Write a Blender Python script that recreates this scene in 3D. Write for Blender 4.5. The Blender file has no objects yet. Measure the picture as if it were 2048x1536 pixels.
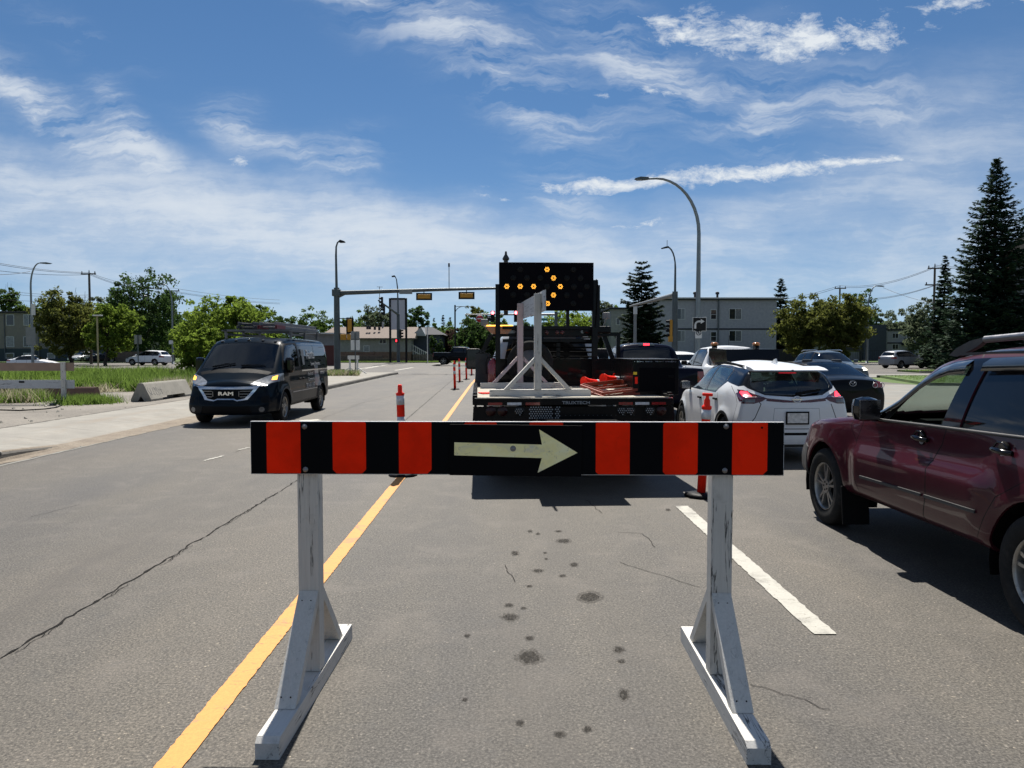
import bpy, bmesh, math, random
import numpy as np
from mathutils import Vector, Matrix, Euler
from mathutils.bvhtree import BVHTree
from mathutils.interpolate import poly_3d_calc
from mathutils.geometry import intersect_point_tri_2d

R = math.radians
PI = math.pi
SC = bpy.context.scene
C = SC.collection
random.seed(7)
rng = np.random.default_rng(7)

# ------------------------------------------------------------------ camera
F, VX, HY, CH = 1500.0, 1010.0, 700.0, 1.65
cam_d = bpy.data.cameras.new("camera")
cam = bpy.data.objects.new("camera", cam_d)
C.objects.link(cam)
cam_d.sensor_width = 36.0
cam_d.lens = F / 2048 * 36
cam_d.clip_end = 3000
cam_d.clip_start = 0.05
cam.location = (0, 0, CH)
PITCH = math.atan(68 / 1500)
YAW = math.atan(14 / 1500)
cam.rotation_euler = (PI / 2 - PITCH, 0, -YAW)
SC.camera = cam
CR = cam.rotation_euler.to_matrix()


def ray(px, py):
    return CR @ Vector(((px - 1024) / F, (768 - py) / F, -1))


def G(px, py, z=0.0):
    d = ray(px, py)
    t = (z - CH) / d.z
    return Vector((d.x * t, d.y * t, z))


def P(px, py, Y):
    d = ray(px, py)
    t = Y / d.y
    return Vector((d.x * t, Y, CH + d.z * t))


# ------------------------------------------------------------------ light
SUN_EL, SUN_AZ = 57.0, -1.5      # azimuth measured from +Y towards +X
sun_d = bpy.data.lights.new("sun", 'SUN')
sun = bpy.data.objects.new("sun", sun_d)
C.objects.link(sun)
sun_d.energy = 5.0
sun_d.angle = R(0.55)
sun_d.color = (1.0, 0.95, 0.87)
_sd = Vector((math.sin(R(SUN_AZ)) * math.cos(R(SUN_EL)), math.cos(R(SUN_AZ)) * math.cos(R(SUN_EL)), math.sin(R(SUN_EL))))
sun.rotation_euler = (-_sd).to_track_quat('-Z', 'Y').to_euler()

SC.view_settings.view_transform = 'Standard'
SC.view_settings.look = 'None'
SC.view_settings.gamma = 1.0
SC.view_settings.exposure = 0.75


# ------------------------------------------------------------------ node helpers
class NT:
    def __init__(s, tree):
        s.t = tree
        s.n = tree.nodes
        s.l = tree.links

    def new(s, typ, **kw):
        nd = s.n.new(typ)
        for k, v in kw.items():
            if k.startswith('i_'):
                key = k[2:]
                key = int(key) if key.isdigit() else key.replace('_', ' ')
                nd.inputs[key].default_value = v
            else:
                setattr(nd, k, v)
        return nd

    def link(s, a, b):
        s.l.new(a, b)

    def math(s, op, a, b=None, c=None, clamp=False):
        nd = s.n.new('ShaderNodeMath')
        nd.operation = op
        nd.use_clamp = clamp
        for i, v in enumerate((a, b, c)):
            if v is None:
                continue
            if isinstance(v, (int, float)):
                nd.inputs[i].default_value = v
            else:
                s.link(v, nd.inputs[i])
        return nd.outputs[0]

    def noise(s, vec, scale=5, detail=4, rough=.55, dist=0.0, out='Fac'):
        nd = s.n.new('ShaderNodeTexNoise')
        nd.inputs['Scale'].default_value = scale
        nd.inputs['Detail'].default_value = detail
        nd.inputs['Roughness'].default_value = rough
        nd.inputs['Distortion'].default_value = dist
        if vec is not None:
            s.link(vec, nd.inputs['Vector'])
        return nd.outputs[out]

    def ramp(s, fac, stops, interp='LINEAR'):
        nd = s.n.new('ShaderNodeValToRGB')
        nd.color_ramp.interpolation = interp
        el = nd.color_ramp.elements
        while len(el) < len(stops):
            el.new(0.5)
        for e, (p, c) in zip(el, stops):
            e.position = p
            if isinstance(c, (int, float)):
                c = (c, c, c)
            e.color = (*c[:3], 1)
        s.link(fac, nd.inputs[0])
        return nd.outputs[0]

    def mix(s, fac, a, b, typ='MIX'):
        nd = s.n.new('ShaderNodeMix')
        nd.data_type = 'RGBA'
        nd.blend_type = typ
        nd.clamp_factor = True
        for sock, v in ((nd.inputs[0], fac), (nd.inputs[6], a), (nd.inputs[7], b)):
            if isinstance(v, (int, float)):
                sock.default_value = v if sock == nd.inputs[0] else (v, v, v, 1)
            elif isinstance(v, tuple):
                sock.default_value = (*v[:3], 1)
            else:
                s.link(v, sock)
        return nd.outputs[2]

    def mapping(s, vec, scale=(1, 1, 1), rot=(0, 0, 0), loc=(0, 0, 0)):
        nd = s.n.new('ShaderNodeMapping')
        nd.inputs['Scale'].default_value = scale
        nd.inputs['Rotation'].default_value = rot
        nd.inputs['Location'].default_value = loc
        s.link(vec, nd.inputs['Vector'])
        return nd.outputs[0]


def new_mat(name):
    m = bpy.data.materials.new(name)
    m.use_nodes = True
    nt = NT(m.node_tree)
    for n in list(nt.n):
        nt.n.remove(n)
    out = nt.new('ShaderNodeOutputMaterial')
    bs = nt.new('ShaderNodeBsdfPrincipled')
    nt.link(bs.outputs[0], out.inputs[0])
    return m, nt, bs, out


def obco(nt):
    return nt.new('ShaderNodeTexCoord').outputs['Object']


def geopos(nt):
    return nt.new('ShaderNodeNewGeometry').outputs['Position']


def pmat(name, col, rough=.6, metal=0.0, coat=0.0, var=.12, vs=3.0, bump=0.0, bs_=40.0, spec=None, dirt=0.0, dcol=(.12, .1, .08), emit=None, es=0):
    if spec is None:
        spec = .12 if max(col) < .02 else .4
    m, nt, bs, out = new_mat(name)
    co = obco(nt)
    n1 = nt.noise(co, vs, 5, .6)
    lo = tuple(c * (1 - var) for c in col)
    hi = tuple(min(1, c * (1 + var)) for c in col)
    c = nt.ramp(n1, [(.3, lo), (.7, hi)])
    if dirt > 0:
        n2 = nt.noise(co, vs * 2.7 + 1.3, 7, .7, .6)
        f = nt.ramp(n2, [(.5, 0.0), (.72, dirt)])
        c = nt.mix(f, c, dcol)
    nt.link(c, bs.inputs['Base Color'])
    r = nt.ramp(nt.noise(co, vs * 4, 4), [(.3, max(0.02, rough - .08)), (.7, min(1, rough + .08))])
    nt.link(r, bs.inputs['Roughness'])
    bs.inputs['Metallic'].default_value = metal
    bs.inputs['Coat Weight'].default_value = coat
    bs.inputs['Coat Roughness'].default_value = .04
    bs.inputs['Specular IOR Level'].default_value = spec
    if bump > 0:
        b = nt.new('ShaderNodeBump', i_Strength=bump, i_Distance=.01)
        nt.link(nt.noise(co, bs_, 4), b.inputs['Height'])
        nt.link(b.outputs[0], bs.inputs['Normal'])
    if emit:
        bs.inputs['Emission Color'].default_value = (*emit, 1)
        bs.inputs['Emission Strength'].default_value = es
    return m


def glass_mat(name, tint=(.5, .55, .55), op=.25, rough=.02):
    """thin automotive glass: tinted see-through pane with a mirror-like reflection"""
    m, nt, bs, out = new_mat(name)
    nt.n.remove(bs)
    tr = nt.new('ShaderNodeBsdfTransparent')
    tr.inputs[0].default_value = (*tint, 1)
    df = nt.new('ShaderNodeBsdfPrincipled')
    df.inputs['Base Color'].default_value = (.006, .007, .008, 1)
    df.inputs['Roughness'].default_value = .4
    df.inputs['Specular IOR Level'].default_value = 0
    mx0 = nt.new('ShaderNodeMixShader')
    mx0.inputs[0].default_value = op
    nt.link(tr.outputs[0], mx0.inputs[1])
    nt.link(df.outputs[0], mx0.inputs[2])
    gl = nt.new('ShaderNodeBsdfGlossy')
    gl.inputs['Roughness'].default_value = rough
    gl.inputs[0].default_value = (.95, .97, 1, 1)
    ge = nt.new('ShaderNodeNewGeometry')
    dt = nt.new('ShaderNodeVectorMath', operation='DOT_PRODUCT')
    nt.link(ge.outputs['Normal'], dt.inputs[0])
    nt.link(ge.outputs['Incoming'], dt.inputs[1])
    f = nt.math('SUBTRACT', 1.0, nt.math('ABSOLUTE', dt.outputs['Value']), clamp=True)
    f = nt.math('MULTIPLY_ADD', nt.math('POWER', f, 5.0), .9, .05)
    mx = nt.new('ShaderNodeMixShader')
    nt.link(f, mx.inputs[0])
    nt.link(mx0.outputs[0], mx.inputs[1])
    nt.link(gl.outputs[0], mx.inputs[2])
    nt.link(mx.outputs[0], out.inputs[0])
    return m


def paint_mat(name, col, flake=.12, rough=.32, dirt=.25, metal=0.0, coat=.55):
    m, nt, bs, out = new_mat(name)
    co = obco(nt)
    fl = nt.new('ShaderNodeTexVoronoi', i_Scale=900.0)
    nt.link(co, fl.inputs['Vector'])
    c = nt.mix(nt.math('MULTIPLY', fl.outputs['Color'], flake), col, tuple(min(1, x * 1.8 + .02) for x in col))
    # road dust low on the body
    sep = nt.new('ShaderNodeSeparateXYZ')
    nt.link(co, sep.inputs[0])
    low = nt.math('MULTIPLY_ADD', sep.outputs[2], -1.6, 1.35, clamp=True)
    n = nt.ramp(nt.noise(co, 6, 7, .65, .4), [(.35, 0.0), (.75, 1.0)])
    f = nt.math('MULTIPLY', nt.math('MULTIPLY', low, n), dirt)
    c = nt.mix(f, c, (.16, .14, .12))
    nt.link(c, bs.inputs['Base Color'])
    bs.inputs['Roughness'].default_value = rough
    bs.inputs['Metallic'].default_value = metal
    bs.inputs['Coat Weight'].default_value = coat
    bs.inputs['Coat IOR'].default_value = 1.38
    bs.inputs['Specular IOR Level'].default_value = .12 if max(col) > .02 else .02
    cr = nt.math('MULTIPLY_ADD', f, .5, .03)
    nt.link(cr, bs.inputs['Coat Roughness'])
    return m


def emit_mat(name, col, s):
    m, nt, bs, out = new_mat(name)
    bs.inputs['Base Color'].default_value = (*[c * .5 for c in col], 1)
    bs.inputs['Roughness'].default_value = .3
    bs.inputs['Emission Color'].default_value = (*col, 1)
    bs.inputs['Emission Strength'].default_value = s
    return m


# ------------------------------------------------------------------ mesh builder
def link(ob, parent=None):
    C.objects.link(ob)
    if parent is not None:
        ob.parent = parent
    return ob


class MB:
    def __init__(s):
        s.v = []
        s.f = []
        s.mi = []
        s.sm = []
        s.cur = 0
        s.M = None

    def add(s, vs, fs, smooth=False):
        o = len(s.v)
        if s.M is not None:
            vs = [s.M @ Vector(v) for v in vs]
        s.v += [tuple(v) for v in vs]
        s.f += [[i + o for i in f] for f in fs]
        s.mi += [s.cur] * len(fs)
        s.sm += [smooth] * len(fs)
        return s

    def box(s, c, size, rot=None, bev=0.0, taper=1.0):
        hx, hy, hz = (d / 2 for d in size)
        if bev <= 0:
            vs = [Vector((x * hx * (taper if z > 0 else 1), y * hy * (taper if z > 0 else 1), z * hz)) for z in (-1, 1) for y in (-1, 1) for x in (-1, 1)]
            fs = [[0, 2, 3, 1], [4, 5, 7, 6], [0, 1, 5, 4], [2, 6, 7, 3], [0, 4, 6, 2], [1, 3, 7, 5]]
        else:
            b = min(bev, hx * .9, hy * .9, hz * .9)
            bm = bmesh.new()
            bmesh.ops.create_cube(bm, size=2)
            for v in bm.verts:
                t = taper if v.co.z > 0 else 1
                v.co = Vector((v.co.x * hx * t, v.co.y * hy * t, v.co.z * hz))
            bmesh.ops.bevel(bm, geom=list(bm.edges), offset=b, segments=2, profile=.6, affect='EDGES')
            bm.verts.ensure_lookup_table()
            vs = [v.co.copy() for v in bm.verts]
            fs = [[v.index for v in f.verts] for f in bm.faces]
            bm.free()
        Rm = Euler(rot).to_matrix() if rot is not None and not isinstance(rot, Matrix) else rot
        c = Vector(c)
        vs = [(Rm @ v if Rm else v) + c for v in vs]
        return s.add(vs, fs)

    def bar(s, p, q, w, h, up=(0, 0, 1), bev=0.0):
        p, q = Vector(p), Vector(q)
        d = q - p
        L = d.length
        y = d.normalized()
        up = Vector(up)
        if abs(y.dot(up)) > .99:
            up = Vector((0, 1, 0)) if abs(y.y) < .9 else Vector((1, 0, 0))
        x = y.cross(up).normalized()
        z = x.cross(y)
        Rm = Matrix((x, y, z)).transposed()
        return s.box((p + q) / 2, (w, L, h), Rm, bev)

    def tube(s, pts, r, seg=8, caps=True, smooth=True):
        pts = [Vector(p) for p in pts]
        n = len(pts)
        rs = r if isinstance(r, (list, tuple)) else [r] * n
        vs, fs = [], []
        prev = None
        for i, p in enumerate(pts):
            t = (pts[min(i + 1, n - 1)] - pts[max(i - 1, 0)]).normalized()
            if prev is None:
                a = Vector((0, 0, 1)) if abs(t.z) < .9 else Vector((1, 0, 0))
                x = t.cross(a).normalized()
            else:
                x = (prev - t * prev.dot(t)).normalized()
            prev = x
            y = t.cross(x)
            for k in range(seg):
                a = 2 * PI * k / seg
                vs.append(p + (x * math.cos(a) + y * math.sin(a)) * rs[i])
        for i in range(n - 1):
            for k in range(seg):
                k2 = (k + 1) % seg
                fs.append([i * seg + k, i * seg + k2, (i + 1) * seg + k2, (i + 1) * seg + k])
        s.add(vs, fs, smooth)
        if caps:
            s.add(vs[:seg], [list(range(seg))[::-1]])
            s.add(vs[-seg:], [list(range(seg))])
        return s

    def lathe(s, prof, seg=24, loc=(0, 0, 0), axis='Z', rot=None, smooth=True):
        """prof: (radius, height) pairs, outside going up"""
        vs, fs = [], []
        n = len(prof)
        for (r, h) in prof:
            for k in range(seg):
                a = 2 * PI * k / seg
                v = Vector((r * math.cos(a), r * math.sin(a), h))
                if axis == 'X':
                    v = Vector((v.z, v.x, v.y))
                elif axis == 'Y':
                    v = Vector((v.y, v.z, v.x))
                vs.append(v)
        for i in range(n - 1):
            for k in range(seg):
                k2 = (k + 1) % seg
                fs.append([i * seg + k, i * seg + k2, (i + 1) * seg + k2, (i + 1) * seg + k])
        if prof[0][0] > 1e-5:
            fs.append([k for k in range(seg)][::-1])
        if prof[-1][0] > 1e-5:
            fs.append([(n - 1) * seg + k for k in range(seg)])
        Rm = Euler(rot).to_matrix() if rot is not None and not isinstance(rot, Matrix) else rot
        L = Vector(loc)
        vs = [(Rm @ v if Rm else v) + L for v in vs]
        return s.add(vs, fs, smooth)

    def prism(s, poly, d0, d1, plane='XZ', off=(0, 0, 0)):
        """extrude a 2D polygon along the axis normal to plane"""
        n = len(poly)
        o = Vector(off)

        def m(a, b, d):
            return Vector({'XZ': (a, d, b), 'YZ': (d, a, b), 'XY': (a, b, d)}[plane]) + o
        vs = [m(a, b, d0) for a, b in poly] + [m(a, b, d1) for a, b in poly]
        fs = [list(range(n))[::-1], [n + i for i in range(n)]]
        for i in range(n):
            j = (i + 1) % n
            fs.append([i, j, n + j, n + i])
        return s.add(vs, fs)

    def mesh(s, name, mats, fixn=True):
        me = bpy.data.meshes.new(name)
        me.from_pydata(s.v, [], s.f)
        if not isinstance(mats, (list, tuple)):
            mats = [mats]
        for m in mats:
            me.materials.append(m)
        me.polygons.foreach_set('material_index', s.mi)
        me.polygons.foreach_set('use_smooth', s.sm)
        if fixn and len(s.f) < 60000:
            bm = bmesh.new()
            bm.from_mesh(me)
            bmesh.ops.recalc_face_normals(bm, faces=bm.faces)
            bm.to_mesh(me)
            bm.free()
        me.update()
        return me

    def build(s, name, mats, parent=None, loc=None, fixn=True, rot=None):
        ob = bpy.data.objects.new(name, s.mesh(name, mats, fixn))
        link(ob, parent)
        if loc is not None:
            ob.location = loc
        if rot is not None:
            ob.rotation_euler = rot
        return ob


def tag(o, label=None, cat=None, group=None, kind=None):
    if label:
        o['label'] = label
    if cat:
        o['category'] = cat
    if group:
        o['group'] = group
    if kind:
        o['kind'] = kind
    return o


def thing(name, label, cat, loc=(0, 0, 0), rz=0.0, group=None):
    o = bpy.data.objects.new(name, None)
    o.empty_display_size = .2
    C.objects.link(o)
    o.location = loc
    o.rotation_euler = (0, 0, rz)
    return tag(o, label, cat, group)


def structure(o):
    return tag(o, kind='structure')


def copy_tree(o, parent=None):
    c = o.copy()
    C.objects.link(c)
    if parent is not None:
        c.parent = parent
    for ch in list(o.children):
        copy_tree(ch, c)
    return c


def arc(cx, cy, r, a0, a1, n=8):
    return [(cx + r * math.cos(R(a0 + (a1 - a0) * i / n)), cy + r * math.sin(R(a0 + (a1 - a0) * i / n))) for i in range(n + 1)]


def rrect(x0, y0, x1, y1, r, n=4):
    return arc(x1 - r, y1 - r, r, 0, 90, n) + arc(x0 + r, y1 - r, r, 90, 180, n) + arc(x0 + r, y0 + r, r, 180, 270, n) + arc(x1 - r, y0 + r, r, 270, 360, n)


def text(name, s, size, mat, parent, loc, rot, ext=.003, align='CENTER', sx=1.0, bold=0.0, shear=0.0):
    cu = bpy.data.curves.new(name, 'FONT')
    cu.body = s
    cu.size = size
    cu.extrude = ext
    cu.align_x = align
    cu.align_y = 'CENTER'
    cu.offset = bold
    cu.shear = shear
    cu.resolution_u = 3
    tmp = bpy.data.objects.new(name, cu)
    C.objects.link(tmp)
    dg = bpy.context.evaluated_depsgraph_get()
    me = bpy.data.meshes.new_from_object(tmp.evaluated_get(dg))
    bpy.data.objects.remove(tmp)
    bpy.data.curves.remove(cu)
    me.materials.clear()
    me.materials.append(mat)
    if sx != 1.0:
        me.transform(Matrix.Diagonal((sx, 1, 1, 1)))
    ob = bpy.data.objects.new(name, me)
    link(ob, parent)
    ob.location = loc
    ob.rotation_euler = rot
    return ob
# ------------------------------------------------------------------ sky with its clouds
W = bpy.data.worlds.new("World")
SC.world = W
W.use_nodes = True
W.cycles.sampling_method = 'MANUAL'
W.cycles.sample_map_resolution = 256
wt = NT(W.node_tree)
for n in list(wt.n):
    wt.n.remove(n)
w_out = wt.new('ShaderNodeOutputWorld')
w_bg = wt.new('ShaderNodeBackground')
SKY_S = 0.0485
w_bg.inputs[1].default_value = SKY_S
wt.link(w_bg.outputs[0], w_out.inputs[0])
sky = wt.new('ShaderNodeTexSky')
sky.sky_type = 'NISHITA'
sky.sun_disc = False
sky.sun_elevation = R(SUN_EL)
sky.sun_rotation = R(SUN_AZ)
sky.altitude = 600
sky.air_density = 1.0
sky.dust_density = 0.0
sky.ozone_density = 1.3
w_co = wt.new('ShaderNodeTexCoord').outputs['Generated']
w_up = wt.new('ShaderNodeVectorMath', operation='ADD')
wt.link(w_co, w_up.inputs[0])
w_up.inputs[1].default_value = (0, 0, .085)
wt.link(w_up.outputs[0], sky.inputs['Vector'])
w_s = wt.new('ShaderNodeSeparateXYZ')
wt.link(w_co, w_s.inputs[0])
yy = wt.math('MAXIMUM', w_s.outputs[1], .03)
wa = wt.math('DIVIDE', w_s.outputs[0], yy)
wb = wt.math('DIVIDE', w_s.outputs[2], yy)
w_c = wt.new('ShaderNodeCombineXYZ')
wt.link(wa, w_c.inputs[0])
wt.link(wb, w_c.inputs[1])
wv = w_c.outputs[0]
# warp of the cloud edges
wn = wt.noise(wv, 5.5, 5, .6, 0, 'Color')
wsub = wt.new('ShaderNodeVectorMath', operation='SUBTRACT')
wt.link(wn, wsub.inputs[0])
wsub.inputs[1].default_value = (.5, .5, .5)


def warped(amount):
    m = wt.new('ShaderNodeVectorMath', operation='MULTIPLY')
    wt.link(wsub.outputs[0], m.inputs[0])
    m.inputs[1].default_value = (amount, amount * .6, 0)
    a = wt.new('ShaderNodeVectorMath', operation='ADD')
    wt.link(wv, a.inputs[0])
    wt.link(m.outputs[0], a.inputs[1])
    return a.outputs[0]


w_big, w_small = warped(.13), warped(.06)


def blob(vec, px, py, rx, ry, ang, inten):
    cx, cy = (px - 1010) / 1500, (700 - py) / 1500
    mp = wt.new('ShaderNodeMapping', vector_type='TEXTURE')
    mp.inputs['Location'].default_value = (cx, cy, 0)
    mp.inputs['Rotation'].default_value = (0, 0, R(ang))
    mp.inputs['Scale'].default_value = (rx / 1500, ry / 1500, 1)
    wt.link(vec, mp.inputs['Vector'])
    ln = wt.new('ShaderNodeVectorMath', operation='DOT_PRODUCT')
    wt.link(mp.outputs[0], ln.inputs[0])
    wt.link(mp.outputs[0], ln.inputs[1])
    e = wt.math('POWER', 2.718, wt.math('MULTIPLY', ln.outputs['Value'], -1.0))
    return wt.math('MULTIPLY', e, inten)


def total(bl):
    o = bl[0]
    for b in bl[1:]:
        o = wt.math('ADD', o, b)
    return o


veil = total([blob(w_big, *a) for a in [
    (60, 390, 420, 75, -12, .95), (480, 430, 420, 62, -9, .95), (850, 470, 360, 50, -6, .8), (300, 500, 700, 60, -3, .5),
    (1100, 500, 500, 55, 0, .5), (1530, 430, 260, 45, 15, .6), (1900, 300, 240, 110, 25, .4), (1850, 470, 330, 90, 12, .5),
    (1050, 600, 1500, 70, 0, .45)]])
wisp = total([blob(w_big, *a) for a in [
    (175, 262, 190, 44, -30, .85), (300, 300, 120, 34, -58, .95), (880, 60, 330, 60, -33, 1.1), (1270, 130, 180, 60, -32, 1.0),
    (1530, 215, 70, 110, 15, .7), (180, 78, 120, 24, -22, .45), (490, 260, 50, 40, -60, .6), (1750, 230, 130, 60, -20, .6),
    (1060, 240, 90, 30, -40, .45), (680, 330, 40, 70, -70, .8), (80, 215, 130, 26, -35, .8), (560, 300, 120, 22, -20, .5), (1130, 425, 100, 60, -55, .6)]])
puff = total([blob(w_small, *a) for a in [
    (1480, 75, 175, 42, -4, 1.0), (1650, 92, 150, 32, 3, 1.0), (1360, 68, 70, 22, -10, .7), (1335, 190, 62, 14, -4, .8),
    (1450, 184, 22, 8, -10, .6), (1200, 198, 22, 6, 0, .5), (1930, 18, 120, 26, 8, .8), (1715, 3, 70, 10, 0, .8),
    (1180, 377, 150, 15, 3, 1.0), (1400, 358, 190, 20, 6, 1.0), (1620, 338, 170, 15, 5, .95), (1780, 325, 120, 7, 4, .8),
    (680, 466, 130, 9, 3, .8), (1000, 404, 48, 6, -3, .8), (1270, 453, 110, 9, 6, .65), (520, 332, 110, 15, 3, .6),
    (1530, 420, 200, 9, 14, .5)]])
# fibres
w_fine = warped(.07)
f1a = wt.noise(wt.mapping(w_fine, (1.2, 7.5, 1), (0, 0, R(12))), 2.6, 13, .66, .0)
f1c = wt.noise(wt.mapping(w_fine, (1, 1.9, 1), (0, 0, R(-25))), 5.0, 13, .64, .0)
f1 = wt.math('ADD', wt.math('MULTIPLY', f1a, .55), wt.math('MULTIPLY', f1c, .45))
f3 = wt.noise(wt.mapping(warped(.16), (1.1, 6.0, 1), (0, 0, R(36))), 3.4, 12, .64, .0)
fib3 = wt.ramp(f3, [(.43, .0), (.52, .38), (.63, 1.6)])
f2 = wt.noise(wt.mapping(w_small, (1, 2.0, 1), (0, 0, R(-8))), 19, 12, .72, .2)
fib = wt.ramp(f1, [(.35, .12), (.48, .5), (.62, 1.5)])
lump = wt.ramp(f2, [(.32, 0.0), (.68, 1.0)])
va = wt.math('ADD', wt.math('MULTIPLY', veil, fib), wt.math('MULTIPLY', wisp, wt.math('MULTIPLY', fib3, .9)))
va = wt.math('SUBTRACT', 1.0, wt.math('POWER', 2.718, wt.math('MULTIPLY', va, -1.25)))
pa = wt.math('MULTIPLY', wt.math('SUBTRACT', wt.math('ADD', wt.math('MULTIPLY', puff, .62), wt.math('MULTIPLY', lump, 1.15)), .86), 1.35, clamp=True)
pa = wt.math('MULTIPLY', pa, wt.math('MULTIPLY', puff, 3.0, clamp=True), clamp=True)
front = wt.new('ShaderNodeMapRange', i_From_Min=.38, i_From_Max=.62)
wt.link(w_s.outputs[1], front.inputs[0])
# elsewhere in the sky: the same thin cirrus on a high flat layer
zz = wt.math('MAXIMUM', w_s.outputs[2], .06)
w_c2 = wt.new('ShaderNodeCombineXYZ')
wt.link(wt.math('DIVIDE', w_s.outputs[0], zz), w_c2.inputs[0])
wt.link(wt.math('DIVIDE', w_s.outputs[1], zz), w_c2.inputs[1])
g1 = wt.noise(wt.mapping(w_c2.outputs[0], (1, 3, 1), (0, 0, R(30))), 1.1, 8, .6, .8)
ga = wt.ramp(g1, [(.42, .0), (.66, .55)])
al = wt.math('MAXIMUM', wt.math('MULTIPLY', va, .88), pa)
al = wt.mix(front.outputs[0], ga, al)
CLOUD = (9.4, 10.0, 10.6)
hs = wt.new('ShaderNodeHueSaturation', i_Saturation=1.20, i_Value=1.05)
wt.link(sky.outputs[0], hs.inputs['Color'])
wcol = wt.mix(al, hs.outputs[0], CLOUD)
wt.link(wcol, w_bg.inputs[0])
# ------------------------------------------------------------------ shared materials
M = {}
M['black'] = pmat('black_plastic', (.005, .005, .0055), .55, bump=.1, bs_=300)
M['blackgloss'] = pmat('black_gloss', (.003, .003, .004), .12, coat=.5)
M['inner'] = pmat('dark_lining', (.004, .004, .004), .95)
M['trim'] = pmat('grey_plastic_trim', (.035, .035, .036), .6, dirt=.3, dcol=(.1, .09, .08))
M['tyre'] = pmat('tyre_rubber', (.018, .018, .018), .8, dirt=.35, dcol=(.07, .063, .055), bump=.3, bs_=120)
M['alloy'] = pmat('alloy_wheel', (.33, .32, .30), .38, metal=.75, dirt=.5, dcol=(.08, .07, .06), vs=5)
M['alloyd'] = pmat('dark_wheel', (.03, .03, .032), .4, metal=.4)
M['chrome'] = pmat('chrome', (.62, .63, .64), .14, metal=1.0)
M['dchrome'] = pmat('dark_chrome', (.25, .25, .26), .25, metal=1.0)
M['silver'] = pmat('silver_metal', (.5, .5, .51), .35, metal=.9)
M['glass'] = glass_mat('window_glass', (.42, .47, .46), .22)
M['glassc'] = glass_mat('clear_glass', (.68, .74, .70), .08)
M['glassd'] = glass_mat('privacy_glass', (.10, .11, .13), .7)
M['lens'] = pmat('clear_lamp', (.13, .135, .14), .15, coat=.8, var=.5, vs=25)
M['redlens'] = pmat('red_lens', (.22, .006, .008), .12, coat=1, var=.3, vs=20)
M['redlens2'] = pmat('dark_red_lens', (.07, .004, .008), .12, coat=1, var=.2, vs=20)
M['redlit'] = emit_mat('lit_brake_lamp', (1.0, .03, .05), 2.2)
M['redsoft'] = emit_mat('lit_tail_strip', (1.0, .02, .05), .8)
M['amberlit'] = emit_mat('lit_amber_lamp', (1.0, .38, .05), 2.0)
M['amber'] = pmat('amber_lens', (.5, .16, .02), .25, coat=.8)
M['whitelit'] = emit_mat('lit_headlamp', (1, .93, .75), 1.6)
M['seat'] = pmat('seat_cloth', (.05, .055, .06), .85, bump=.2, bs_=200)
M['seatg'] = pmat('grey_dashboard', (.10, .125, .12), .7)
M['plate'] = pmat('blank_number_plate', (.6, .58, .55), .45, var=.25, vs=22)
M['white'] = paint_mat('white_car_paint', (.72, .73, .74), .04, .3, .18)
M['burg'] = paint_mat('burgundy_car_paint', (.043, .0055, .012), .10, .3, .12)
M['navy'] = paint_mat('dark_blue_car_paint', (.002, .006, .011), .03, .3, .06, coat=.30)
M['slate'] = paint_mat('slate_car_paint', (.05, .066, .08), .2, .3, .3)
M['blackp'] = paint_mat('black_car_paint', (.003, .004, .006), .03, .3, .08, coat=.35)
M['navyp'] = paint_mat('navy_car_paint', (.003, .004, .013), .03, .3, .08, coat=.35)
M['silverp'] = paint_mat('silver_car_paint', (.42, .43, .44), .1, .32, .2, metal=.3)
M['lgrey'] = paint_mat('light_grey_car_paint', (.22, .23, .25), .1, .32, .2, metal=.2)


def inpoly(x, y, poly):
    c = False
    j = len(poly) - 1
    for i in range(len(poly)):
        xi, yi = poly[i]
        xj, yj = poly[j]
        if (yi > y) != (yj > y) and x < (xj - xi) * (y - yi) / (yj - yi) + xi:
            c = not c
        j = i
    return c


AX = {'side': (1, 2, 0), 'end': (0, 2, 1), 'top': (0, 1, 2)}


def gsm(v, sigma):
    if sigma <= 0:
        return v
    k = int(max(1, sigma * 3))
    w = np.exp(-.5 * (np.arange(-k, k + 1) / sigma) ** 2)
    w /= w.sum()
    vp = np.concatenate([2 * v[0] - v[1:k + 1][::-1], v, 2 * v[-1] - v[-k - 1:-1][::-1]])
    return np.convolve(vp, w, 'valid')


def seam(pts, w=.009):
    """thin quads along a polyline (door gaps)"""
    out = []
    for p, q in zip(pts[:-1], pts[1:]):
        dx, dy = q[0] - p[0], q[1] - p[1]
        L = math.hypot(dx, dy)
        nx, ny = -dy / L * w / 2, dx / L * w / 2
        ex, ey = dx / L * w * .3, dy / L * w * .3
        out.append([(p[0] + nx - ex, p[1] + ny - ey), (q[0] + nx + ex, q[1] + ny + ey), (q[0] - nx + ex, q[1] - ny + ey), (p[0] - nx - ex, p[1] - ny - ey)])
    return out


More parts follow.
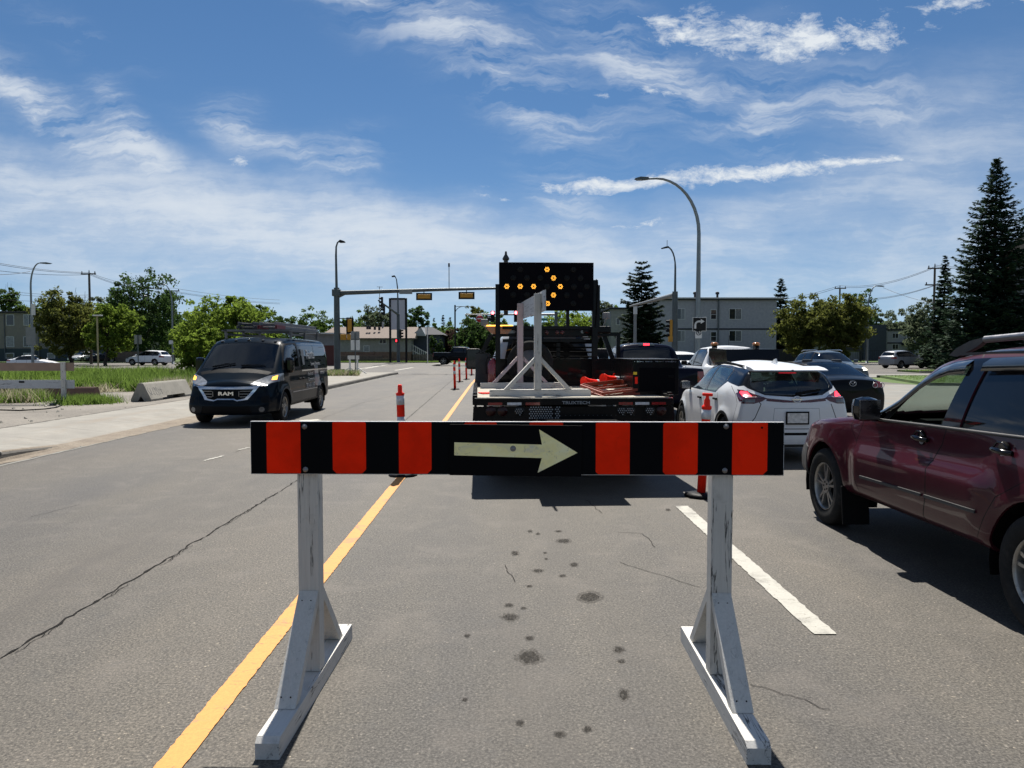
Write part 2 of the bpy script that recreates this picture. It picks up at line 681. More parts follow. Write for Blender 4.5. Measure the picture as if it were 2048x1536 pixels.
class Car:
    """car body lofted from its side and plan profiles; windows, lamps and doors are cut out of that surface"""

    def __init__(s, spec, step=.06, M_=26, capd=.1, capn=3.0, ringsm=1.1, lensm=.06):
        s.sp = spec
        y0, y1 = spec['y']
        n = int((y1 - y0) / step) + 1
        ys = np.linspace(y0, y1, n)
        st = (y1 - y0) / (n - 1)

        def prof(k, default=None, sm=None):
            ks = spec.get(k, default)
            if isinstance(ks, (int, float)):
                return np.full(n, float(ks))
            a = np.array(ks, float)
            o = np.argsort(a[:, 0])
            a = a[o]
            v = np.interp(ys, a[:, 0], a[:, 1])
            return gsm(v, (lensm if sm is None else sm) / st)
        top, crown = prof('top'), prof('crown', .05)
        zb, wb, wm, wr, bot = prof('belt'), prof('wb'), prof('wm'), prof('wr'), prof('bot')
        mid = spec.get('mid', .5)
        rings = []
        segs = [4, 3, 6, 7, 9, 8]
        for i in range(n):
            z5 = max(top[i] - crown[i], zb[i] + .012)
            kp = [(0, bot[i]), (wm[i] * .86, bot[i]), (wm[i] - .012, bot[i] + .07), (wm[i], bot[i] + (zb[i] - bot[i]) * mid), (wb[i], zb[i]), (wr[i], z5), (0, max(top[i], z5 + .01))]
            pts = []
            for a in range(6):
                p, q = kp[a], kp[a + 1]
                for k in range(segs[a]):
                    t = k / segs[a]
                    x = p[0] + (q[0] - p[0]) * t
                    z = p[1] + (q[1] - p[1]) * t
                    if a == 5:      # crowned roof or bonnet
                        z = p[1] + (q[1] - p[1]) * (1 - (1 - t) ** 2)
                    if a == 4:      # tumblehome bulge
                        x += .018 * math.sin(PI * t) * min(1, (z5 - zb[i]) / .3)
                    pts.append((x, z))
            pts.append(kp[6])
            pts = np.array(pts)
            xs = np.concatenate([-pts[::-1, 0], pts[1:, 0]])
            zs = np.concatenate([pts[::-1, 1], pts[1:, 1]])
            nn = len(pts)
            # smooth through the mirrored section, keep half
            xs2 = gsm(pts[:, 0], ringsm)
            zs2 = gsm(pts[:, 1], ringsm)
            xs2[0] = 0
            xs2[-1] = 0
            zs2[0] = pts[0, 1]
            zs2[-1] = zs2[-2]
            rings.append(np.stack([xs2, zs2], 1))
        H = len(rings[0])
        RN = 2 * H - 2

        def full(r):
            return [(r[j][0], r[j][1]) for j in range(H)] + [(-r[j][0], r[j][1]) for j in range(H - 2, 0, -1)]
        V = []
        K = 9

        def capring(r, yend, sg):
            zc = (r[:, 1].min() + r[:, 1].max()) / 2
            out = []
            for k in range(1, K + 1):
                t = PI / 2 * k / K
                sc = max(1e-4, math.cos(t)) ** (2 / capn) if k < K else .02
                dy = math.sin(t) ** (2 / capn) * capd
                rr = np.stack([r[:, 0] * sc, zc + (r[:, 1] - zc) * sc], 1)
                out.append((rr, yend + sg * dy))
            return out
        seq = [(r, y) for r, y in reversed(capring(rings[0], ys[0], -1))] + list(zip(rings, ys)) + capring(rings[-1], ys[-1], 1)
        for r, y in seq:
            for (x, z) in full(r):
                V.append((x, y, z))
        Fc = []
        for i in range(len(seq) - 1):
            for j in range(RN):
                j2 = (j + 1) % RN
                Fc.append((i * RN + j, (i + 1) * RN + j, (i + 1) * RN + j2, i * RN + j2))
        Fc.append(tuple(range(RN)))
        Fc.append(tuple((len(seq) - 1) * RN + j for j in range(RN))[::-1])
        A = np.array(V)
        kf, kr = spec.get('planf', .12), spec.get('planr', .08)
        L0, L1 = y0 - capd, y1 + capd
        wf = np.clip((A[:, 1] - (L1 - 1.1)) / 1.1, 0, 1) ** 2
        wrr = np.clip(((L0 + 1.0) - A[:, 1]) / 1.0, 0, 1) ** 2
        A[:, 1] += -kf * A[:, 0] ** 2 * wf + kr * A[:, 0] ** 2 * wrr
        hook = spec.get('hook')
        if hook:
            A = hook(A)
        for (wy, wz, wrad) in spec['wheels']:       # flared arches
            d = np.hypot(A[:, 1] - wy, A[:, 2] - wz)
            fl = np.clip(1 - np.abs(d - wrad - .03) / .09, 0, 1)
            fl = fl * fl * (3 - 2 * fl) * (A[:, 2] < zb.max() - .02)
            A[:, 0] += np.sign(A[:, 0]) * (np.abs(A[:, 0]) > .5) * fl * spec.get('flare', .018)
        s.bm = bmesh.new()
        vv = [s.bm.verts.new(p) for p in A]
        for f in Fc:
            try:
                s.bm.faces.new([vv[k] for k in f])
            except ValueError:
                pass
        bmesh.ops.recalc_face_normals(s.bm, faces=s.bm.faces)
        s.bm.normal_update()
        s.bm.verts.index_update()
        # reference surface for the normals
        s.rv = [v.co.copy() for v in s.bm.verts]
        s.rn = [v.normal.copy() for v in s.bm.verts]
        s.rf = [[v.index for v in f.verts] for f in s.bm.faces]
        s.bvh = BVHTree.FromPolygons(s.rv, s.rf)
        s.lay = s.bm.faces.layers.int.new('region')
        s.lmat = s.bm.faces.layers.int.new('slot')
        s.regs = {}

    def surf(s, a, b, view='side', sg=1):
        """point on the body surface under a 2D point of a view"""
        if view == 'side':
            o, d = Vector((3 * sg, a, b)), Vector((-sg, 0, 0))
        elif view == 'end':
            o, d = Vector((a, 6 * sg, b)), Vector((0, -sg, 0))
        else:
            o, d = Vector((a, b, 4)), Vector((0, 0, -1))
        h = s.bvh.ray_cast(o, d)
        if h[0] is None:
            h = s.bvh.find_nearest(o + d * 2)
        return h[0], h[1]

    def cut(s, poly, view, sg, rid, slot=0, thr=.12, only=None):
        ia, ib, ic = AX[view]
        xs = [p[0] for p in poly]
        zs = [p[1] for p in poly]
        bx = (min(xs) - 1e-4, max(xs) + 1e-4, min(zs) - 1e-4, max(zs) + 1e-4)
        geom = []
        for f in s.bm.faces:
            if f[s.lay] != 0 or f.normal[ic] * sg < thr:
                continue
            if only and not only(f.calc_center_median()):
                continue
            ca = [v.co[ia] for v in f.verts]
            if max(ca) < bx[0] or min(ca) > bx[1]:
                continue
            cb = [v.co[ib] for v in f.verts]
            if max(cb) < bx[2] or min(cb) > bx[3]:
                continue
            geom.append(f)
        if not geom:
            return
        area = sum(poly[i][0] * poly[(i + 1) % len(poly)][1] - poly[(i + 1) % len(poly)][0] * poly[i][1] for i in range(len(poly)))
        fs = set(geom)
        for i in range(len(poly)):
            p, q = poly[i], poly[(i + 1) % len(poly)]
            if abs(p[0] - q[0]) + abs(p[1] - q[1]) < 1e-6:
                continue
            co = [0, 0, 0]
            no = [0, 0, 0]
            co[ia], co[ib] = p
            no[ia], no[ib] = (q[1] - p[1]), -(q[0] - p[0])
            # only the faces near this edge's span
            m0, m1 = min(p[0], q[0]) - .003, max(p[0], q[0]) + .003
            n0, n1 = min(p[1], q[1]) - .003, max(p[1], q[1]) + .003
            near = []
            for f in fs:
                ca = [v.co[ia] for v in f.verts]
                cb = [v.co[ib] for v in f.verts]
                if max(ca) >= m0 and min(ca) <= m1 and max(cb) >= n0 and min(cb) <= n1:
                    near.append(f)
            if not near:
                continue
            ed = {e for f in near for e in f.edges}
            ve = {v for f in near for v in f.verts}
            r = bmesh.ops.bisect_plane(s.bm, geom=list(near) + list(ed) + list(ve), dist=1e-5, plane_co=co, plane_no=no)
            new = {g for g in r['geom'] if isinstance(g, bmesh.types.BMFace)}
            fs = {f for f in fs if f.is_valid} | new
        for f in fs:
            if not f.is_valid:
                continue
            c = f.calc_center_median()
            if inpoly(c[ia], c[ib], poly):
                if slot:
                    f[s.lmat] = slot
                else:
                    f[s.lay] = rid

    def region(s, name, mat, poly, view='side', sg=(1, -1), off=0.0, thick=.012, thr=.12, only=None, child=None, rim=True, parent_name=None):
        """a part cut from the surface; view 'end': sg 1 = front, -1 = rear"""
        if isinstance(sg, int):
            sg = (sg,)
        ids = []
        for g in sg:
            rid = len(s.regs) + 1
            s.regs[rid] = (name, mat, off, thick, rim)
            s.cut(poly, view, g, rid, thr=thr, only=only)
            ids.append(rid)
        return ids

    def paint(s, slot, poly, view='side', sg=(1, -1), thr=.12, only=None):
        if isinstance(sg, int):
            sg = (sg,)
        for g in sg:
            s.cut(poly, view, g, 0, slot=slot, thr=thr, only=only)

    def seams(s, pts, view='side', sg=(1, -1), w=.009, slot=2, thr=.12):
        for q in seam(pts, w):
            s.paint(slot, q, view, sg, thr)

    def _nrm(s, p):
        loc, no, fi, d = s.bvh.find_nearest(p)
        if fi is None:
            return Vector((0, 0, 1))
        idx = s.rf[fi]
        if len(idx) > 8:
            return no
        w = poly_3d_calc([s.rv[i] for i in idx], loc)
        n = Vector((0, 0, 0))
        for i, ww in zip(idx, w):
            n += s.rn[i] * ww
        return n.normalized() if n.length > 0 else no

    def emit(s, name, mats, faces, parent, off, thick, rim=True):
        vi = {}
        vs, ns, fs, mi = [], [], [], []
        for f in faces:
            ids = []
            for v in f.verts:
                k = v.index
                if k not in vi:
                    vi[k] = len(vs)
                    n = s._nrm(v.co)
                    vs.append(v.co + n * off)
                    ns.append(n)
                ids.append(vi[k])
            fs.append(ids)
            mi.append(f[s.lmat])
        nv, nf = len(vs), len(fs)
        lnorm = [ns[i] for f in fs for i in f]
        if thick > 0:
            cnt = {}
            for f in fs:
                for a, b in zip(f, f[1:] + f[:1]):
                    cnt[(a, b)] = cnt.get((a, b), 0) + 1
            border = [(a, b) for (a, b) in cnt if (b, a) not in cnt]
            inn = [vs[i] - ns[i] * thick for i in range(nv)]
            vs = vs + inn
            for k in range(nf):
                f = fs[k][::-1]
                fs.append([i + nv for i in f])
                mi.append(1 if len(mats) > 1 else 0)
                lnorm += [-ns[i] for i in f]
            for a, b in border:
                q = [b, a, a + nv, b + nv]
                e1, e2 = vs[a] - vs[b], vs[b + nv] - vs[b]
                n = e1.cross(e2)
                n = n.normalized() if n.length > 1e-12 else Vector((0, 0, 1))
                fs.append(q)
                mi.append(0)
                lnorm += [n] * 4
        me = bpy.data.meshes.new(name)
        me.from_pydata(vs, [], fs)
        for m in mats:
            me.materials.append(m)
        me.polygons.foreach_set('material_index', mi)
        me.polygons.foreach_set('use_smooth', [True] * len(fs))
        me.update()
        me.normals_split_custom_set(lnorm)
        ob = bpy.data.objects.new(name, me)
        link(ob, parent)
        return ob

    def finish(s, parent, paint, thick=.02, body='body'):
        s.bm.verts.index_update()
        s.bm.verts.ensure_lookup_table()
        groups = {}
        for f in s.bm.faces:
            if len(f.verts) > 20 and f[s.lay] == 0 and abs(f.normal.y) < .5:
                continue
            groups.setdefault(f[s.lay], []).append(f)
        mats = [paint, M['inner'], M['black'], M['trim'], M['blackgloss'], s.sp.get('mat5', M['chrome']), s.sp.get('mat6', M['lgrey'])]
        bod = s.emit(body, mats, groups.get(0, []), parent, 0, thick)
        s.out = {}
        for rid, (name, mat, off, th, rim) in s.regs.items():
            fs = groups.get(rid)
            if name == 'hole' or not fs:
                continue
            ob = s.emit(name, [mat] if mat else mats, fs, parent, off, th)
            s.out.setdefault(name, []).append(ob)
        s.bm.free()
        return bod


def wheel(parent, x, y, r, w=.22, style='split', sg=1, rimmat='alloy', rr=.62, spokes=5):
    """tyre with a rim child; sg is the side the face looks to"""
    mb = MB()
    rim_r = r * rr
    prof = [(rim_r, w * .42), (rim_r + .01, w * .5), (r * .86, w * .54), (r * .965, w * .46), (r, w * .36), (r, -w * .36), (r * .965, -w * .46), (r * .86, -w * .52), (rim_r, -w * .42), (rim_r * .96, 0), (rim_r, w * .42)]
    vs, fs = [], []
    seg = 40
    for (a, h) in prof:
        for k in range(seg):
            t = 2 * PI * k / seg
            vs.append((h * sg, a * math.cos(t), a * math.sin(t)))
    for i in range(len(prof) - 1):
        for k in range(seg):
            k2 = (k + 1) % seg
            fs.append([i * seg + k, i * seg + k2, (i + 1) * seg + k2, (i + 1) * seg + k])
    mb.add(vs, fs, True)
    t = mb.build('wheel', M['tyre'], parent, loc=(x, y, r))
    mb = MB()
    # rim lip and barrel
    vs, fs = [], []
    prof = [(rim_r * 1.0, w * .47), (rim_r * .97, w * .48), (rim_r * .93, w * .40), (rim_r * .9, -w * .3)]
    for (a, h) in prof:
        for k in range(seg):
            q = 2 * PI * k / seg
            vs.append((h * sg, a * math.cos(q), a * math.sin(q)))
    for i in range(len(prof) - 1):
        for k in range(seg):
            k2 = (k + 1) % seg
            fs.append([i * seg + k, i * seg + k2, (i + 1) * seg + k2, (i + 1) * seg + k])
    mb.add(vs, fs, True)
    d0, d1 = w * .30 * sg, w * .40 * sg
    mb.prism(arc(0, 0, rim_r * .30, 0, 360, 20)[:-1], d0, d1 + .004 * sg, 'YZ')
    for k in range(spokes):
        a0 = 2 * PI * k / spokes + .3
        if style == 'split':
            for e in (-1, 1):
                c, s_ = math.cos(a0), math.sin(a0)
                pts = []
                for rad, off, wd in ((.24, .05, .05), (.5, .075, .052), (.72, .135, .05), (.96, .17, .055)):
                    pts.append((rad * rim_r, e * off * rim_r, wd * rim_r))
                L = [(p[0], p[1] + p[2]) for p in pts] + [(p[0], p[1] - p[2]) for p in reversed(pts)]
                mb.prism([(u * c - v * s_, u * s_ + v * c) for u, v in L], d0, d1, 'YZ')
        elif style == 'plain':
            c, s_ = math.cos(a0), math.sin(a0)
            L = [(.2, .13), (.95, .09), (.95, -.09), (.2, -.13)]
            mb.prism([((u * c - v * s_) * rim_r, (u * s_ + v * c) * rim_r) for u, v in L], d0, d1, 'YZ')
    rm = mb.build('rim', M[rimmat], t)
    mb = MB()
    mb.prism(arc(0, 0, rim_r * .92, 0, 360, 24)[:-1], -w * .05 * sg, -w * .02 * sg, 'YZ')
    for k in range(5):
        a0 = 2 * PI * k / 5
        mb.prism(arc(math.cos(a0) * rim_r * .17, math.sin(a0) * rim_r * .17, rim_r * .04, 0, 360, 8)[:-1], d1, d1 + .007 * sg, 'YZ')
    mb.build('brake_disc', M['inner'], t)
    return t


def wheels(parent, sp, xw, r, **kw):
    for (wy, wz, wrad) in sp['wheels']:
        for sg in (1, -1):
            wheel(parent, sg * xw, wy, r, sg=sg, **kw)


def wells(parent, sp, xin, xout):
    """dark wheel housings"""
    for (wy, wz, wrad) in sp['wheels']:
        for sg in (1, -1):
            mb = MB()
            a = arc(wy, wz, wrad + .025, -15, 195, 16)
            vs = [(sg * xin, p, q) for p, q in a] + [(sg * xout, p, q) for p, q in a]
            n = len(a)
            fs = [[i, i + 1, n + i + 1, n + i] for i in range(n - 1)] + [list(range(n))]
            mb.add(vs, fs)
            mb.build('wheel_housing', M['inner'], parent)


def circ(wy, wz, r, n=28, zlow=None):
    p = arc(wy, wz, r, 0, 360, n)[:-1]
    return p


def arch_poly(wy, wz, r):
    return arc(wy, wz, r, -8, 188, 22) + [(wy - r * .98, -.1), (wy + r * .98, -.1)]


def seatbox(parent, x, y, z=.45, h=.62, mat='seat', w=.5):
    mb = MB()
    mb.box((x, y, z), (w, .5, .16), bev=.05)
    mb.box((x, y - .26, z + .08 + h / 2), (w, .14, h), rot=(R(-10), 0, 0), bev=.05)
    mb.box((x, y - .34, z + .2 + h), (w * .52, .1, .2), rot=(R(-8), 0, 0), bev=.04)
    return mb.build('seat', M[mat], parent)


def mirror(parent, x, y, z, sg, w=.2, h=.17, mat='black', glassy=True, d=.1):
    mb = MB()
    mb.box((x + sg * w / 2, y, z), (w, d, h), bev=min(.075, d * .47))
    mb.bar((x - sg * .06, y + .02, z - h * .35), (x + sg * w * .3, y, z - h * .35), .06, .05)
    o = mb.build('side_mirror', M[mat] if isinstance(mat, str) else mat, parent)
    if glassy:
        mb = MB()
        mb.box((x + sg * w / 2, y - d / 2 - .001, z), (w * .84, .006, h * .8), bev=.002)
        mb.build('mirror_glass', M['dchrome'], o)
    return o
# ------------------------------------------------------------------ ground, road, pavements
def asphalt_mat():
    m, nt, bs, out = new_mat('asphalt')
    p = geopos(nt)
    big = nt.noise(nt.mapping(p, (1, .25, 1)), .5, 5, .6)
    agg = nt.noise(p, 72, 4, .78)
    agg2 = nt.new('ShaderNodeTexVoronoi', i_Scale=120.0)
    nt.link(p, agg2.inputs['Vector'])
    c = nt.ramp(agg, [(.32, (.023, .0205, .0175)), (.48, (.073, .0665, .0575)), (.62, (.140, .127, .110)), (.72, (.35, .32, .28))])
    st = nt.ramp(agg2.outputs['Color'], [(.10, (.55, .54, .53)), (.5, 1.0), (.92, (1.06, 1.05, 1.03)), (.97, (2.6, 2.5, 2.3))])
    c = nt.mix(1.0, c, st, 'MULTIPLY')
    tone = nt.ramp(big, [(.32, (.72, .74, .80)), (.5, (1.0, .99, .96)), (.68, (1.22, 1.17, 1.08))])
    c = nt.mix(1.0, c, tone, 'MULTIPLY')
    # wheel tracks, polished a little lighter, and a browner centre
    sp = nt.new('ShaderNodeSeparateXYZ')
    nt.link(p, sp.inputs[0])
    tr = nt.math('SINE', nt.math('MULTIPLY_ADD', sp.outputs[0], 3.45, .9))
    tr = nt.math('MULTIPLY_ADD', tr, .035, 1.0)
    c = nt.mix(1.0, c, nt.math('MULTIPLY', tr, 1.0), 'MULTIPLY')
    med = nt.noise(p, 2.2, 6, .65, .5)
    c = nt.mix(nt.ramp(med, [(.50, 0.0), (.68, .30)]), c, (.15, .13, .11))
    # oily strip down the middle of each lane
    ln = nt.math('ABSOLUTE', nt.math('SUBTRACT', nt.math('FRACT', nt.math('MULTIPLY_ADD', sp.outputs[0], .286, .42)), .5))
    oil = nt.math('MULTIPLY', nt.ramp(ln, [(.0, .55), (.09, .32), (.2, 0.0)]), nt.ramp(nt.noise(nt.mapping(p, (2.5, .35, 1)), 1.1, 6, .65), [(.36, 0.0), (.62, 1.0)]))
    c = nt.mix(oil, c, (.052, .046, .04))
    c = nt.mix(nt.ramp(nt.noise(p, 7, 5, .6), [(.56, 0.0), (.72, .25)]), c, (.06, .06, .06))
    nt.link(c, bs.inputs['Base Color'])
    bs.inputs['Roughness'].default_value = .70
    bs.inputs['Specular IOR Level'].default_value = .34
    b = nt.new('ShaderNodeBump', i_Strength=.55, i_Distance=.006)
    nt.link(agg, b.inputs['Height'])
    nt.link(b.outputs[0], bs.inputs['Normal'])
    return m


def concrete_mat(name, base=(.255, .24, .21), joint=1.5, jw=.02):
    m, nt, bs, out = new_mat(name)
    p = geopos(nt)
    n = nt.noise(p, 1.3, 7, .62, .3)
    c = nt.ramp(n, [(.3, tuple(x * .78 for x in base)), (.6, base), (.75, tuple(x * 1.12 for x in base))])
    fn = nt.noise(p, 60, 3, .7)
    c = nt.mix(1.0, c, nt.ramp(fn, [(.3, .8), (.6, 1.05)]), 'MULTIPLY')
    if joint:
        sp = nt.new('ShaderNodeSeparateXYZ')
        nt.link(p, sp.inputs[0])
        fy = nt.math('FRACT', nt.math('DIVIDE', sp.outputs[1], joint))
        j = nt.math('LESS_THAN', nt.math('ABSOLUTE', nt.math('SUBTRACT', fy, .5)), jw / joint / 2)
        c = nt.mix(nt.math('MULTIPLY', j, .6), c, (.06, .055, .05))
    # sandy silt
    s_ = nt.ramp(nt.noise(nt.mapping(p, (2.2, .5, 1)), .9, 7, .7, .4), [(.52, 0.0), (.66, .75)])
    c = nt.mix(s_, c, (.215, .18, .14))
    nt.link(c, bs.inputs['Base Color'])
    bs.inputs['Roughness'].default_value = .9
    b = nt.new('ShaderNodeBump', i_Strength=.3, i_Distance=.006)
    nt.link(fn, b.inputs['Height'])
    nt.link(b.outputs[0], bs.inputs['Normal'])
    return m


def soil_mat(name, a, b_, c_, s1=.6, s2=30):
    m, nt, bs, out = new_mat(name)
    p = geopos(nt)
    n = nt.noise(p, s1, 8, .65, .3)
    n2 = nt.noise(p, s2, 4, .7)
    c = nt.ramp(n, [(.32, a), (.52, b_), (.7, c_)])
    c = nt.mix(1.0, c, nt.ramp(n2, [(.28, .62), (.5, 1.0), (.72, 1.35)]), 'MULTIPLY')
    nt.link(c, bs.inputs['Base Color'])
    bs.inputs['Roughness'].default_value = .95
    b = nt.new('ShaderNodeBump', i_Strength=.6, i_Distance=.02)
    nt.link(n2, b.inputs['Height'])
    nt.link(b.outputs[0], bs.inputs['Normal'])
    return m


def marking_mat(name, col, wear=.25):
    m, nt, bs, out = new_mat(name)
    p = geopos(nt)
    n = nt.noise(p, 90, 3, .7)
    n2 = nt.noise(p, 3.5, 6, .65, .5)
    c = nt.ramp(n, [(.3, tuple(x * .8 for x in col)), (.6, col)])
    f = nt.ramp(nt.math('ADD', nt.math('MULTIPLY', n2, .75), nt.math('MULTIPLY', n, .35)), [(.62 - wear * .1, 0.0), (.70, .8)])
    c = nt.mix(f, c, (.12, .112, .10))
    # transverse cracks in the paint
    q = nt.noise(nt.mapping(p, (.9, 3.2, 1)), 1.0, 5, .6, .4)
    cr = nt.math('LESS_THAN', nt.math('ABSOLUTE', nt.math('SUBTRACT', nt.math('FRACT', nt.math('MULTIPLY', q, 9)), .5)), .016)
    c = nt.mix(nt.math('MULTIPLY', cr, .75), c, (.09, .075, .05))
    nt.link(c, bs.inputs['Base Color'])
    bs.inputs['Roughness'].default_value = .7
    return m


M['asphalt'] = asphalt_mat()
M['walk'] = concrete_mat('pavement_concrete', joint=1.55)
M['walk2'] = concrete_mat('pale_pavement', (.21, .205, .185), joint=0)
M['kerb'] = pmat('kerb_concrete', (.085, .078, .068), .9, dirt=.6, dcol=(.05, .045, .04), bump=.4, bs_=60, vs=4)
M['gravel'] = soil_mat('gravel_lot', (.125, .112, .095), (.18, .163, .14), (.21, .19, .16), .4, 26)
M['turf'] = soil_mat('turf', (.045, .085, .016), (.07, .12, .022), (.11, .13, .035), .8, 14)
M['yellow'] = marking_mat('yellow_road_paint', (.60, .265, .052), .1)
M['whitep'] = marking_mat('white_road_paint', (.40, .385, .335), .6)
M['crackm'] = pmat('crack', (.014, .013, .012), .95)


def stain_mat(name, col, lo, hi):
    m, nt, bs, out = new_mat(name)
    p = geopos(nt)
    bs.inputs['Base Color'].default_value = (*col, 1)
    bs.inputs['Roughness'].default_value = .85
    bs.inputs['Specular IOR Level'].default_value = .1
    tr = nt.new('ShaderNodeBsdfTransparent')
    mx = nt.new('ShaderNodeMixShader')
    nt.link(nt.ramp(nt.noise(p, 72, 4, .78), [(.35, hi), (.62, lo)]), mx.inputs[0])
    nt.link(tr.outputs[0], mx.inputs[1])
    nt.link(bs.outputs[0], mx.inputs[2])
    nt.link(mx.outputs[0], out.inputs[0])
    return m


M['stain'] = stain_mat('oil_stain', (.030, .027, .023), .22, .72)
M['halo'] = stain_mat('soaked_oil', (.036, .032, .027), .05, .38)


def sheet(name, poly, z, mat, sub=0, kind='structure'):
    me = bpy.data.meshes.new(name)
    me.from_pydata([(x, y, z) for x, y in poly], [], [list(range(len(poly)))])
    me.materials.append(mat)
    o = bpy.data.objects.new(name, me)
    link(o)
    if me.polygons[0].normal.z < 0:
        me.flip_normals()
    return tag(o, kind=kind)


def rect(x0, y0, x1, y1):
    return [(x0, y0), (x1, y0), (x1, y1), (x0, y1)]


sheet('ground', rect(-900, -120, 900, 1500), -.012, M['turf'])
road = MB()
road.cur = 0
for r_ in (rect(-7.40, -40, 19.5, 51), rect(-200, 51, 200, 96)):
    road.add([(x, y, 0) for x, y in r_], [[0, 1, 2, 3]])
road.add([(x, y, 0) for x, y in rect(-4, 96, 7.0, 400)], [[0, 1, 2, 3]])


def ribbon(mb, pts, wfun, z):
    vs, fs = [], []
    for i, p in enumerate(pts):
        a = Vector(pts[max(i - 1, 0)])
        b = Vector(pts[min(i + 1, len(pts) - 1)])
        d = (b - a).normalized()
        n = Vector((-d.y, d.x))
        w = wfun(i / max(1, len(pts) - 1)) / 2
        vs += [(p[0] + n.x * w, p[1] + n.y * w, z), (p[0] - n.x * w, p[1] - n.y * w, z)]
    for i in range(len(pts) - 1):
        fs.append([2 * i, 2 * i + 1, 2 * i + 3, 2 * i + 2])
    mb.add(vs, fs)


def jag(p, q, n, amp, seed):
    r = random.Random(seed)
    out = []
    off = 0
    for i in range(n + 1):
        t = i / n
        off = off * .72 + r.uniform(-amp, amp)
        x = p[0] + (q[0] - p[0]) * t
        y = p[1] + (q[1] - p[1]) * t
        d = Vector((q[0] - p[0], q[1] - p[1])).normalized()
        e = off * min(1, 6 * t, 6 * (1 - t))
        out.append((x - d.y * e, y + d.x * e))
    return out


def gp(px, py):
    v = G(px, py)
    return (v.x, v.y)


road.cur = 1
CR_ = [((0, 1318), (280, 1152)), ((280, 1152), (430, 1060)), ((430, 1060), (600, 958)), ((600, 958), (690, 905)), ((690, 905), (800, 850)), ((800, 850), (905, 760)), ((905, 760), (935, 738))]
rr = random.Random(3)
for k, (a, b) in enumerate(CR_):
    pa_, pb_ = gp(*a), gp(*b)
    L = math.hypot(pb_[0] - pa_[0], pb_[1] - pa_[1])
    n = max(12, int(L / .05))
    wj = [rr.uniform(.003, .017) * (1 if rr.random() > .16 else 1.8) for _ in range(n + 2)]
    ribbon(road, jag(pa_, pb_, n, .014, 10 + k), lambda t: wj[int(t * n)], .004)
    if k < 4:       # finer companion cracks
        for j in range(4):
            t0 = rr.uniform(0, .8)
            q0 = (pa_[0] + (pb_[0] - pa_[0]) * t0 + .03, pa_[1] + (pb_[1] - pa_[1]) * t0 - .03)
            q1 = (pa_[0] + (pb_[0] - pa_[0]) * (t0 + .15) + .02, pa_[1] + (pb_[1] - pa_[1]) * (t0 + .15) + rr.uniform(-.04, .04))
            ribbon(road, jag(q0, q1, 10, .012, 40 + k * 5 + j), lambda t: .004, .0045)
fine = [((1235, 1065), (1285, 1068)), ((1285, 1068), (1310, 1095)), ((1240, 1125), (1300, 1145)), ((1300, 1145), (1400, 1175)), ((1170, 1000), (1205, 1027)), ((350, 922), (410, 918)), ((540, 880), (470, 905)),
        ((1500, 1370), (1590, 1395)), ((1590, 1395), (1660, 1420)), ((1010, 1130), (1030, 1165)), ((700, 812), (900, 764)), ((560, 870), (720, 808)), ((800, 771), (812, 770)), ((640, 1290), (560, 1330)), ((160, 1010), (60, 1035))]
for k, (a, b) in enumerate(fine):
    pa_, pb_ = gp(*a), gp(*b)
    n = max(8, int(math.hypot(pb_[0] - pa_[0], pb_[1] - pa_[1]) / .06))
    ribbon(road, jag(pa_, pb_, n, .014, 100 + k), lambda t: .0035 + (pa_[1] / 60) * .012, .004)
# transverse joint at the junction mouth
ribbon(road, jag(gp(790, 752), gp(950, 748), 30, .05, 5), lambda t: .07, .004)
road.cur = 2
for k, (px, py, rx, ry) in enumerate([(1179, 1195, 18, 8), (1059, 1315, 20, 11), (1238, 1300, 9, 5), (1243, 1323, 6, 3.5), (1175, 1459, 8, 5), (1127, 1082, 11, 3.5), (1076, 1142, 8, 3), (1148, 1130, 7, 3.5),
                                      (1125, 1152, 6, 2.5), (1059, 1277, 7, 4), (1020, 1235, 13, 6), (1018, 1211, 8, 3), (1047, 1217, 5, 2.2), (1030, 1107, 6, 4), (1060, 1063, 4, 2.2), (1076, 1068, 3.5, 1.8), (1117, 1063, 6, 1.6),
                                      (1247, 1390, 8, 9), (1040, 1447, 7, 5), (1092, 1118, 3, 1.8), (1090, 1106, 3, 1.5), (934, 1272, 5, 3), (1059, 1173, 5, 2), (930, 1400, 5, 3), (1120, 1470, 9, 5), (1336, 1020, 4, 2)]):
    r_ = random.Random(k)
    pts = []
    nn = 22
    for i in range(nn):
        a = 2 * PI * i / nn
        w = 1 + .16 * r_.uniform(-1, 1)
        pts.append(gp(px + rx * w * math.cos(a), py + ry * w * math.sin(a)))
    road.add([(x, y, .0035) for x, y in pts], [list(range(nn))])
    road.cur = 3
    cx_, cy_ = gp(px, py)
    road.add([(cx_ + (x - cx_) * 1.5, cy_ + (y - cy_) * 1.5, .0025) for x, y in pts], [list(range(nn))])
    road.cur = 2
M['stain2'] = M['stain']
structure(road.build('road', [M['asphalt'], M['crackm'], M['stain'], M['halo']], fixn=False))


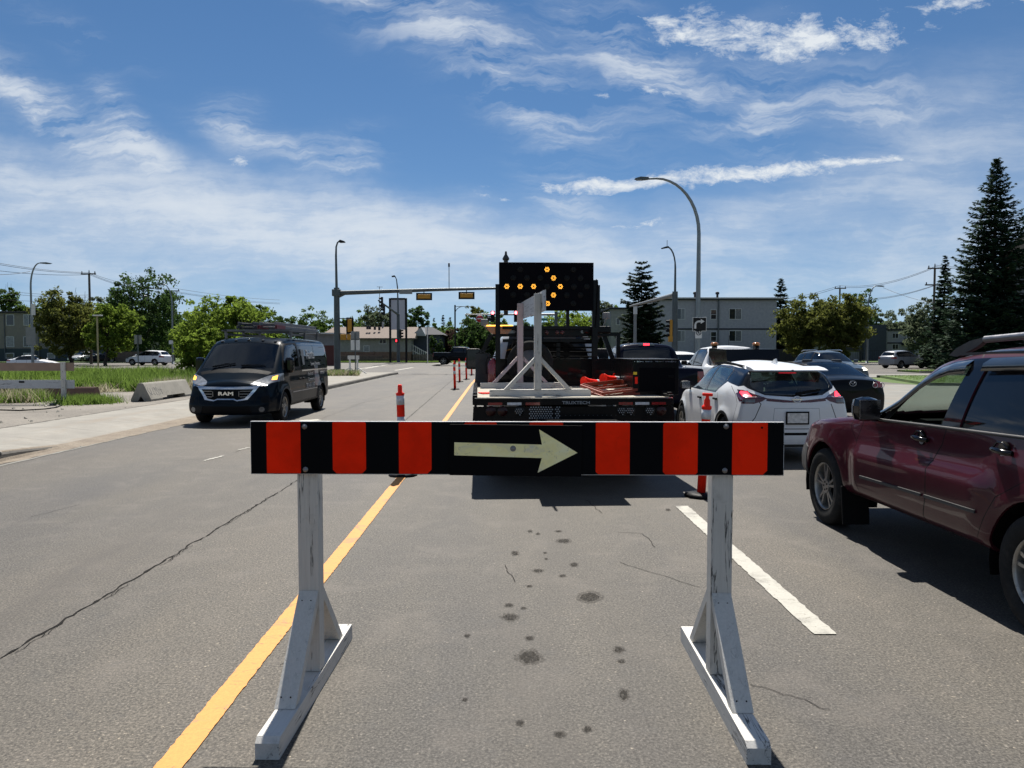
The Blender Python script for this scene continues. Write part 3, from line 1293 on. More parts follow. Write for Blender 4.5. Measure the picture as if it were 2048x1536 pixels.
# painted lines
def line(name, pts, w, mat, z=.006, rough=0.0, seg=.12, label=None):
    P2 = []
    for (a, b) in zip(pts[:-1], pts[1:]):
        L = math.hypot(b[0] - a[0], b[1] - a[1])
        n = max(1, int(L / seg)) if rough else 1
        P2 += [(a[0] + (b[0] - a[0]) * i / n, a[1] + (b[1] - a[1]) * i / n) for i in range(n)]
    P2.append(pts[-1])
    vs, fs = [], []
    r_ = random.Random(len(P2))
    for i, p in enumerate(P2):
        a, b = Vector(P2[max(i - 1, 0)]), Vector(P2[min(i + 1, len(P2) - 1)])
        d = (b - a).normalized()
        n = Vector((-d.y, d.x))
        e1, e2 = r_.uniform(-rough, rough), r_.uniform(-rough, rough)
        vs += [(p[0] + n.x * (w / 2 + e1), p[1] + n.y * (w / 2 + e1), z), (p[0] - n.x * (w / 2 + e2), p[1] - n.y * (w / 2 + e2), z)]
    for i in range(len(P2) - 1):
        fs.append([2 * i, 2 * i + 1, 2 * i + 3, 2 * i + 2])
    mb = MB()
    mb.add(vs, fs)
    return structure(mb.build(name, mat, fixn=False))


line('centre_line', [(-1.33, -4), gp(337.5, 1536), gp(805, 952), gp(894, 836), gp(943, 768), (-1.68, 50)], .115, M['yellow'], rough=.0035, seg=.03)
line('lane_line', [(1.858, 4.26), (1.865, 7.84)], .135, M['whitep'], rough=.006, seg=.04)
for k in range(-2, 6):
    if k not in (0,):
        line('lane_line', [(1.86 - .004 * k * 5, 4.32 + 9 * k), (1.86, 7.6 + 9 * k)], .140, M['whitep'], rough=.006, seg=.06)
for k in range(6):
    line('lane_line', [(5.4, 3 + 9 * k), (5.4, 6.2 + 9 * k)], .11, M['whitep'])
line('lane_line', [gp(600, 842), gp(640, 840)], .34, M['whitep'], rough=.01, seg=.1)
line('lane_line', [gp(408, 922), gp(446, 912)], .05, M['whitep'], rough=.02, seg=.03)
line('lane_line', [gp(478, 900), gp(500, 895)], .05, M['whitep'], rough=.02, seg=.03)
line('crossing_line', [gp(790, 741), gp(826, 735)], .25, M['whitep'])
line('crossing_line', [gp(716, 738), gp(758, 732)], .25, M['whitep'])
line('crossing_line', [gp(730, 737.5), gp(775, 729.5)], .2, M['whitep'])
line('crossing_line', [gp(880, 729), gp(1000, 729)], .3, M['whitep'])

line('pavement_edge', [(-9.76, -12), (-9.74, 10), (-9.77, 20), (-9.75, 38)], .035, M['crackm'], z=.139, rough=.008, seg=.2)
# left pavement with kerb; the kerb drops at an old crossing
mb = MB()
ys = [-12 + .5 * i for i in range(int((51 + 12) / .5) + 1)]


def khgt(y):
    d = min(1, max(0, (y - 11.2) / 1.8)) * (1 - min(1, max(0, (y - 25) / 3)))
    return .135 * (1 - .9 * d)


cols = []
for i, y in enumerate(ys):
    h = khgt(y)
    e = .02 * math.sin(y * 3.1) + .01 * math.sin(y * 7.7)
    xk = -7.42 if y < 48 else -7.42 + .06 * (y - 48)
    cols.append([(xk + e * .3, y, -.01), (xk - .02, y, h - .025), (xk - .05, y, h)])
for i in range(len(ys) - 1):
    for k in range(2):
        mb.add([cols[i][k], cols[i + 1][k], cols[i + 1][k + 1], cols[i][k + 1]], [[0, 1, 2, 3]])
    a, b = cols[i][2], cols[i + 1][2]
    mb.add([a, b, (b[0] - .13, b[1], b[2] + .002), (a[0] - .13, a[1], a[2] + .002)], [[0, 1, 2, 3]])
structure(mb.build('kerb', M['kerb'], fixn=True))
mb = MB()
for i in range(len(ys) - 1):
    r0 = [(-7.6, ys[i], khgt(ys[i]) + .002), (-8.6, ys[i], .13), (-9.75, ys[i], .135)]
    r1 = [(-7.6, ys[i + 1], khgt(ys[i + 1]) + .002), (-8.6, ys[i + 1], .13), (-9.75, ys[i + 1], .135)]
    for k in range(2):
        mb.add([r0[k], r0[k + 1], r1[k + 1], r1[k]], [[0, 1, 2, 3]])
mb.add([(-9.75, 38, .135), (-9.75, 51, .135), (-19, 51, .135), (-19, 47, .135), (-13, 42, .135)], [[0, 1, 2, 3, 4]])
structure(mb.build('pavement', M['walk'], fixn=True))
# sandy silt swept into the gutter
mb = MB()
r_ = random.Random(4)
n = 90
top, botm = [], []
for i in range(n + 1):
    y = 9.8 + 17.5 * i / n
    t = i / n
    w1 = .25 + .9 * math.sin(PI * t) ** .7 + r_.uniform(-.1, .1)
    w2 = .10 + .22 * math.sin(PI * t) + r_.uniform(-.04, .04)
    top.append((-7.5 - w1, y, khgt(y) * (.3 + .7 * min(1, w1 / 1.1)) + .012))
    botm.append((-7.40 + w2, y, .005))
mid = [(-7.5, y[1], khgt(y[1]) + .012) for y in top]
gut = [(-7.40, y[1], .012) for y in top]
for i in range(n):
    mb.add([top[i], top[i + 1], mid[i + 1], mid[i]], [[0, 1, 2, 3]])
    mb.add([mid[i], mid[i + 1], gut[i + 1], gut[i]], [[0, 1, 2, 3]])
    mb.add([gut[i], gut[i + 1], botm[i + 1], botm[i]], [[0, 1, 2, 3]])
M['silt'] = soil_mat('gutter_silt', (.16, .13, .10), (.20, .165, .125), (.235, .20, .155), 3, 50)
tag(mb.build('gutter_silt', M['silt'], fixn=True), kind='structure')
line('gutter_edge', [(-7.2, 2), (-7.18, 12), (-7.16, 24), (-7.18, 50)], .07, M['walk2'], z=.0055, rough=.02, seg=.2)
# gravel lot and the weedy plot behind it
sheet('gravel_lot', [(-9.76, -12), (-9.76, 38), (-13, 42), (-19, 47), (-19, 51), (-24, 51), (-24, 24), (-60, 24), (-60, -12)], .128, M['gravel'])
sheet('weed_plot', [(-60, 24.5), (-24.5, 24), (-11.5, 28), (-11.5, 38), (-19, 46), (-26, 60), (-60, 64)], .14, soil_mat('weedy_soil', (.07, .085, .03), (.12, .115, .055), (.17, .14, .09), .7, 16))
mb = MB()
for k in range(14):
    x0, x1 = -14.9 + .2 * k - .35, -14.9 + .2 * k
    w = .05 + .03 * math.sin(k)
    mb.add([(x0, 14.35 + .12 * math.sin(k * 1.3), .134), (x1, 14.4 + .12 * math.sin(k * 1.3 + 1), .134), (x1, 14.4 + w + .12 * math.sin(k * 1.3 + 1), .134), (x0, 14.35 + w + .12 * math.sin(k * 1.3), .134)], [[0, 1, 2, 3]])
mb.M = Matrix.Translation((3.6, .9, 0))
structure(mb.build('survey_mark', pmat('green_spray_mark', (.08, .24, .15), .8, var=.4, vs=20), fixn=False))
# grass by the signal pole
sheet('verge', [(-13.6, 46.8), (-10.6, 48.2), (-10.8, 49.6), (-14.2, 50.4)], .145, M['turf'])
# right side: pale apron, grass island, service road
sheet('apron', [(9.2, -10), (9.2, 30), (11.5, 38), (30, 31.5), (90, 22), (90, -10)], .008, M['walk2'])
mb = MB()
mb.prism([(19.6, 34.5), (95, 22.5), (95, 44.5), (22.5, 44.8)], -.02, .12, 'XY')
structure(mb.build('grass_island', M['turf']))
mb = MB()
mb.bar((19.55, 34.4, .06), (95, 22.4, .06), .16, .15)
mb.bar((22.4, 44.9, .06), (95, 44.6, .06), .16, .15)
structure(mb.build('kerb', M['kerb']))
sheet('apron', [(19.5, 44.98), (19.5, 51.1), (200, 51.1), (200, 44.7)], .008, M['walk2'])
mb = MB()
mb.box((115, 55.5, .05), (170, 3.0, .14))
structure(mb.build('median', M['turf']))
mb = MB()
mb.bar((30, 53.95, .06), (200, 53.95, .06), .14, .15)
mb.bar((30, 57.05, .06), (200, 57.05, .06), .14, .15)
structure(mb.build('kerb', M['walk2']))
# far side of the junction
mb = MB()
mb.box((-102, 97.5, .05), (190, 3, .14))
mb.box((107, 97.5, .05), (194, 3, .14))
structure(mb.build('verge', M['turf']))
sheet('far_pavement', rect(-200, 93.4, -5, 95.9), .01, M['walk2'])
sheet('far_pavement', rect(8, 93.4, 200, 95.9), .01, M['walk2'])
sheet('footpath', [gp(860, 731), gp(880, 731), gp(905, 724.5), gp(898, 724.5)], .13, M['walk2'])
# ------------------------------------------------------------------ plants
def leaf_mat(name, c1, c2, c3, tr=.45):
    m, nt, bs, out = new_mat(name)
    at = nt.new('ShaderNodeAttribute', attribute_name='tone')
    p = geopos(nt)
    n = nt.noise(p, .9, 4, .6)
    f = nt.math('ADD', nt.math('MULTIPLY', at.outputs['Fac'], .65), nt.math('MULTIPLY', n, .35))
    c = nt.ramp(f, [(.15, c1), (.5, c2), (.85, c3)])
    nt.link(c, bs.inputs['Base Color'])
    bs.inputs['Roughness'].default_value = .75
    bs.inputs['Specular IOR Level'].default_value = .08
    t = nt.new('ShaderNodeBsdfTranslucent')
    nt.link(nt.mix(.5, c, tuple(min(1, x * 1.6) for x in c3)), t.inputs[0])
    mx = nt.new('ShaderNodeMixShader')
    mx.inputs[0].default_value = tr
    nt.link(bs.outputs[0], mx.inputs[1])
    nt.link(t.outputs[0], mx.inputs[2])
    nt.link(mx.outputs[0], out.inputs[0])
    return m


LEAF = {
    'dark': leaf_mat('dark_leaves', (.012, .028, .010), (.025, .052, .016), (.055, .095, .025)),
    'mid': leaf_mat('mid_green_leaves', (.022, .045, .010), (.045, .085, .018), (.09, .14, .03)),
    'bright': leaf_mat('bright_green_leaves', (.04, .075, .010), (.085, .14, .018), (.16, .22, .035), .5),
    'olive': leaf_mat('olive_leaves', (.035, .048, .012), (.07, .088, .02), (.13, .14, .035)),
    'grey': leaf_mat('grey_green_leaves', (.035, .052, .03), (.07, .09, .052), (.12, .145, .09)),
    'rust': leaf_mat('purple_brown_leaves', (.02, .014, .012), (.045, .028, .024), (.08, .05, .04)),
    'needle': leaf_mat('spruce_needles', (.010, .024, .015), (.021, .044, .026), (.042, .072, .040), .16),
    'needle2': leaf_mat('pine_needles', (.010, .022, .012), (.022, .042, .022), (.045, .07, .035), .15),
    'grass': leaf_mat('grass_blades', (.035, .075, .012), (.075, .145, .022), (.14, .20, .045), .5),
    'dry': leaf_mat('dry_weeds', (.16, .13, .07), (.30, .26, .16), (.45, .42, .32), .3),
}
M['bark'] = pmat('bark', (.045, .036, .028), .9, bump=.6, bs_=14, var=.3)


def tri_mesh(name, V, tone, mat, k=4):
    """V: (n*k,3) vertices of separate k-gons"""
    n = len(V) // k
    me = bpy.data.meshes.new(name)
    me.vertices.add(n * k)
    me.vertices.foreach_set('co', V.astype(np.float32).ravel())
    me.loops.add(n * k)
    me.loops.foreach_set('vertex_index', np.arange(n * k, dtype=np.int32))
    me.polygons.add(n)
    me.polygons.foreach_set('loop_start', np.arange(0, n * k, k, dtype=np.int32))
    me.materials.append(mat)
    at = me.attributes.new('tone', 'FLOAT', 'FACE')
    at.data.foreach_set('value', tone.astype(np.float32))
    me.update()
    me.validate()
    return me


def leaves(cent, size, flat=.0, elong=1.6):
    """random oriented leaf quads (diamonds) at the centres"""
    n = len(cent)
    u = rng.normal(size=(n, 3))
    u /= np.linalg.norm(u, axis=1)[:, None]
    w = rng.normal(size=(n, 3))
    v = np.cross(u, w)
    v /= np.linalg.norm(v, axis=1)[:, None]
    s = size * rng.uniform(.6, 1.4, n)[:, None]
    a = cent + u * s * elong * .5
    b = cent + v * s * .42
    c = cent - u * s * elong * .5
    d = cent - v * s * .42
    return np.stack([a, b, c, d], 1).reshape(-1, 3)


def crown_points(rx, ry, rz, nl, nc, seed, flatb=.5, gap=.5):
    """leaf positions: clumps spread on and inside an uneven ellipsoid"""
    r = np.random.default_rng(seed)
    d = r.normal(size=(nc, 3))
    d /= np.linalg.norm(d, axis=1)[:, None]
    d[:, 2] = np.where(d[:, 2] < 0, d[:, 2] * flatb, d[:, 2])
    # lobes
    lob = r.normal(size=(7, 3))
    lob /= np.linalg.norm(lob, axis=1)[:, None]
    amp = 1 + .22 * np.max(np.clip(d @ lob.T, 0, 1) ** 4 * r.uniform(-.8, 1.2, 7), axis=1) + r.normal(0, .07, nc)
    rad = (r.uniform(.12, 1, nc) ** .5) * amp
    cl = d * rad[:, None] * np.array([rx, ry, rz])
    cs = r.uniform(.09, .22, nc) * (rx + rz) / 2
    k = r.integers(0, nc, nl)
    off = r.normal(size=(nl, 3))
    off /= np.linalg.norm(off, axis=1)[:, None]
    off *= (r.uniform(0, 1, nl) ** .5)[:, None] * cs[k][:, None] * np.array([1, 1, .72])
    pts = cl[k] + off
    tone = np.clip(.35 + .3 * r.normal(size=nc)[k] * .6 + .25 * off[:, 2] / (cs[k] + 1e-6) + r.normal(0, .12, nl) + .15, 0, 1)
    return pts, tone, cl


def limb(mb, p, q, r0, r1, seed, n=5):
    r = random.Random(seed)
    p, q = Vector(p), Vector(q)
    L = (q - p).length
    pts = [p + (q - p) * (i / n) + Vector((r.uniform(-1, 1), r.uniform(-1, 1), r.uniform(-.5, .5))) * L * .05 * (0 < i < n) for i in range(n + 1)]
    mb.tube(pts, [r0 + (r1 - r0) * i / n for i in range(n + 1)], 7, caps=False)
    return pts


def tree(px, ptop, D, wpx, kind, label, name='tree', pbot=None, nl=5200, trunk_px=None, leafs=.24, lean=0, seed=1, group='broadleaved trees round the junction', bare=0, x0=None, cat='tree', base_z=0.0, squash=1.0):
    """px, ptop: crown centre column and top row in the photo's frame of reference; D: distance in metres"""
    top = P(px, ptop, D)
    H = top.z
    X = top.x
    rx = wpx / 2 / F * D
    zb = P(px, max(pbot, 716) if (pbot and pbot > 690) else pbot, D).z if pbot else H * .25
    rz = (H - zb) / 2
    cz = (H + zb) / 2
    tx = P(trunk_px, ptop, D).x - X if trunk_px else 0
    root = thing(name, label, cat, (X + tx, D, base_z), 0, group)
    pts, tone, cl = crown_points(rx, rx * .9 * squash, rz, int(nl * 1.7), max(60, nl // 26), seed, flatb=.95)
    pts[:, 0] += -tx
    pts[:, 2] += cz - base_z
    keep = pts[:, 2] > .05
    pts, tone = pts[keep], tone[keep]
    V = leaves(pts, leafs)
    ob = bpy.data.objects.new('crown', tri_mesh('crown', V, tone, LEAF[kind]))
    link(ob, root)
    mb = MB()
    r = random.Random(seed)
    fork = Vector((-tx * .3, 0, max(.8, zb - base_z + rz * .35)))
    limb(mb, (0, 0, -.05), fork, .035 * H * .6 + .06, .02 * H * .6 + .04, seed)
    idx = sorted(range(len(cl)), key=lambda i: r.random())[:9]
    for k, i in enumerate(idx):
        e = Vector(cl[i]) * .9 + Vector((-tx, 0, cz - base_z))
        if e.z < fork.z - .5:
            continue
        limb(mb, fork, e, .014 * H * .6 + .03, .02, seed + k)
    for k in range(bare):
        e = Vector((r.uniform(-.7, .7) * rx - tx, r.uniform(-.3, .3) * rx, H - base_z + r.uniform(-.05, .10) * H))
        s0 = Vector((e.x * .6, 0, cz - base_z))
        pp = limb(mb, s0, e, .04, .012, seed + 50 + k)
        for j in range(3):
            q = pp[3] + Vector((r.uniform(-.8, .8), 0, r.uniform(.2, .9)))
            limb(mb, pp[2 + (j % 2)], q, .02, .008, seed + 90 + k * 3 + j, 3)
    mb.build('trunk', M['bark'], root)
    return root


def spruce(px, ptop, D, wpx, label, name='spruce_tree', kind='needle', pbot=720, whorls=26, per=9, tuft=34, seed=1, droop=.25, open_=.0, group=None, size=.16, sparse_top=True, profile=None):
    top = P(px, ptop, D)
    H = top.z
    R0 = wpx / 2 / F * D
    zb = max(.4, P(px, pbot, D).z)
    root = thing(name, label, 'tree', (top.x, D, 0), 0, group)
    r = np.random.default_rng(seed)
    mb = MB()
    mb.tube([(0, 0, -.05), (0, 0, H * .4), (0, 0, H * .97)], [.016 * H + .05, .011 * H + .02, .012], 8, caps=False)
    C_, U_, T_, S_ = [], [], [], []
    for w in range(whorls):
        t = (w + .5) / whorls
        z0 = zb + (H - zb) * t ** .95
        Rr = R0 * ((1 - t) ** .82 * 1.02 + .015)
        if profile:
            Rr = R0 * np.interp(t, [a for a, b in profile], [b for a, b in profile])
        nb = max(4, int(per * (.55 + .6 * (1 - t))))
        ph = r.uniform(0, 6.28)
        for b in range(nb):
            a = ph + 2 * PI * b / nb + r.uniform(-.25, .25)
            L = Rr * r.uniform(.62, 1.12)
            if open_ and r.uniform() < open_:
                continue
            z = z0 + r.uniform(-.5, .5) * (H - zb) / whorls * .8
            up = .30 * (t > .8) * (1 if sparse_top else 0) + .5 * max(0, t - .9) * 5
            dr = droop * (1 - t) + r.uniform(-.05, .06)
            d = np.array([math.cos(a), math.sin(a), 0])
            n = max(7, int(tuft * (L / R0 + .12)))
            s = r.uniform(.08, 1, n) ** .8
            zc = z + up * s * L - dr * L * np.sin(s * PI * .75) + .14 * L * s ** 3
            pos = d[None, :] * (s * L)[:, None]
            pos[:, 2] = zc
            lat = np.array([-math.sin(a), math.cos(a), 0])
            wd = (1 - s) ** .6 * .26 * L + .06
            lo = r.uniform(-1, 1, n) * wd
            pos += lat[None, :] * lo[:, None]
            pos[:, 2] += r.normal(0, .035, n) - np.abs(lo) * .18
            u = d[None, :] * .75 + lat[None, :] * (np.sign(lo) * .7)[:, None] + r.normal(0, .25, (n, 3))
            u[:, 2] -= .10
            u /= np.linalg.norm(u, axis=1)[:, None]
            C_.append(pos)
            U_.append(u)
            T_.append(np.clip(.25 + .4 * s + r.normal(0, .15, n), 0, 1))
            S_.append(np.full(n, size * (.7 + .6 * (1 - t))) * r.uniform(.7, 1.3, n))
            if L > .8 and D < 80:
                mb.tube([(0, 0, z), tuple(d * L * .5 + np.array([0, 0, z - dr * L * .55 + up * L * .5])), tuple(d * L * .92 + np.array([0, 0, zc.min() if up == 0 else z + up * L]))], [.03, .02, .008], 4, caps=False)
    Cn, U, T, S = np.concatenate(C_), np.concatenate(U_), np.concatenate(T_), np.concatenate(S_)
    n = len(Cn)
    w = r.normal(size=(n, 3)) * .35 + np.array([0, 0, 1])
    v = np.cross(U, w)
    v /= np.linalg.norm(v, axis=1)[:, None]
    s = S[:, None]
    V = np.stack([Cn + U * s * 1.25, Cn + v * s * .42 + U * s * .1, Cn - U * s * .7, Cn - v * s * .42 + U * s * .1], 1).reshape(-1, 3)
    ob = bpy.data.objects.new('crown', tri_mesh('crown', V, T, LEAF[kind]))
    link(ob, root)
    mb.build('trunk', M['bark'], root)
    return root


BL = "broadleaved trees round the junction"
# left side
tree(15, 572, 122, 60, 'mid', 'small-crowned tree above the left apartment roof, at the frame edge', seed=3, pbot=660, nl=2600, bare=3)
tree(70, 606, 128, 120, 'mid', 'low tree showing above the left apartment roof beyond the lamp', seed=4, pbot=670, nl=2600)
tree(138, 584, 84, 118, 'olive', 'wide grey-olive tree left of the tall pole, with dead twigs on top', seed=5, pbot=700, nl=7500, bare=5, leafs=.2, group=BL)
tree(222, 606, 80, 92, 'bright', 'yellow-green tree right of the tall pole, its trunk leaning', seed=6, pbot=712, nl=5200, leafs=.2, trunk_px=208)
tree(280, 556, 104, 150, 'dark', 'tallest dark green tree behind the transformer pole', seed=7, pbot=716, nl=9000, leafs=.24, bare=3)
tree(372, 640, 112, 80, 'mid', 'small tree behind the second utility pole', seed=8, pbot=716, nl=2600, leafs=.24)
tree(455, 600, 46, 178, 'bright', 'bright green young tree behind the dark van', name='tree', seed=9, pbot=742, nl=9500, leafs=.125, trunk_px=440)
tree(398, 655, 40, 80, 'bright', 'leafy bush reaching down to the weeds left of the van', name='bush', seed=19, pbot=752, nl=4200, leafs=.11, cat='bush')
tree(470, 583, 46.5, 44, 'bright', 'pointed leader shoot of a young tree above the van ladders', seed=39, pbot=655, nl=1300, leafs=.12)
tree(560, 622, 130, 90, 'dark', 'dark tree far behind the van ladders', seed=10, pbot=700, nl=3000)
tree(625, 616, 134, 100, 'mid', 'round green tree behind the brown roof, left of the signal pole', seed=11, pbot=700, nl=3600)
tree(690, 632, 130, 60, 'mid', 'tree crown between the signal pole and the roof ridge', seed=12, pbot=690, nl=2200)
tree(760, 612, 128, 78, 'grey', 'blue-green tree left of the blank billboard', seed=13, pbot=690, nl=3600)
tree(832, 620, 128, 60, 'dark', 'broad dark tree right of the blank billboard', seed=14, pbot=690, nl=3200)
tree(908, 655, 118, 80, 'rust', 'purple-brown tree between the fence and the black bracket pole', seed=15, pbot=722, nl=4200)
tree(955, 640, 112, 100, 'dark', 'large dark tree behind the do-not-enter sign', seed=16, pbot=722, nl=6500)
tree(948, 606, 150, 50, 'olive', 'light green crown rising above the dark tree left of the truck', seed=17, pbot=680, nl=1800)
for k, (px, pt, w) in enumerate([(868, 636, 18), (886, 630, 20), (900, 634, 18)]):
    spruce(px, pt, 150, w, ['slim far spruce, leftmost of three beyond the houses', 'slim far spruce, middle of three beyond the houses', 'slim far spruce, rightmost of three beyond the houses'][k], whorls=16, per=7, tuft=12, seed=60 + k, size=.32, group='far spruces', pbot=712)
for k, (px, pt, w) in enumerate([(866, 672, 16), (880, 678, 14)]):
    tree(px, pt, 101, w, 'dark', ['taller columnar cedar at the end of the fence', 'shorter columnar cedar right beside the taller one'][k], name='cedar', seed=70 + k, pbot=722, nl=900, leafs=.16, group='columnar cedars')
for k, (px, pt, w, kd, lb) in enumerate([
        (100, 612, 90, 'mid', 'green tree filling the gap left of the wide grey-olive tree'), (180, 598, 110, 'grey', 'grey-green tree far behind the tall left pole'),
        (250, 600, 90, 'dark', 'dark tree far behind the yellow-green one'), (325, 590, 80, 'dark', 'dark tree just left of the crossarm pole'),
        (408, 622, 90, 'mid', 'green tree far behind the bright young tree'), (520, 612, 90, 'mid', 'broad green tree far behind the van roof'),
        (730, 628, 80, 'mid', 'green tree beyond the bungalow ridge'), (800, 636, 80, 'dark', 'dark tree beyond the blank billboard'),
        (890, 648, 90, 'mid', 'green tree filling behind the purple-brown one'), (985, 630, 80, 'mid', 'green tree just left of the truck cab')]):
    tree(px, pt, 126 + 2 * k, w, kd, lb, seed=120 + k, pbot=718, nl=3400, leafs=.30, group=BL)
for k, (px, pt, w, kd, lb) in enumerate([
        (1580, 612, 80, 'mid', 'green tree right behind the end of the grey block'), (1650, 606, 100, 'dark', 'dark tree far behind the olive pair'),
        (1780, 640, 90, 'mid', 'green tree behind the stair tower'), (1830, 632, 90, 'grey', 'grey-green tree far behind the tall right pole')]):
    tree(px, pt, 134 + 2 * k, w, kd, lb, seed=140 + k, pbot=718, nl=3400, leafs=.30, group=BL)
# middle
tree(1060, 640, 125, 120, 'dark', 'dark tree behind the cab of the deck truck', seed=21, pbot=715, nl=3600)
tree(1140, 615, 118, 116, 'bright', 'light green tree below the arrow board', seed=22, pbot=715, nl=6000)
tree(1202, 592, 122, 60, 'grey', 'loose tree right of the arrow board', seed=23, pbot=715, nl=3400)
tree(1232, 605, 128, 52, 'mid', 'tree between the arrow board and the pine', seed=24, pbot=715, nl=2600)
spruce(1284, 525, 84, 100, 'open-crowned pine standing in front of the grey apartment block', name='pine_tree', kind='needle2', whorls=26, per=11, tuft=100, seed=31, size=.25, open_=.14, droop=.04, sparse_top=False,
       profile=[(0, .95), (.15, 1.0), (.35, .82), (.5, .88), (.62, .72), (.75, .78), (.9, .45), (1, .18)])
spruce(1562, 556, 118, 84, 'dark spruce behind the right end of the grey apartment block', whorls=20, per=11, tuft=60, seed=32, size=.36, pbot=715)
tree(1612, 592, 92, 118, 'olive', 'olive tree, left half of the wide pair right of the grey block', seed=33, pbot=706, nl=7500, leafs=.22, squash=.7)
tree(1684, 588, 88, 112, 'olive', 'olive tree with a forked trunk, right half of the wide pair', seed=34, pbot=700, nl=7500, leafs=.22, squash=.7)
tree(1722, 582, 120, 76, 'dark', 'dark tree behind the olive pair by the curved lamp', seed=35, pbot=706, nl=3800)
tree(1762, 622, 125, 50, 'grey', 'small grey-green tree right of the curved lamp', seed=36, pbot=712, nl=2000)
tree(1800, 618, 132, 80, 'grey', 'pale grey-green tree behind the slate-blue flats', seed=37, pbot=712, nl=3800)
tree(1848, 604, 112, 74, 'grey', 'grey-green tree left of the tall right utility pole', seed=38, pbot=712, nl=4600)
spruce(1891, 512, 72, 76, 'narrow spruce just left of the giant one', whorls=26, per=11, tuft=46, seed=42, size=.24)
spruce(1994, 318, 50, 200, 'giant dark spruce at the right edge of the view', whorls=46, per=14, tuft=96, seed=41, size=.165, droop=.22,
       profile=[(0, .95), (.12, 1.0), (.3, .93), (.45, .80), (.58, .66), (.68, .52), (.8, .34), (.9, .19), (.97, .09), (1, .04)])
spruce(1868, 676, 66, 66, 'low spreading spruce at the foot of the utility pole', kind='needle2', whorls=12, per=9, tuft=26, seed=43, size=.2, pbot=735)
spruce(1905, 640, 55, 80, 'young light green spruce below the giant one', kind='needle2', whorls=14, per=9, tuft=30, seed=44, size=.18, pbot=735)


# ------------------------------------------------------------------ grass and weeds
def blades(n, xy, h, w, z0, lean=.35):
    a = rng.uniform(0, 2 * PI, n)
    d = np.stack([np.cos(a), np.sin(a), np.zeros(n)], 1)
    b = np.stack([xy[:, 0], xy[:, 1], np.full(n, z0)], 1)
    hh = h * rng.uniform(.5, 1.25, n)
    tip = b + np.stack([rng.normal(0, lean, n) * hh, rng.normal(0, lean, n) * hh, hh], 1)
    return np.stack([b - d * w, b + d * w, tip], 1).reshape(-1, 3)


def in_poly_pts(n, poly):
    xs = [p[0] for p in poly]
    ys_ = [p[1] for p in poly]
    out = []
    while len(out) < n:
        x = rng.uniform(min(xs), max(xs), n)
        y = rng.uniform(min(ys_), max(ys_), n)
        out += [(a, b) for a, b in zip(x, y) if inpoly(a, b, poly)]
    return np.array(out[:n])


def patch(name, n, poly, h, w, kind, label=None, z0=.13, clump=0, lean=.35):
    xy = in_poly_pts(n, poly)
    if clump:
        c = in_poly_pts(clump, poly)
        k = rng.integers(0, clump, n)
        xy = c[k] + rng.normal(0, .28, (n, 2))
    V = blades(n, xy, h, w, z0, lean)
    tone = np.clip(rng.normal(.5, .22, n), 0, 1)
    o = bpy.data.objects.new(name, tri_mesh(name, V, tone, LEAF[kind], 3))
    link(o)
    return tag(o, kind='stuff')


WP = [(-58, 24.8), (-24.5, 24.6), (-12.6, 28), (-11.8, 38), (-19, 46), (-26, 60), (-58, 62)]
patch('grass', 26000, [(-58, 28.5), (-24.5, 28), (-14.2, 30), (-12.4, 38), (-19, 46), (-26, 60), (-58, 62)], .17, .02, 'grass')
patch('grass', 5000, WP, .10, .014, 'grass')
patch('grass', 22000, [(-58, 30), (-16, 30), (-13, 38), (-26, 58), (-58, 60)], .26, .022, 'grass', clump=260)
patch('weeds', 5000, [(-58, 29), (-20, 29), (-18, 40), (-58, 44)], .30, .02, 'dry', clump=40, lean=.5)
patch('grass', 6000, [(-24, 30), (-13, 30), (-13, 38), (-22, 46), (-28, 44)], .62, .024, 'grass', clump=44)
patch('weeds', 9000, [(-40, 24.6), (-24, 24.4), (-12.5, 27.5), (-12.2, 34), (-40, 33)], .34, .018, 'dry', clump=90, lean=.5)
patch('weeds', 5000, [(-17.5, 28), (-12.2, 28), (-12.2, 33), (-17.5, 32)], .55, .02, 'grass', clump=16)
patch('weeds', 3000, [(-13.4, 27.4), (-10.9, 27.2), (-10.9, 33), (-13.4, 33)], .45, .016, 'dry', clump=22, lean=.5)
patch('grass', 2400, [(-12.3, 21.0), (-11.5, 21.2), (-11.6, 21.9), (-12.3, 21.9)], .26, .010, 'grass', clump=7)
patch('weeds', 1100, [(-14.6, 21.9), (-13.9, 21.9), (-13.9, 22.6), (-14.6, 22.6)], .36, .014, 'grass', clump=7)
patch('weeds', 400, [(-14.6, 21.9), (-13.9, 21.9), (-13.9, 22.6), (-14.6, 22.6)], .42, .014, 'dry', clump=7)
patch('grass', 2600, [(-13.8, 46.6), (-10.2, 48.2), (-10.8, 49.8), (-14.2, 50.4)], .22, .02, 'grass')
patch('weeds', 1600, [(-10.9, 43.9), (-8.6, 44.3), (-8.9, 45.9), (-10.9, 45.9)], .32, .016, 'grass')
patch('weeds', 900, [(-10.9, 43.8), (-8.6, 44.2), (-8.9, 45.9), (-10.9, 45.9)], .34, .016, 'dry', lean=.6)
patch('grass', 16000, [(20, 34.8), (60, 28.6), (60, 44), (22.6, 44.4)], .07, .014, 'grass', z0=.12)
patch('grass', 5000, rect(-30, 96.2, -6, 98.8), .14, .03, 'grass', z0=.12)
patch('grass', 6000, rect(30, 54.2, 80, 56.8), .10, .02, 'grass', z0=.12)
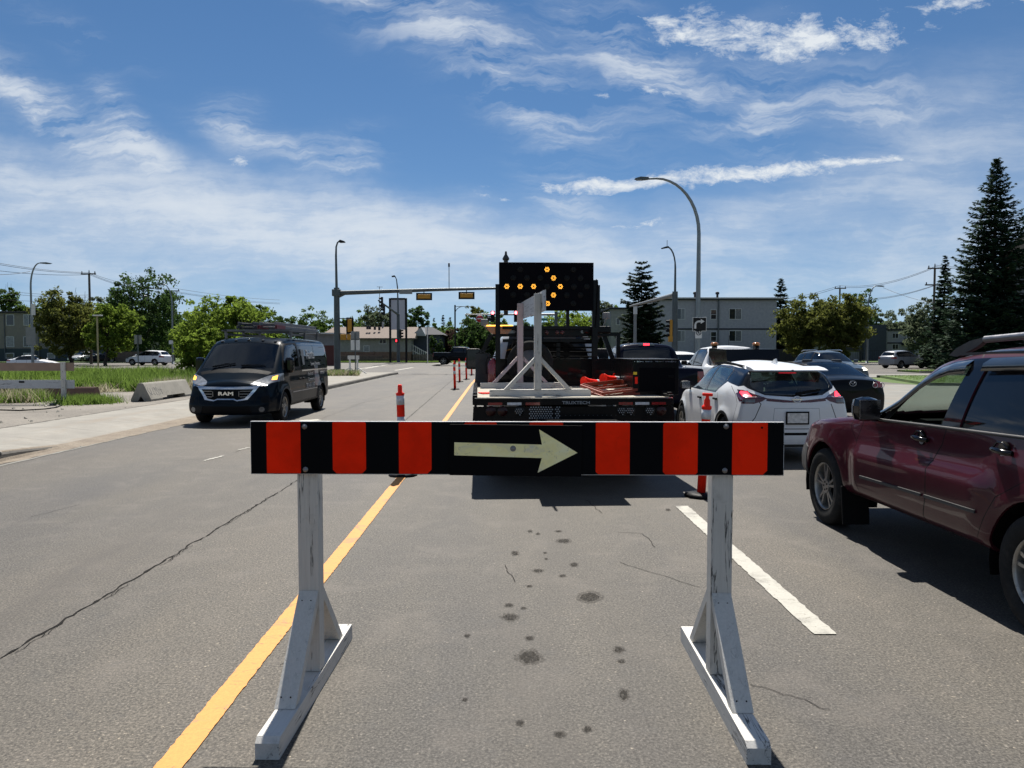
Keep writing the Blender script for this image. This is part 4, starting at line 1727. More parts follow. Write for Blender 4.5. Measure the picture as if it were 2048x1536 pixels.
# ------------------------------------------------------------------ buildings
M['wall_l'] = pmat('taupe_stucco', (.19, .175, .155), .9, bump=.2, bs_=20)
M['wall_teal'] = pmat('dark_teal_base', (.035, .05, .055), .85)
M['wall_g'] = pmat('blue_grey_siding', (.30, .305, .34), .85, bump=.1, bs_=12)
M['wall_gl'] = pmat('pale_grey_siding', (.20, .21, .22), .85)
M['wall_d'] = pmat('slate_siding', (.045, .055, .075), .85)
M['wall_h'] = pmat('grey_siding', (.24, .24, .235), .85)
M['roof_b'] = pmat('brown_shingles', (.20, .16, .135), .95, bump=.4, bs_=18, var=.25, vs=8)
M['roof_d'] = pmat('dark_shingles', (.06, .06, .065), .95, bump=.4, bs_=18)
M['roof_e'] = pmat('roof_edge_metal', (.30, .31, .32), .6)
M['band'] = pmat('navy_band', (.012, .014, .022), .7)
M['frame'] = pmat('white_window_frame', (.52, .53, .54), .5)
M['pane'] = pmat('window_pane', (.018, .022, .026), .06, coat=.5)
M['curtain'] = pmat('curtained_pane', (.14, .15, .16), .2, var=.35, vs=4, coat=.5)
M['fence'] = pmat('brown_fence_boards', (.13, .085, .062), .9, var=.3, vs=3, bump=.3, bs_=20)
M['fence2'] = pmat('grey_brown_fence', (.09, .075, .062), .9, var=.3, vs=3)
M['pw'] = pmat('white_painted_wood', (.55, .55, .54), .6, dirt=.4)
M['pipe'] = pmat('grey_pipe', (.10, .11, .125), .5, metal=.3)


def window(root, x, y, z, w, h, split=1, curtain=0, ny=-1, name='window', cross=False):
    """y is the wall plane; ny the side it faces"""
    mb = MB()
    t = .07
    d = .06
    for (cx, cz, sx, sz) in ((0, h / 2 - t / 2, w, t), (0, -h / 2 + t / 2, w, t), (-w / 2 + t / 2, 0, t, h - 2 * t), (w / 2 - t / 2, 0, t, h - 2 * t)):
        mb.box((x + cx, y + ny * d / 2, z + cz), (sx, d, sz))
    for k in range(1, split + 1):
        if split:
            mb.box((x - w / 2 + w * k / (split + 1), y + ny * d / 2, z), (t * .7, d * .9, h - 2 * t))
    if cross:
        mb.box((x, y + ny * d / 2, z), (w - 2 * t, d * .9, t * .7))
    f = mb.build(name, M['frame'], root)
    n = split + 1
    for k in range(n):
        ww = (w - 2 * t) / n
        mb = MB()
        mb.box((x - w / 2 + t + ww * (k + .5), y + ny * .012, z), (ww - .03, .02, h - 2 * t))
        mb.build('pane', M['curtain'] if (curtain >> k) & 1 else M['pane'], f)
    return f


def place(px, py, Y):
    return P(px, py, Y)


# left apartment block
def left_flats():
    D = 112.0
    x1 = P(246, 700, D).x
    x0 = P(-60, 700, D).x
    root = thing('apartment_building', 'taupe three-storey flats with a dark teal base at the left edge', 'building', ((x0 + x1) / 2, D, 0))
    ox = root.location.x
    zt = P(100, 626, D).z
    zb = P(100, 697, D).z
    W_ = x1 - x0
    mb = MB()
    mb.box((0, 6, (zt + zb) / 2), (W_, 12, zt - zb))
    mb.build('wall', M['wall_l'], root)
    mb = MB()
    mb.box((0, 6, zb / 2), (W_ + .02, 12.02, zb))
    mb.build('base_wall', M['wall_teal'], root)
    mb = MB()
    mb.box((0, 6, zt + .12), (W_ + .7, 12.7, .24), bev=.03)
    mb.build('roof', M['band'], root)
    for (pa, pb) in ((12, 29), (47, 68), (95, 111), (150, 166), (196, 214)):
        for r_, (qa, qb) in enumerate(((629, 651), (673, 694), (713, 724))):
            a, b = P(pa, qa, D), P(pb, qb, D)
            window(root, (a.x + b.x) / 2 - ox, 0, max(.8, (a.z + b.z) / 2), b.x - a.x, a.z - b.z, 1 if pb - pa > 17 else 0, (pa * 7 + r_) % 4)
    for px in (9, 77):
        a = P(px, 640, D)
        MB().tube([(a.x - ox, -.1, .2), (a.x - ox, -.1, zt - .2)], .07, 6).build('downpipe', M['pipe'], root)


left_flats()


def grey_block():
    D = 107.0
    x0, x1 = P(1312, 700, D).x, P(1552, 700, D).x
    zt = P(1400, 599, D).z
    root = thing('apartment_building', 'blue-grey flat-roofed apartment block with a navy band between storeys', 'building', ((x0 + x1) / 2, D, 0))
    ox = root.location.x
    W_ = x1 - x0
    MB().box((0, 8, zt / 2), (W_, 16, zt)).build('wall', M['wall_g'], root)
    mb = MB()
    mb.box((.25, 7.8, zt + .16), (W_ + 1.4, 16.8, .22), bev=.03)
    mb.build('roof', M['roof_e'], root)
    mb = MB()
    mb.box((.2, 7.9, zt - .02), (W_ + 1.1, 16.5, .14))
    mb.build('eave_soffit', M['band'], root)
    zb = P(1400, 658, D).z
    MB().box((0, -.03, zb), (W_, .06, .20)).build('storey_band', M['band'], root)
    for (a, b, s_, cr) in ((1354, 1370, 1, False), (1421, 1433, 0, True), (1458, 1483, 1, False)):
        for r_, (qa, qb) in enumerate(((617, 639), (661, 683))):
            pa, pb = P(a, qa + (2 if cr else 0), D), P(b, qb, D)
            window(root, (pa.x + pb.x) / 2 - ox, 0, (pa.z + pb.z) / 2, pb.x - pa.x, pa.z - pb.z, s_, 2 if s_ else 0, cross=cr)
    for a in (1346, 1478):
        pa, pb = P(a, 703, D), P(a + 22, 713, D)
        window(root, (pa.x + pb.x) / 2 - ox, 0, (pa.z + pb.z) / 2, pb.x - pa.x, pa.z - pb.z, 1, 1)
    for a in (1392, 1437):
        p = P(a, 600, D)
        MB().tube([(p.x - ox, -.12, .2), (p.x - ox, -.12, zt + .2)], .11, 8).build('downpipe', M['pipe'], root)
        mb = MB()
        mb.lathe([(.16, 0), (.16, .5), (.28, .55), (.28, .8), (.1, .9)], 10, (p.x - ox, .6, zt + .25))
        mb.build('roof_vent', M['band'], root)
    # lower wing to the left, standing farther back
    D2 = 112.0
    x0, x1 = P(1222, 700, D2).x, P(1318, 700, D2).x
    zt = P(1250, 618, D2).z
    r2 = thing('apartment_building', 'lower grey wing behind the pine, left of the grey block', 'building', ((x0 + x1) / 2, D2, 0))
    MB().box((0, 7, zt / 2), (x1 - x0, 14, zt)).build('wall', M['wall_h'], r2)
    MB().box((0, 7, zt + .1), (x1 - x0 + .8, 14.8, .25), bev=.03).build('roof', M['band'], r2)
    for a, b in ((1232, 1240), (1256, 1268)):
        for qa, qb in ((636, 650), (668, 684)):
            pa, pb = P(a, qa, D2), P(b, qb, D2)
            window(r2, (pa.x + pb.x) / 2 - r2.location.x, 0, (pa.z + pb.z) / 2, pb.x - pa.x, pa.z - pb.z, 0, 0)


grey_block()


def slate_flats():
    D = 118.0
    x0, x1 = P(1684, 700, D).x, P(1838, 700, D).x
    root = thing('apartment_building', 'slate-blue two-storey flats with a taller dark stair tower, right background', 'building', ((x0 + x1) / 2, D, 0))
    ox = root.location.x
    t0, t1 = P(1721, 700, D).x - ox, P(1765, 700, D).x - ox
    zt = P(1800, 661, D).z
    ztt = P(1740, 650, D).z
    MB().box(((t1 + x1 - ox) / 2, 6, zt / 2), (x1 - ox - t1, 12, zt)).build('wall', M['wall_g'], root)
    MB().box(((x0 - ox + t0) / 2, 6, zt / 2), (t0 - x0 + ox, 12, zt)).build('wall', M['wall_gl'], root)
    MB().box(((t0 + t1) / 2, 5.2, ztt / 2), (t1 - t0, 12.6, ztt)).build('stair_tower', M['wall_d'], root)
    MB().box(((t1 + x1 - ox) / 2, 6, zt + .1), (x1 - ox - t1 + .3, 12.4, .25)).build('roof', M['band'], root)
    MB().box(((x0 - ox + t0) / 2, 6, zt + .1), (t0 - x0 + ox + .3, 12.4, .25)).build('roof', M['band'], root)
    p = P(1768, 700, D).x - ox
    MB().box((p, -.3, zt / 2), (.4, .5, zt)).build('pilaster', M['wall_gl'], root)
    zb = P(1800, 686, D).z
    MB().box(((t1 + x1 - ox) / 2, -.03, zb), (x1 - ox - t1 - .5, .06, .2)).build('storey_band', M['band'], root)
    MB().box(((x0 - ox + t0) / 2, -.03, zb + .3), (t0 - x0 + ox - .2, .06, .2)).build('storey_band', M['band'], root)
    for (a, b, qa, qb) in ((1784, 1797, 666, 677), (1784, 1797, 688, 699), (1690, 1712, 686, 694), (1812, 1822, 668, 678)):
        pa, pb = P(a, qa, D), P(b, qb, D)
        window(root, (pa.x + pb.x) / 2 - ox, 0, (pa.z + pb.z) / 2, pb.x - pa.x, pa.z - pb.z, 1, 0)
    mb = MB()
    mb.box((P(1818, 690, D).x - ox, -1.0, P(1818, 689, D).z), (2.4, 2.0, .25))
    mb.build('balcony', M['band'], root)
    # carport in front of it
    D3 = 104.0
    a, b = P(1682, 700, D3), P(1726, 700, D3)
    zc = P(1700, 694, D3).z
    c = thing('carport', 'dark low carport roof in front of the slate-blue flats', 'shed', ((a.x + b.x) / 2, D3, 0))
    MB().prism([(a.x - c.location.x, zc), (0, zc + .25), (b.x - c.location.x, zc - .5), (b.x - c.location.x, zc - .7), (a.x - c.location.x, zc - .2)], 0, 5, 'XZ').build('roof', M['band'], c)
    for q in (a.x - c.location.x + .2, b.x - c.location.x - .2):
        MB().box((q, .2, zc / 2 - .3), (.2, .2, zc - .6)).build('post', M['band'], c)
    MB().box((0, 4.9, zc / 2 - .3), (b.x - a.x, .1, zc - .6)).build('back_wall', M['wall_d'], c)


slate_flats()


def right_house():
    D = 60.0
    x0 = P(2014, 700, D).x
    root = thing('apartment_building', 'tall grey-sided building with a brown gable roof behind the giant spruce', 'building', (x0, D, 0), -R(37))
    zt = P(2040, 520, D).z
    m, nt, bs, out = new_mat('lap_siding')
    sp = nt.new('ShaderNodeSeparateXYZ')
    nt.link(obco(nt), sp.inputs[0])
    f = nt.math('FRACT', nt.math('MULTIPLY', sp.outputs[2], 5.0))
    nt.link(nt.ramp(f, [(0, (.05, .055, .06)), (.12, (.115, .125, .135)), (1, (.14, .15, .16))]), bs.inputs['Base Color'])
    bs.inputs['Roughness'].default_value = .8
    MB().box((9, 7, zt / 2), (18, 14, zt)).build('wall', m, root)
    zr = P(2048, 452, D).z
    mb = MB()
    xa = .3
    mb.prism([(xa - 1.2, zt + .1), (xa + 1.8, zr + .6), (9.5, zr + 2.6), (19, zt + .1)], -.8, 14.5, 'XZ')
    mb.build('roof', M['roof_b'], root)
    for z in (2.2, 4.9, 7.6):
        window(root, 3.0, 0, z, 1.5, 1.2, 1, 1)
        window(root, 7.0, 0, z, 1.5, 1.2, 1, 2)
    MB().box((4.8, -.8, 2.9), (7.0, 1.6, .18)).build('porch_roof', M['wall_gl'], root)
    for q in (1.6, 4.8, 8):
        MB().box((q, -1.45, 1.4), (.14, .14, 2.8)).build('porch_post', M['pw'], root)


right_house()


def bungalow():
    D = 105.0
    a, b = P(640, 700, D), P(822, 700, D)
    ze, zr = P(700, 676, D).z, P(700, 652, D).z
    root = thing('house', 'long grey bungalow with a brown shingle roof behind the fence', 'house', ((a.x + b.x) / 2, D, 0))
    ox = root.location.x
    W_ = b.x - a.x
    MB().box((0, 4.5, ze / 2), (W_, 9, ze)).build('wall', M['wall_h'], root)
    mb = MB()
    e = .6
    xa, xb = -W_ / 2 - e, W_ / 2 + e
    xr0, xr1 = P(653, 652, D).x - ox, P(838, 652, D).x - ox - .6
    z0 = ze - .1
    vs = [(xa, -e, z0), (xb, -e, z0), (xb, 9 + e, z0), (xa, 9 + e, z0), (xr0, 4.5, zr), (xr1, 4.5, zr)]
    mb.add(vs, [[0, 1, 5, 4], [2, 3, 4, 5], [3, 0, 4], [1, 2, 5], [0, 3, 2, 1]])
    mb.build('roof', M['roof_b'], root)
    MB().box((0, -.62, ze - .12), (W_ + 1.2, .06, .2)).build('gutter', M['fence2'], root)
    for px, py in ((729, 655), (734, 655), (744, 656), (753, 657), (758, 668)):
        p = P(px, py, D)
        MB().box((p.x - ox, 2.0 + (zr - p.z), p.z + .05), (.3, .3, .5), bev=.04).build('roof_vent', M['band'], root)
    p = P(755, 644, D)
    MB().tube([(p.x - ox, 4.6, zr - .3), (p.x - ox, 4.6, p.z + .2)], .13, 8).build('vent_pipe', M['roof_e'], root)
    for (q0, q1, qa, qb) in ((758, 773, 678, 688), (663, 671, 677, 688), (727, 739, 691, 704)):
        pa, pb = P(q0, qa, D), P(q1, qb, D)
        window(root, (pa.x + pb.x) / 2 - ox, 0, (pa.z + pb.z) / 2, pb.x - pa.x, pa.z - pb.z, 1 if q0 != 727 else 0, 1 if q0 == 727 else 0)
    # neighbour with a dark gable, and its white steps
    D2 = 108.0
    a, b = P(818, 700, D2), P(880, 700, D2)
    r2 = thing('house', 'dark grey gabled house with white stair railings right of the bungalow', 'house', ((a.x + b.x) / 2, D2, 0))
    ox = r2.location.x
    ze, zr = P(850, 668, D2).z, P(845, 655, D2).z
    MB().box((0, 5, ze / 2), (b.x - a.x, 10, ze)).build('wall', M['wall_d'], r2)
    mb = MB()
    W2 = (b.x - a.x) / 2 + .5
    mb.add([(-W2, -.6, ze - .1), (W2, -.6, ze - .1), (W2, 10.6, ze - .1), (-W2, 10.6, ze - .1), (-W2 + 2, 5, zr + .2), (W2 - 2, 5, zr + .2)], [[0, 1, 5, 4], [2, 3, 4, 5], [3, 0, 4], [1, 2, 5], [0, 3, 2, 1]])
    mb.build('roof', M['roof_d'], r2)
    g0, g1, gp_ = P(836, 680, D2).x - ox, P(852, 680, D2).x - ox, P(846, 655, D2)
    mb = MB()
    mb.prism([(g0 - .9, ze - .3), (g1 + .1, ze - .3), ((g0 + g1) / 2, gp_.z)], -1.2, 4, 'XZ')
    mb.build('gable', M['roof_e'], r2)
    mb = MB()
    s0, s1 = P(826, 690, D2), P(858, 712, D2)
    mb.bar((s0.x - ox, -2.0, s0.z + .1), (s1.x - ox, -2.4, 1.2), .1, .1)
    mb.bar((s0.x - ox, -2.0, s0.z - .7), (s1.x - ox, -2.4, .45), .1, .12)
    mb.bar((s0.x - ox - 1.4, -2.0, s0.z + .1), (s0.x - ox, -2.0, s0.z + .1), .1, .1)
    for k in range(9):
        t = k / 8
        x = s0.x - ox + (s1.x - s0.x) * t
        zt_ = s0.z + .1 + (1.2 - s0.z - .1) * t
        mb.box((x, -2.0 - .4 * t, zt_ / 2 + .2), (.09, .09, zt_ - .2))
    for k in range(3):
        mb.box((s0.x - ox - 1.4 + .6 * k, -2.0, s0.z / 2), (.1, .1, s0.z + .2))
    mb.build('stair_railing', M['pw'], r2)
    MB().box((s0.x - ox - .7, -1.4, s0.z / 2 - .45), (1.6, 1.2, s0.z - .9)).build('porch', M['wall_gl'], r2)


bungalow()
# shed-like kiosk with a pale panel seen behind the van
D = 80.0
a, b = P(640, 700, D), P(667, 700, D)
zt = P(650, 668, D).z
kk = thing('kiosk', 'small red-brown kiosk with a pale upper panel and thin white roof behind the van', 'shed', ((a.x + b.x) / 2 - .8, D, 0))
w_ = b.x - a.x + 1.6
MB().box((0, 1.5, zt * .32), (w_, 3, zt * .64)).build('lower_wall', pmat('red_brown_boards', (.10, .035, .03), .8), kk)
MB().box((0, 1.5, zt * .82), (w_, 3, zt * .36)).build('pale_panel', M['wall_gl'], kk)
MB().box((.1, 1.2, zt + .06), (w_ + .9, 4.2, .14)).build('roof', M['pw'], kk)

# back fences
def board_fence(name, label, pa, pb, D0, D1, ptop, mat, post_every=2.4, group=None):
    A, B = P(pa, 700, D0), P(pb, 700, D1)
    A.z = B.z = 0
    zt = P((pa + pb) / 2, ptop, (D0 + D1) / 2).z
    root = thing(name, label, 'fence', tuple(A), 0, group)
    d = B - A
    L = d.length
    n = max(1, int(L / post_every))
    u = d / L
    mb = MB()
    nb = int(L / .16)
    for i in range(nb):
        p = u * ((i + .5) * L / nb)
        mb.box((p.x, p.y, zt / 2), (L / nb - .015, .03, zt - .02 - .03 * (i % 3 == 0)), rot=(0, 0, math.atan2(d.y, d.x)))
    mb.build('board_panel', mat, root)
    for i in range(n + 1):
        p = u * (i * L / n)
        MB().box((p.x, p.y - .06, zt / 2 + .03), (.12, .12, zt + .06)).build('post', mat, root)
    return root


FG = 'board fences behind the junction'
board_fence('board_fence', 'red-brown board fence in front of the long bungalow', 672, 824, 99.2, 99.2, 703.5, M['fence'], group=FG)
board_fence('board_fence', 'lower brown fence running right to the black pickup', 824, 900, 99.2, 99.6, 708.5, M['fence2'], group=FG)
board_fence('board_fence', 'grey board fence behind the white side-road SUV', 232, 300, 97, 97, 703, M['fence2'], group=FG)
board_fence('board_fence', 'dark fence under the olive trees on the right', 1553, 1640, 100, 100, 698, M['band'], group=FG)
MB_ = MB()
root = thing('retaining_wall', 'two low timber steps at the foot of the brown fence', 'wall', (P(710, 700, 97.9).x, 97.9, 0))
MB().box((0, 0, .35), (9, .4, .4)).build('lower_step', M['fence2'], root)
MB().box((-.3, .4, .72), (7.6, .4, .34)).build('upper_step', M['fence2'], root)
# iron fence right of the grey block
A, B = P(1425, 700, 98), P(1850, 700, 98)
root = thing('iron_fence', 'thin black railing along the right-hand gardens', 'fence', (A.x, 98, 0))
L = B.x - A.x
mb = MB()
for z in (.35, 1.55):
    mb.bar((0, 0, z), (L, 0, z), .05, .05)
for i in range(int(L / .28)):
    mb.box((i * .28, 0, .9), (.03, .03, 1.5))
mb.build('railing', M['band'], root)
# far trees as one mass closing the horizon
mbp = []
tn = []
r_ = np.random.default_rng(5)
for k in range(260):
    x = r_.uniform(-190, 210)
    y = r_.uniform(165, 230)
    if -6 < x < 5:
        continue
    h = r_.uniform(4.5, 8.5)
    n = 260
    p = r_.normal(size=(n, 3))
    p /= np.linalg.norm(p, axis=1)[:, None]
    p *= r_.uniform(.3, 1, n)[:, None] ** .5
    p *= np.array([r_.uniform(2.5, 4.5), 3, h * .52])
    p += np.array([x, y, h * .5])
    mbp.append(leaves(p, .75))
    tn.append(np.clip(r_.normal(.4, .2, n), 0, 1))
o = bpy.data.objects.new('distant_trees', tri_mesh('distant_trees', np.concatenate(mbp), np.concatenate(tn), LEAF['mid']))
link(o)
tag(o, kind='stuff')
# ------------------------------------------------------------------ burgundy SUV (nearest car)
def ss(x, a, b):
    t = np.clip((x - a) / (b - a), 0, 1)
    return t * t * (3 - 2 * t)


def suv_hook(A):
    y, z, x = A[:, 1], A[:, 2], A[:, 0]
    side = (np.abs(x) > .6)
    body = ss(y, -1.15, -.85) * (1 - ss(y, .72, .95))
    led = .80 + .045 * ss(-y, -.6, .9)
    # lower door panels step out below the ledge, and in again to the sill
    low = (1 - ss(z, led - .02, led + .035)) * ss(z, .36, .48)
    d = .044 * low * body - .012 * ss(z, .88, .98) * (1 - ss(z, 1.0, 1.08)) * body
    # wheel-arch haunches
    ha = ss(z, .55, .8) * (1 - ss(z, .95, 1.08))
    hf = np.exp(-((y - 1.43) / .5) ** 2) + np.exp(-((y + 1.52) / .55) ** 2)
    d = d + .03 * ha * hf + .022 * hf * (1 - ss(z, .55, .8))
    A[:, 0] += np.sign(x) * side * d
    return A


SUV = dict(y=(-2.26, 2.26), planf=.16, planr=.08, mid=.45, flare=.012, hook=suv_hook,
           top=[(2.26, .90), (2.1, .97), (1.6, 1.05), (1.15, 1.10), (.86, 1.12), (.70, 1.17), (.27, 1.43), (.07, 1.575), (-.1, 1.635), (-.43, 1.69), (-1.2, 1.715), (-1.9, 1.68), (-2.12, 1.60), (-2.24, 1.2), (-2.26, 1.1)],
           crown=.055, belt=[(2.26, .84), (1.7, .97), (1.0, 1.05), (0, 1.095), (-1.0, 1.12), (-2.26, 1.05)],
           wb=[(2.26, .74), (1.95, .84), (1.3, .885), (0, .89), (-1.8, .88), (-2.26, .80)],
           wm=[(2.26, .82), (1.95, .89), (1.4, .915), (0, .915), (-1.8, .91), (-2.26, .86)],
           wr=[(2.26, .60), (1.3, .74), (.98, .74), (0, .68), (-.6, .66), (-2.26, .62)],
           bot=[(2.26, .34), (1.2, .34), (-1.2, .35), (-2.26, .36)],
           wheels=[(1.43, .36, .425), (-1.44, .36, .425)])


def make_suv():
    root = thing('suv', 'burgundy SUV with roof rails and open driver window, nearest car at the right', 'car', (3.945, 5.62, 0))
    c = Car(SUV, step=.045, M_=30, capd=.14, ringsm=1.0)
    for (wy, wz, wrad) in SUV['wheels']:
        c.region('hole', None, arch_poly(wy, wz, wrad))
    wf = [(.63, 1.087), (.50, 1.15), (.27, 1.262), (.07, 1.40), (-.1, 1.49), (-.25, 1.535), (-.40, 1.55), (-.45, 1.55), (-.40, 1.125), (.3, 1.10)]
    wr_ = [(-.60, 1.13), (-.62, 1.56), (-1.2, 1.58), (-1.55, 1.565), (-1.50, 1.30), (-1.42, 1.15)]
    wq = [(-1.56, 1.16), (-1.66, 1.57), (-1.98, 1.52), (-2.02, 1.2)]
    c.region('hole', None, wf, off=0)
    c.region('rear_window', M['glassd'], wr_, off=-.012, thick=.004)
    c.region('quarter_window', M['glassd'], wq, off=-.01, thick=.004)
    c.region('windscreen', M['glassc'], [(-.72, .98), (.74, .98), (.82, .5), (.66, .02), (-.66, .02), (-.82, .5)][::-1], 'top', 1, off=-.008, thick=.004, thr=.3, only=lambda p: p.z > 1.13)
    c.region('rear_glass', M['glassd'], [(-.62, 1.15), (.62, 1.15), (.56, 1.56), (-.56, 1.56)], 'end', -1, off=-.005, thick=.004)
    # black frames and pillars round the side glass
    c.paint(4, [(.72, 1.06), (.56, 1.15), (.32, 1.27), (.12, 1.41), (-.05, 1.515), (-.2, 1.565), (-.43, 1.59), (-.60, 1.598), (-1.2, 1.615), (-1.62, 1.60), (-2.05, 1.55), (-2.09, 1.2), (-1.5, 1.12), (-.5, 1.105), (.3, 1.072)], thr=.1)
    # lamps, grille, bumper
    c.region('headlamp', M['lens'], [(2.6, .70), (2.6, .92), (2.05, .955), (1.98, .88), (2.2, .74)], off=.002, thr=.05)
    c.region('bumper_corner', M['trim'], [(2.6, .2), (2.6, .68), (2.22, .66), (2.02, .70), (1.87, .68), (1.80, .2)], off=.006, thr=.05)
    c.region('grille', M['black'], [(-.45, .62), (.45, .62), (.5, .84), (-.5, .84)], 'end', 1, off=-.01)
    c.region('tail_lamp', M['redlens'], [(-2.5, .75), (-2.5, 1.15), (-2.15, 1.15), (-2.1, .8)], thr=.1)
    # side moulding strip
    c.region('side_moulding', M['trim'], [(.62, .575), (-.30, .60), (-.30, .622), (.62, .597)], off=.012, thick=.014)
    c.region('side_moulding', M['trim'], [(-.345, .601), (-.92, .613), (-.92, .635), (-.345, .623)], off=.012, thick=.014)
    c.paint(3, [(.95, .30), (-.85, .31), (-.85, .40), (.95, .385)], thr=.05)
    # doors with their gaps
    df = [(.735, 1.05), (.80, .86), (.83, .70), (.66, .46), (.60, .42), (-.30, .43), (-.345, .62), (-.33, .85), (-.42, 1.0), (-.46, 1.10)]
    dr = [(-.472, 1.10), (-.432, 1.0), (-.342, .85), (-.357, .62), (-.312, .43), (-.92, .445), (-.985, .60), (-1.07, .75), (-1.30, .88), (-1.40, .93), (-1.47, 1.10), (-.9, 1.10)]
    c.region('front_door', None, df, thick=.02)
    c.region('rear_door', None, dr, thick=.02)
    c.seams(df[:8], w=.016)
    c.seams(dr[5:11], w=.012)
    c.paint(2, [(-.28, .40), (-.34, .44), (-.36, .62), (-.35, .85), (-.44, 1.0), (-.475, 1.12), (-.455, 1.12), (-.40, 1.0), (-.32, .85), (-.335, .62), (-.29, .44)])
    c.seams([(-.5, 1.6), (-.47, 1.63), (-.46, 1.66)], w=.01)
    c.seams([(.9, 1.07), (.93, .98), (.80, .86)], w=.007)
    c.paint(2, [(2.0, 1.2), (-2.1, 1.2), (-2.1, .3), (2.0, .3)], thr=2)
    body = c.finish(root, M['burg'], .02)
    # frame the door's front window: run channel and pane lowered, rain guard on top
    for sg in (1, -1):
        mb = MB()
        prof = [(.60, 1.11), (.5, 1.155), (.38, 1.215), (.27, 1.275), (.07, 1.41), (-.1, 1.50), (-.25, 1.545), (-.44, 1.562)]
        vs, fs = [], []
        for i, (py, pz) in enumerate(prof):
            tdn = .02 + .055 * min(1, i / 3)
            po, _ = c.surf(py, pz + .02, 'side', sg)
            pi, _ = c.surf(py - .01, pz - tdn, 'side', sg)
            vs += [po + Vector((sg * .004, 0, 0)), (po + pi) / 2 + Vector((sg * .034, 0, .008)), pi + Vector((sg * .022, 0, 0)), pi + Vector((sg * .016, 0, .002))]
        for i in range(len(prof) - 1):
            for k in range(3):
                fs.append([i * 4 + k, i * 4 + k + 1, i * 4 + 5 + k, i * 4 + 4 + k])
        mb.add(vs, fs, True)
        mb.build('rain_guard', M['rainguard'], root)
        mb = MB()
        vs, fs = [], []
        prof = [(-.61, 1.578), (-1.0, 1.595), (-1.5, 1.585)]
        for i, (py, pz) in enumerate(prof):
            po, _ = c.surf(py, pz + .02, 'side', sg)
            pi, _ = c.surf(py, pz - .07, 'side', sg)
            vs += [po + Vector((sg * .004, 0, 0)), (po + pi) / 2 + Vector((sg * .034, 0, .008)), pi + Vector((sg * .022, 0, 0)), pi + Vector((sg * .016, 0, .002))]
        for i in range(len(prof) - 1):
            for k in range(3):
                fs.append([i * 4 + k, i * 4 + k + 1, i * 4 + 5 + k, i * 4 + 4 + k])
        mb.add(vs, fs, True)
        mb.build('rain_guard', M['rainguard'], root)
        # belt moulding along the bottom of the glass
        pts = [c.surf(q, z, 'side', sg)[0] + Vector((sg * .006, 0, 0)) for q, z in ((.70, 1.073), (.3, 1.087), (-.1, 1.10), (-.45, 1.11), (-.9, 1.122), (-1.35, 1.135))]
        MB().tube(pts, .011, 8).build('belt_moulding', M['trim'], root)
        # quarter panel divider
        a, _ = c.surf(.42, 1.09, 'side', sg)
        b, _ = c.surf(.30, 1.32, 'side', sg)
        MB().bar(a - Vector((sg * .02, 0, 0)), b - Vector((sg * .02, 0, 0)), .02, .03).build('window_post', M['black'], root)
        # handles: dark cup, grip and the pale cup floor
        for (hy, hz) in ((-.17, 1.005), (-1.09, 1.035)):
            p, n = c.surf(hy, hz, 'side', sg)
            mb = MB()
            mb.lathe([(.001, .004), (.05, .004), (.056, -.004)], 20, p + Vector((sg * .001, 0, .004)), 'X')
            o = mb.build('handle_cup', M['inner'], root)
            o.matrix_world = o.matrix_world
            mb = MB()
            mb.tube([p + Vector((sg * .018, .10, -.002)), p + Vector((sg * .036, .06, .002)), p + Vector((sg * .042, 0, 0)), p + Vector((sg * .036, -.06, -.004)), p + Vector((sg * .014, -.085, -.006))], [.014, .018, .019, .018, .016], 10)
            mb.tube([p + Vector((sg * .014, -.085, -.006)), p + Vector((sg * .012, -.085, -.006))], .018, 10)
            mb.tube([p + Vector((sg * .022, .07, .02)), p + Vector((sg * .026, .03, .05)), p + Vector((sg * .026, -.02, .05)), p + Vector((sg * .022, -.06, .02))], .006, 6)
            mb.build('door_handle', M['blackgloss'], root)
            mb = MB()
            mb.prism(arc(0, 0, .034, 200, 340, 8), 0, .005 * sg, 'YZ', (p.x + sg * .002, p.y, p.z - .012))
            mb.build('cup_reflector', M['lgrey'], root)
        # roof rail: plastic foot, silver bar
        mb = MB()
        prof = [(.0, 1.61), (-.10, 1.665), (-.25, 1.715), (-.40, 1.738), (-.46, 1.74), (-.34, 1.675), (-.30, 1.66), (-.1, 1.60)]
        mb.prism(prof, sg * .565, sg * .605, 'YZ')
        mb.build('rail_foot', M['trim'], root)
        mb = MB()
        mb.tube([(sg * .585, -.40, 1.724), (sg * .585, -.8, 1.742), (sg * .585, -1.4, 1.75), (sg * .58, -1.9, 1.725)], .024, 12)
        mb.box((sg * .585, -1.85, 1.69), (.05, .2, .06), bev=.01)
        mb.box((sg * .585, -1.15, 1.70), (.04, .1, .06), bev=.01)
        mb.build('roof_rail', M['railgrey'], root)
        MB().bar((sg * .63, -.2, 1.62), (sg * .63, -1.9, 1.66), .02, .02).build('roof_gutter', M['trim'], root)
        # mud flap
        MB().box((sg * .83, .97, .27), (.24, .02, .34), rot=(R(-8), 0, 0), bev=.006).build('mud_flap', M['black'], root)
        MB().box((sg * .83, -1.80, .27), (.24, .02, .30), bev=.006).build('mud_flap', M['black'], root)
        mirror(root, sg * .885, .50, 1.165, sg, .20, .20, 'blackgloss', d=.16)
    wells(root, SUV, .62, .905)
    wheels(root, SUV, .80, .36, w=.24, style='split')
    # interior
    mb = MB()
    mb.prism([(.95, 1.02), (.55, 1.06), (.30, 1.03), (.22, .93), (.32, .70), (.95, .6)], -.72, .72, 'YZ')
    mb.build('dashboard', M['seatg'], root)
    mb = MB()
    mb.prism([(.50, 1.055), (.35, 1.10), (.24, 1.095), (.2, 1.0), (.3, .95)], -.62, -.20, 'YZ')
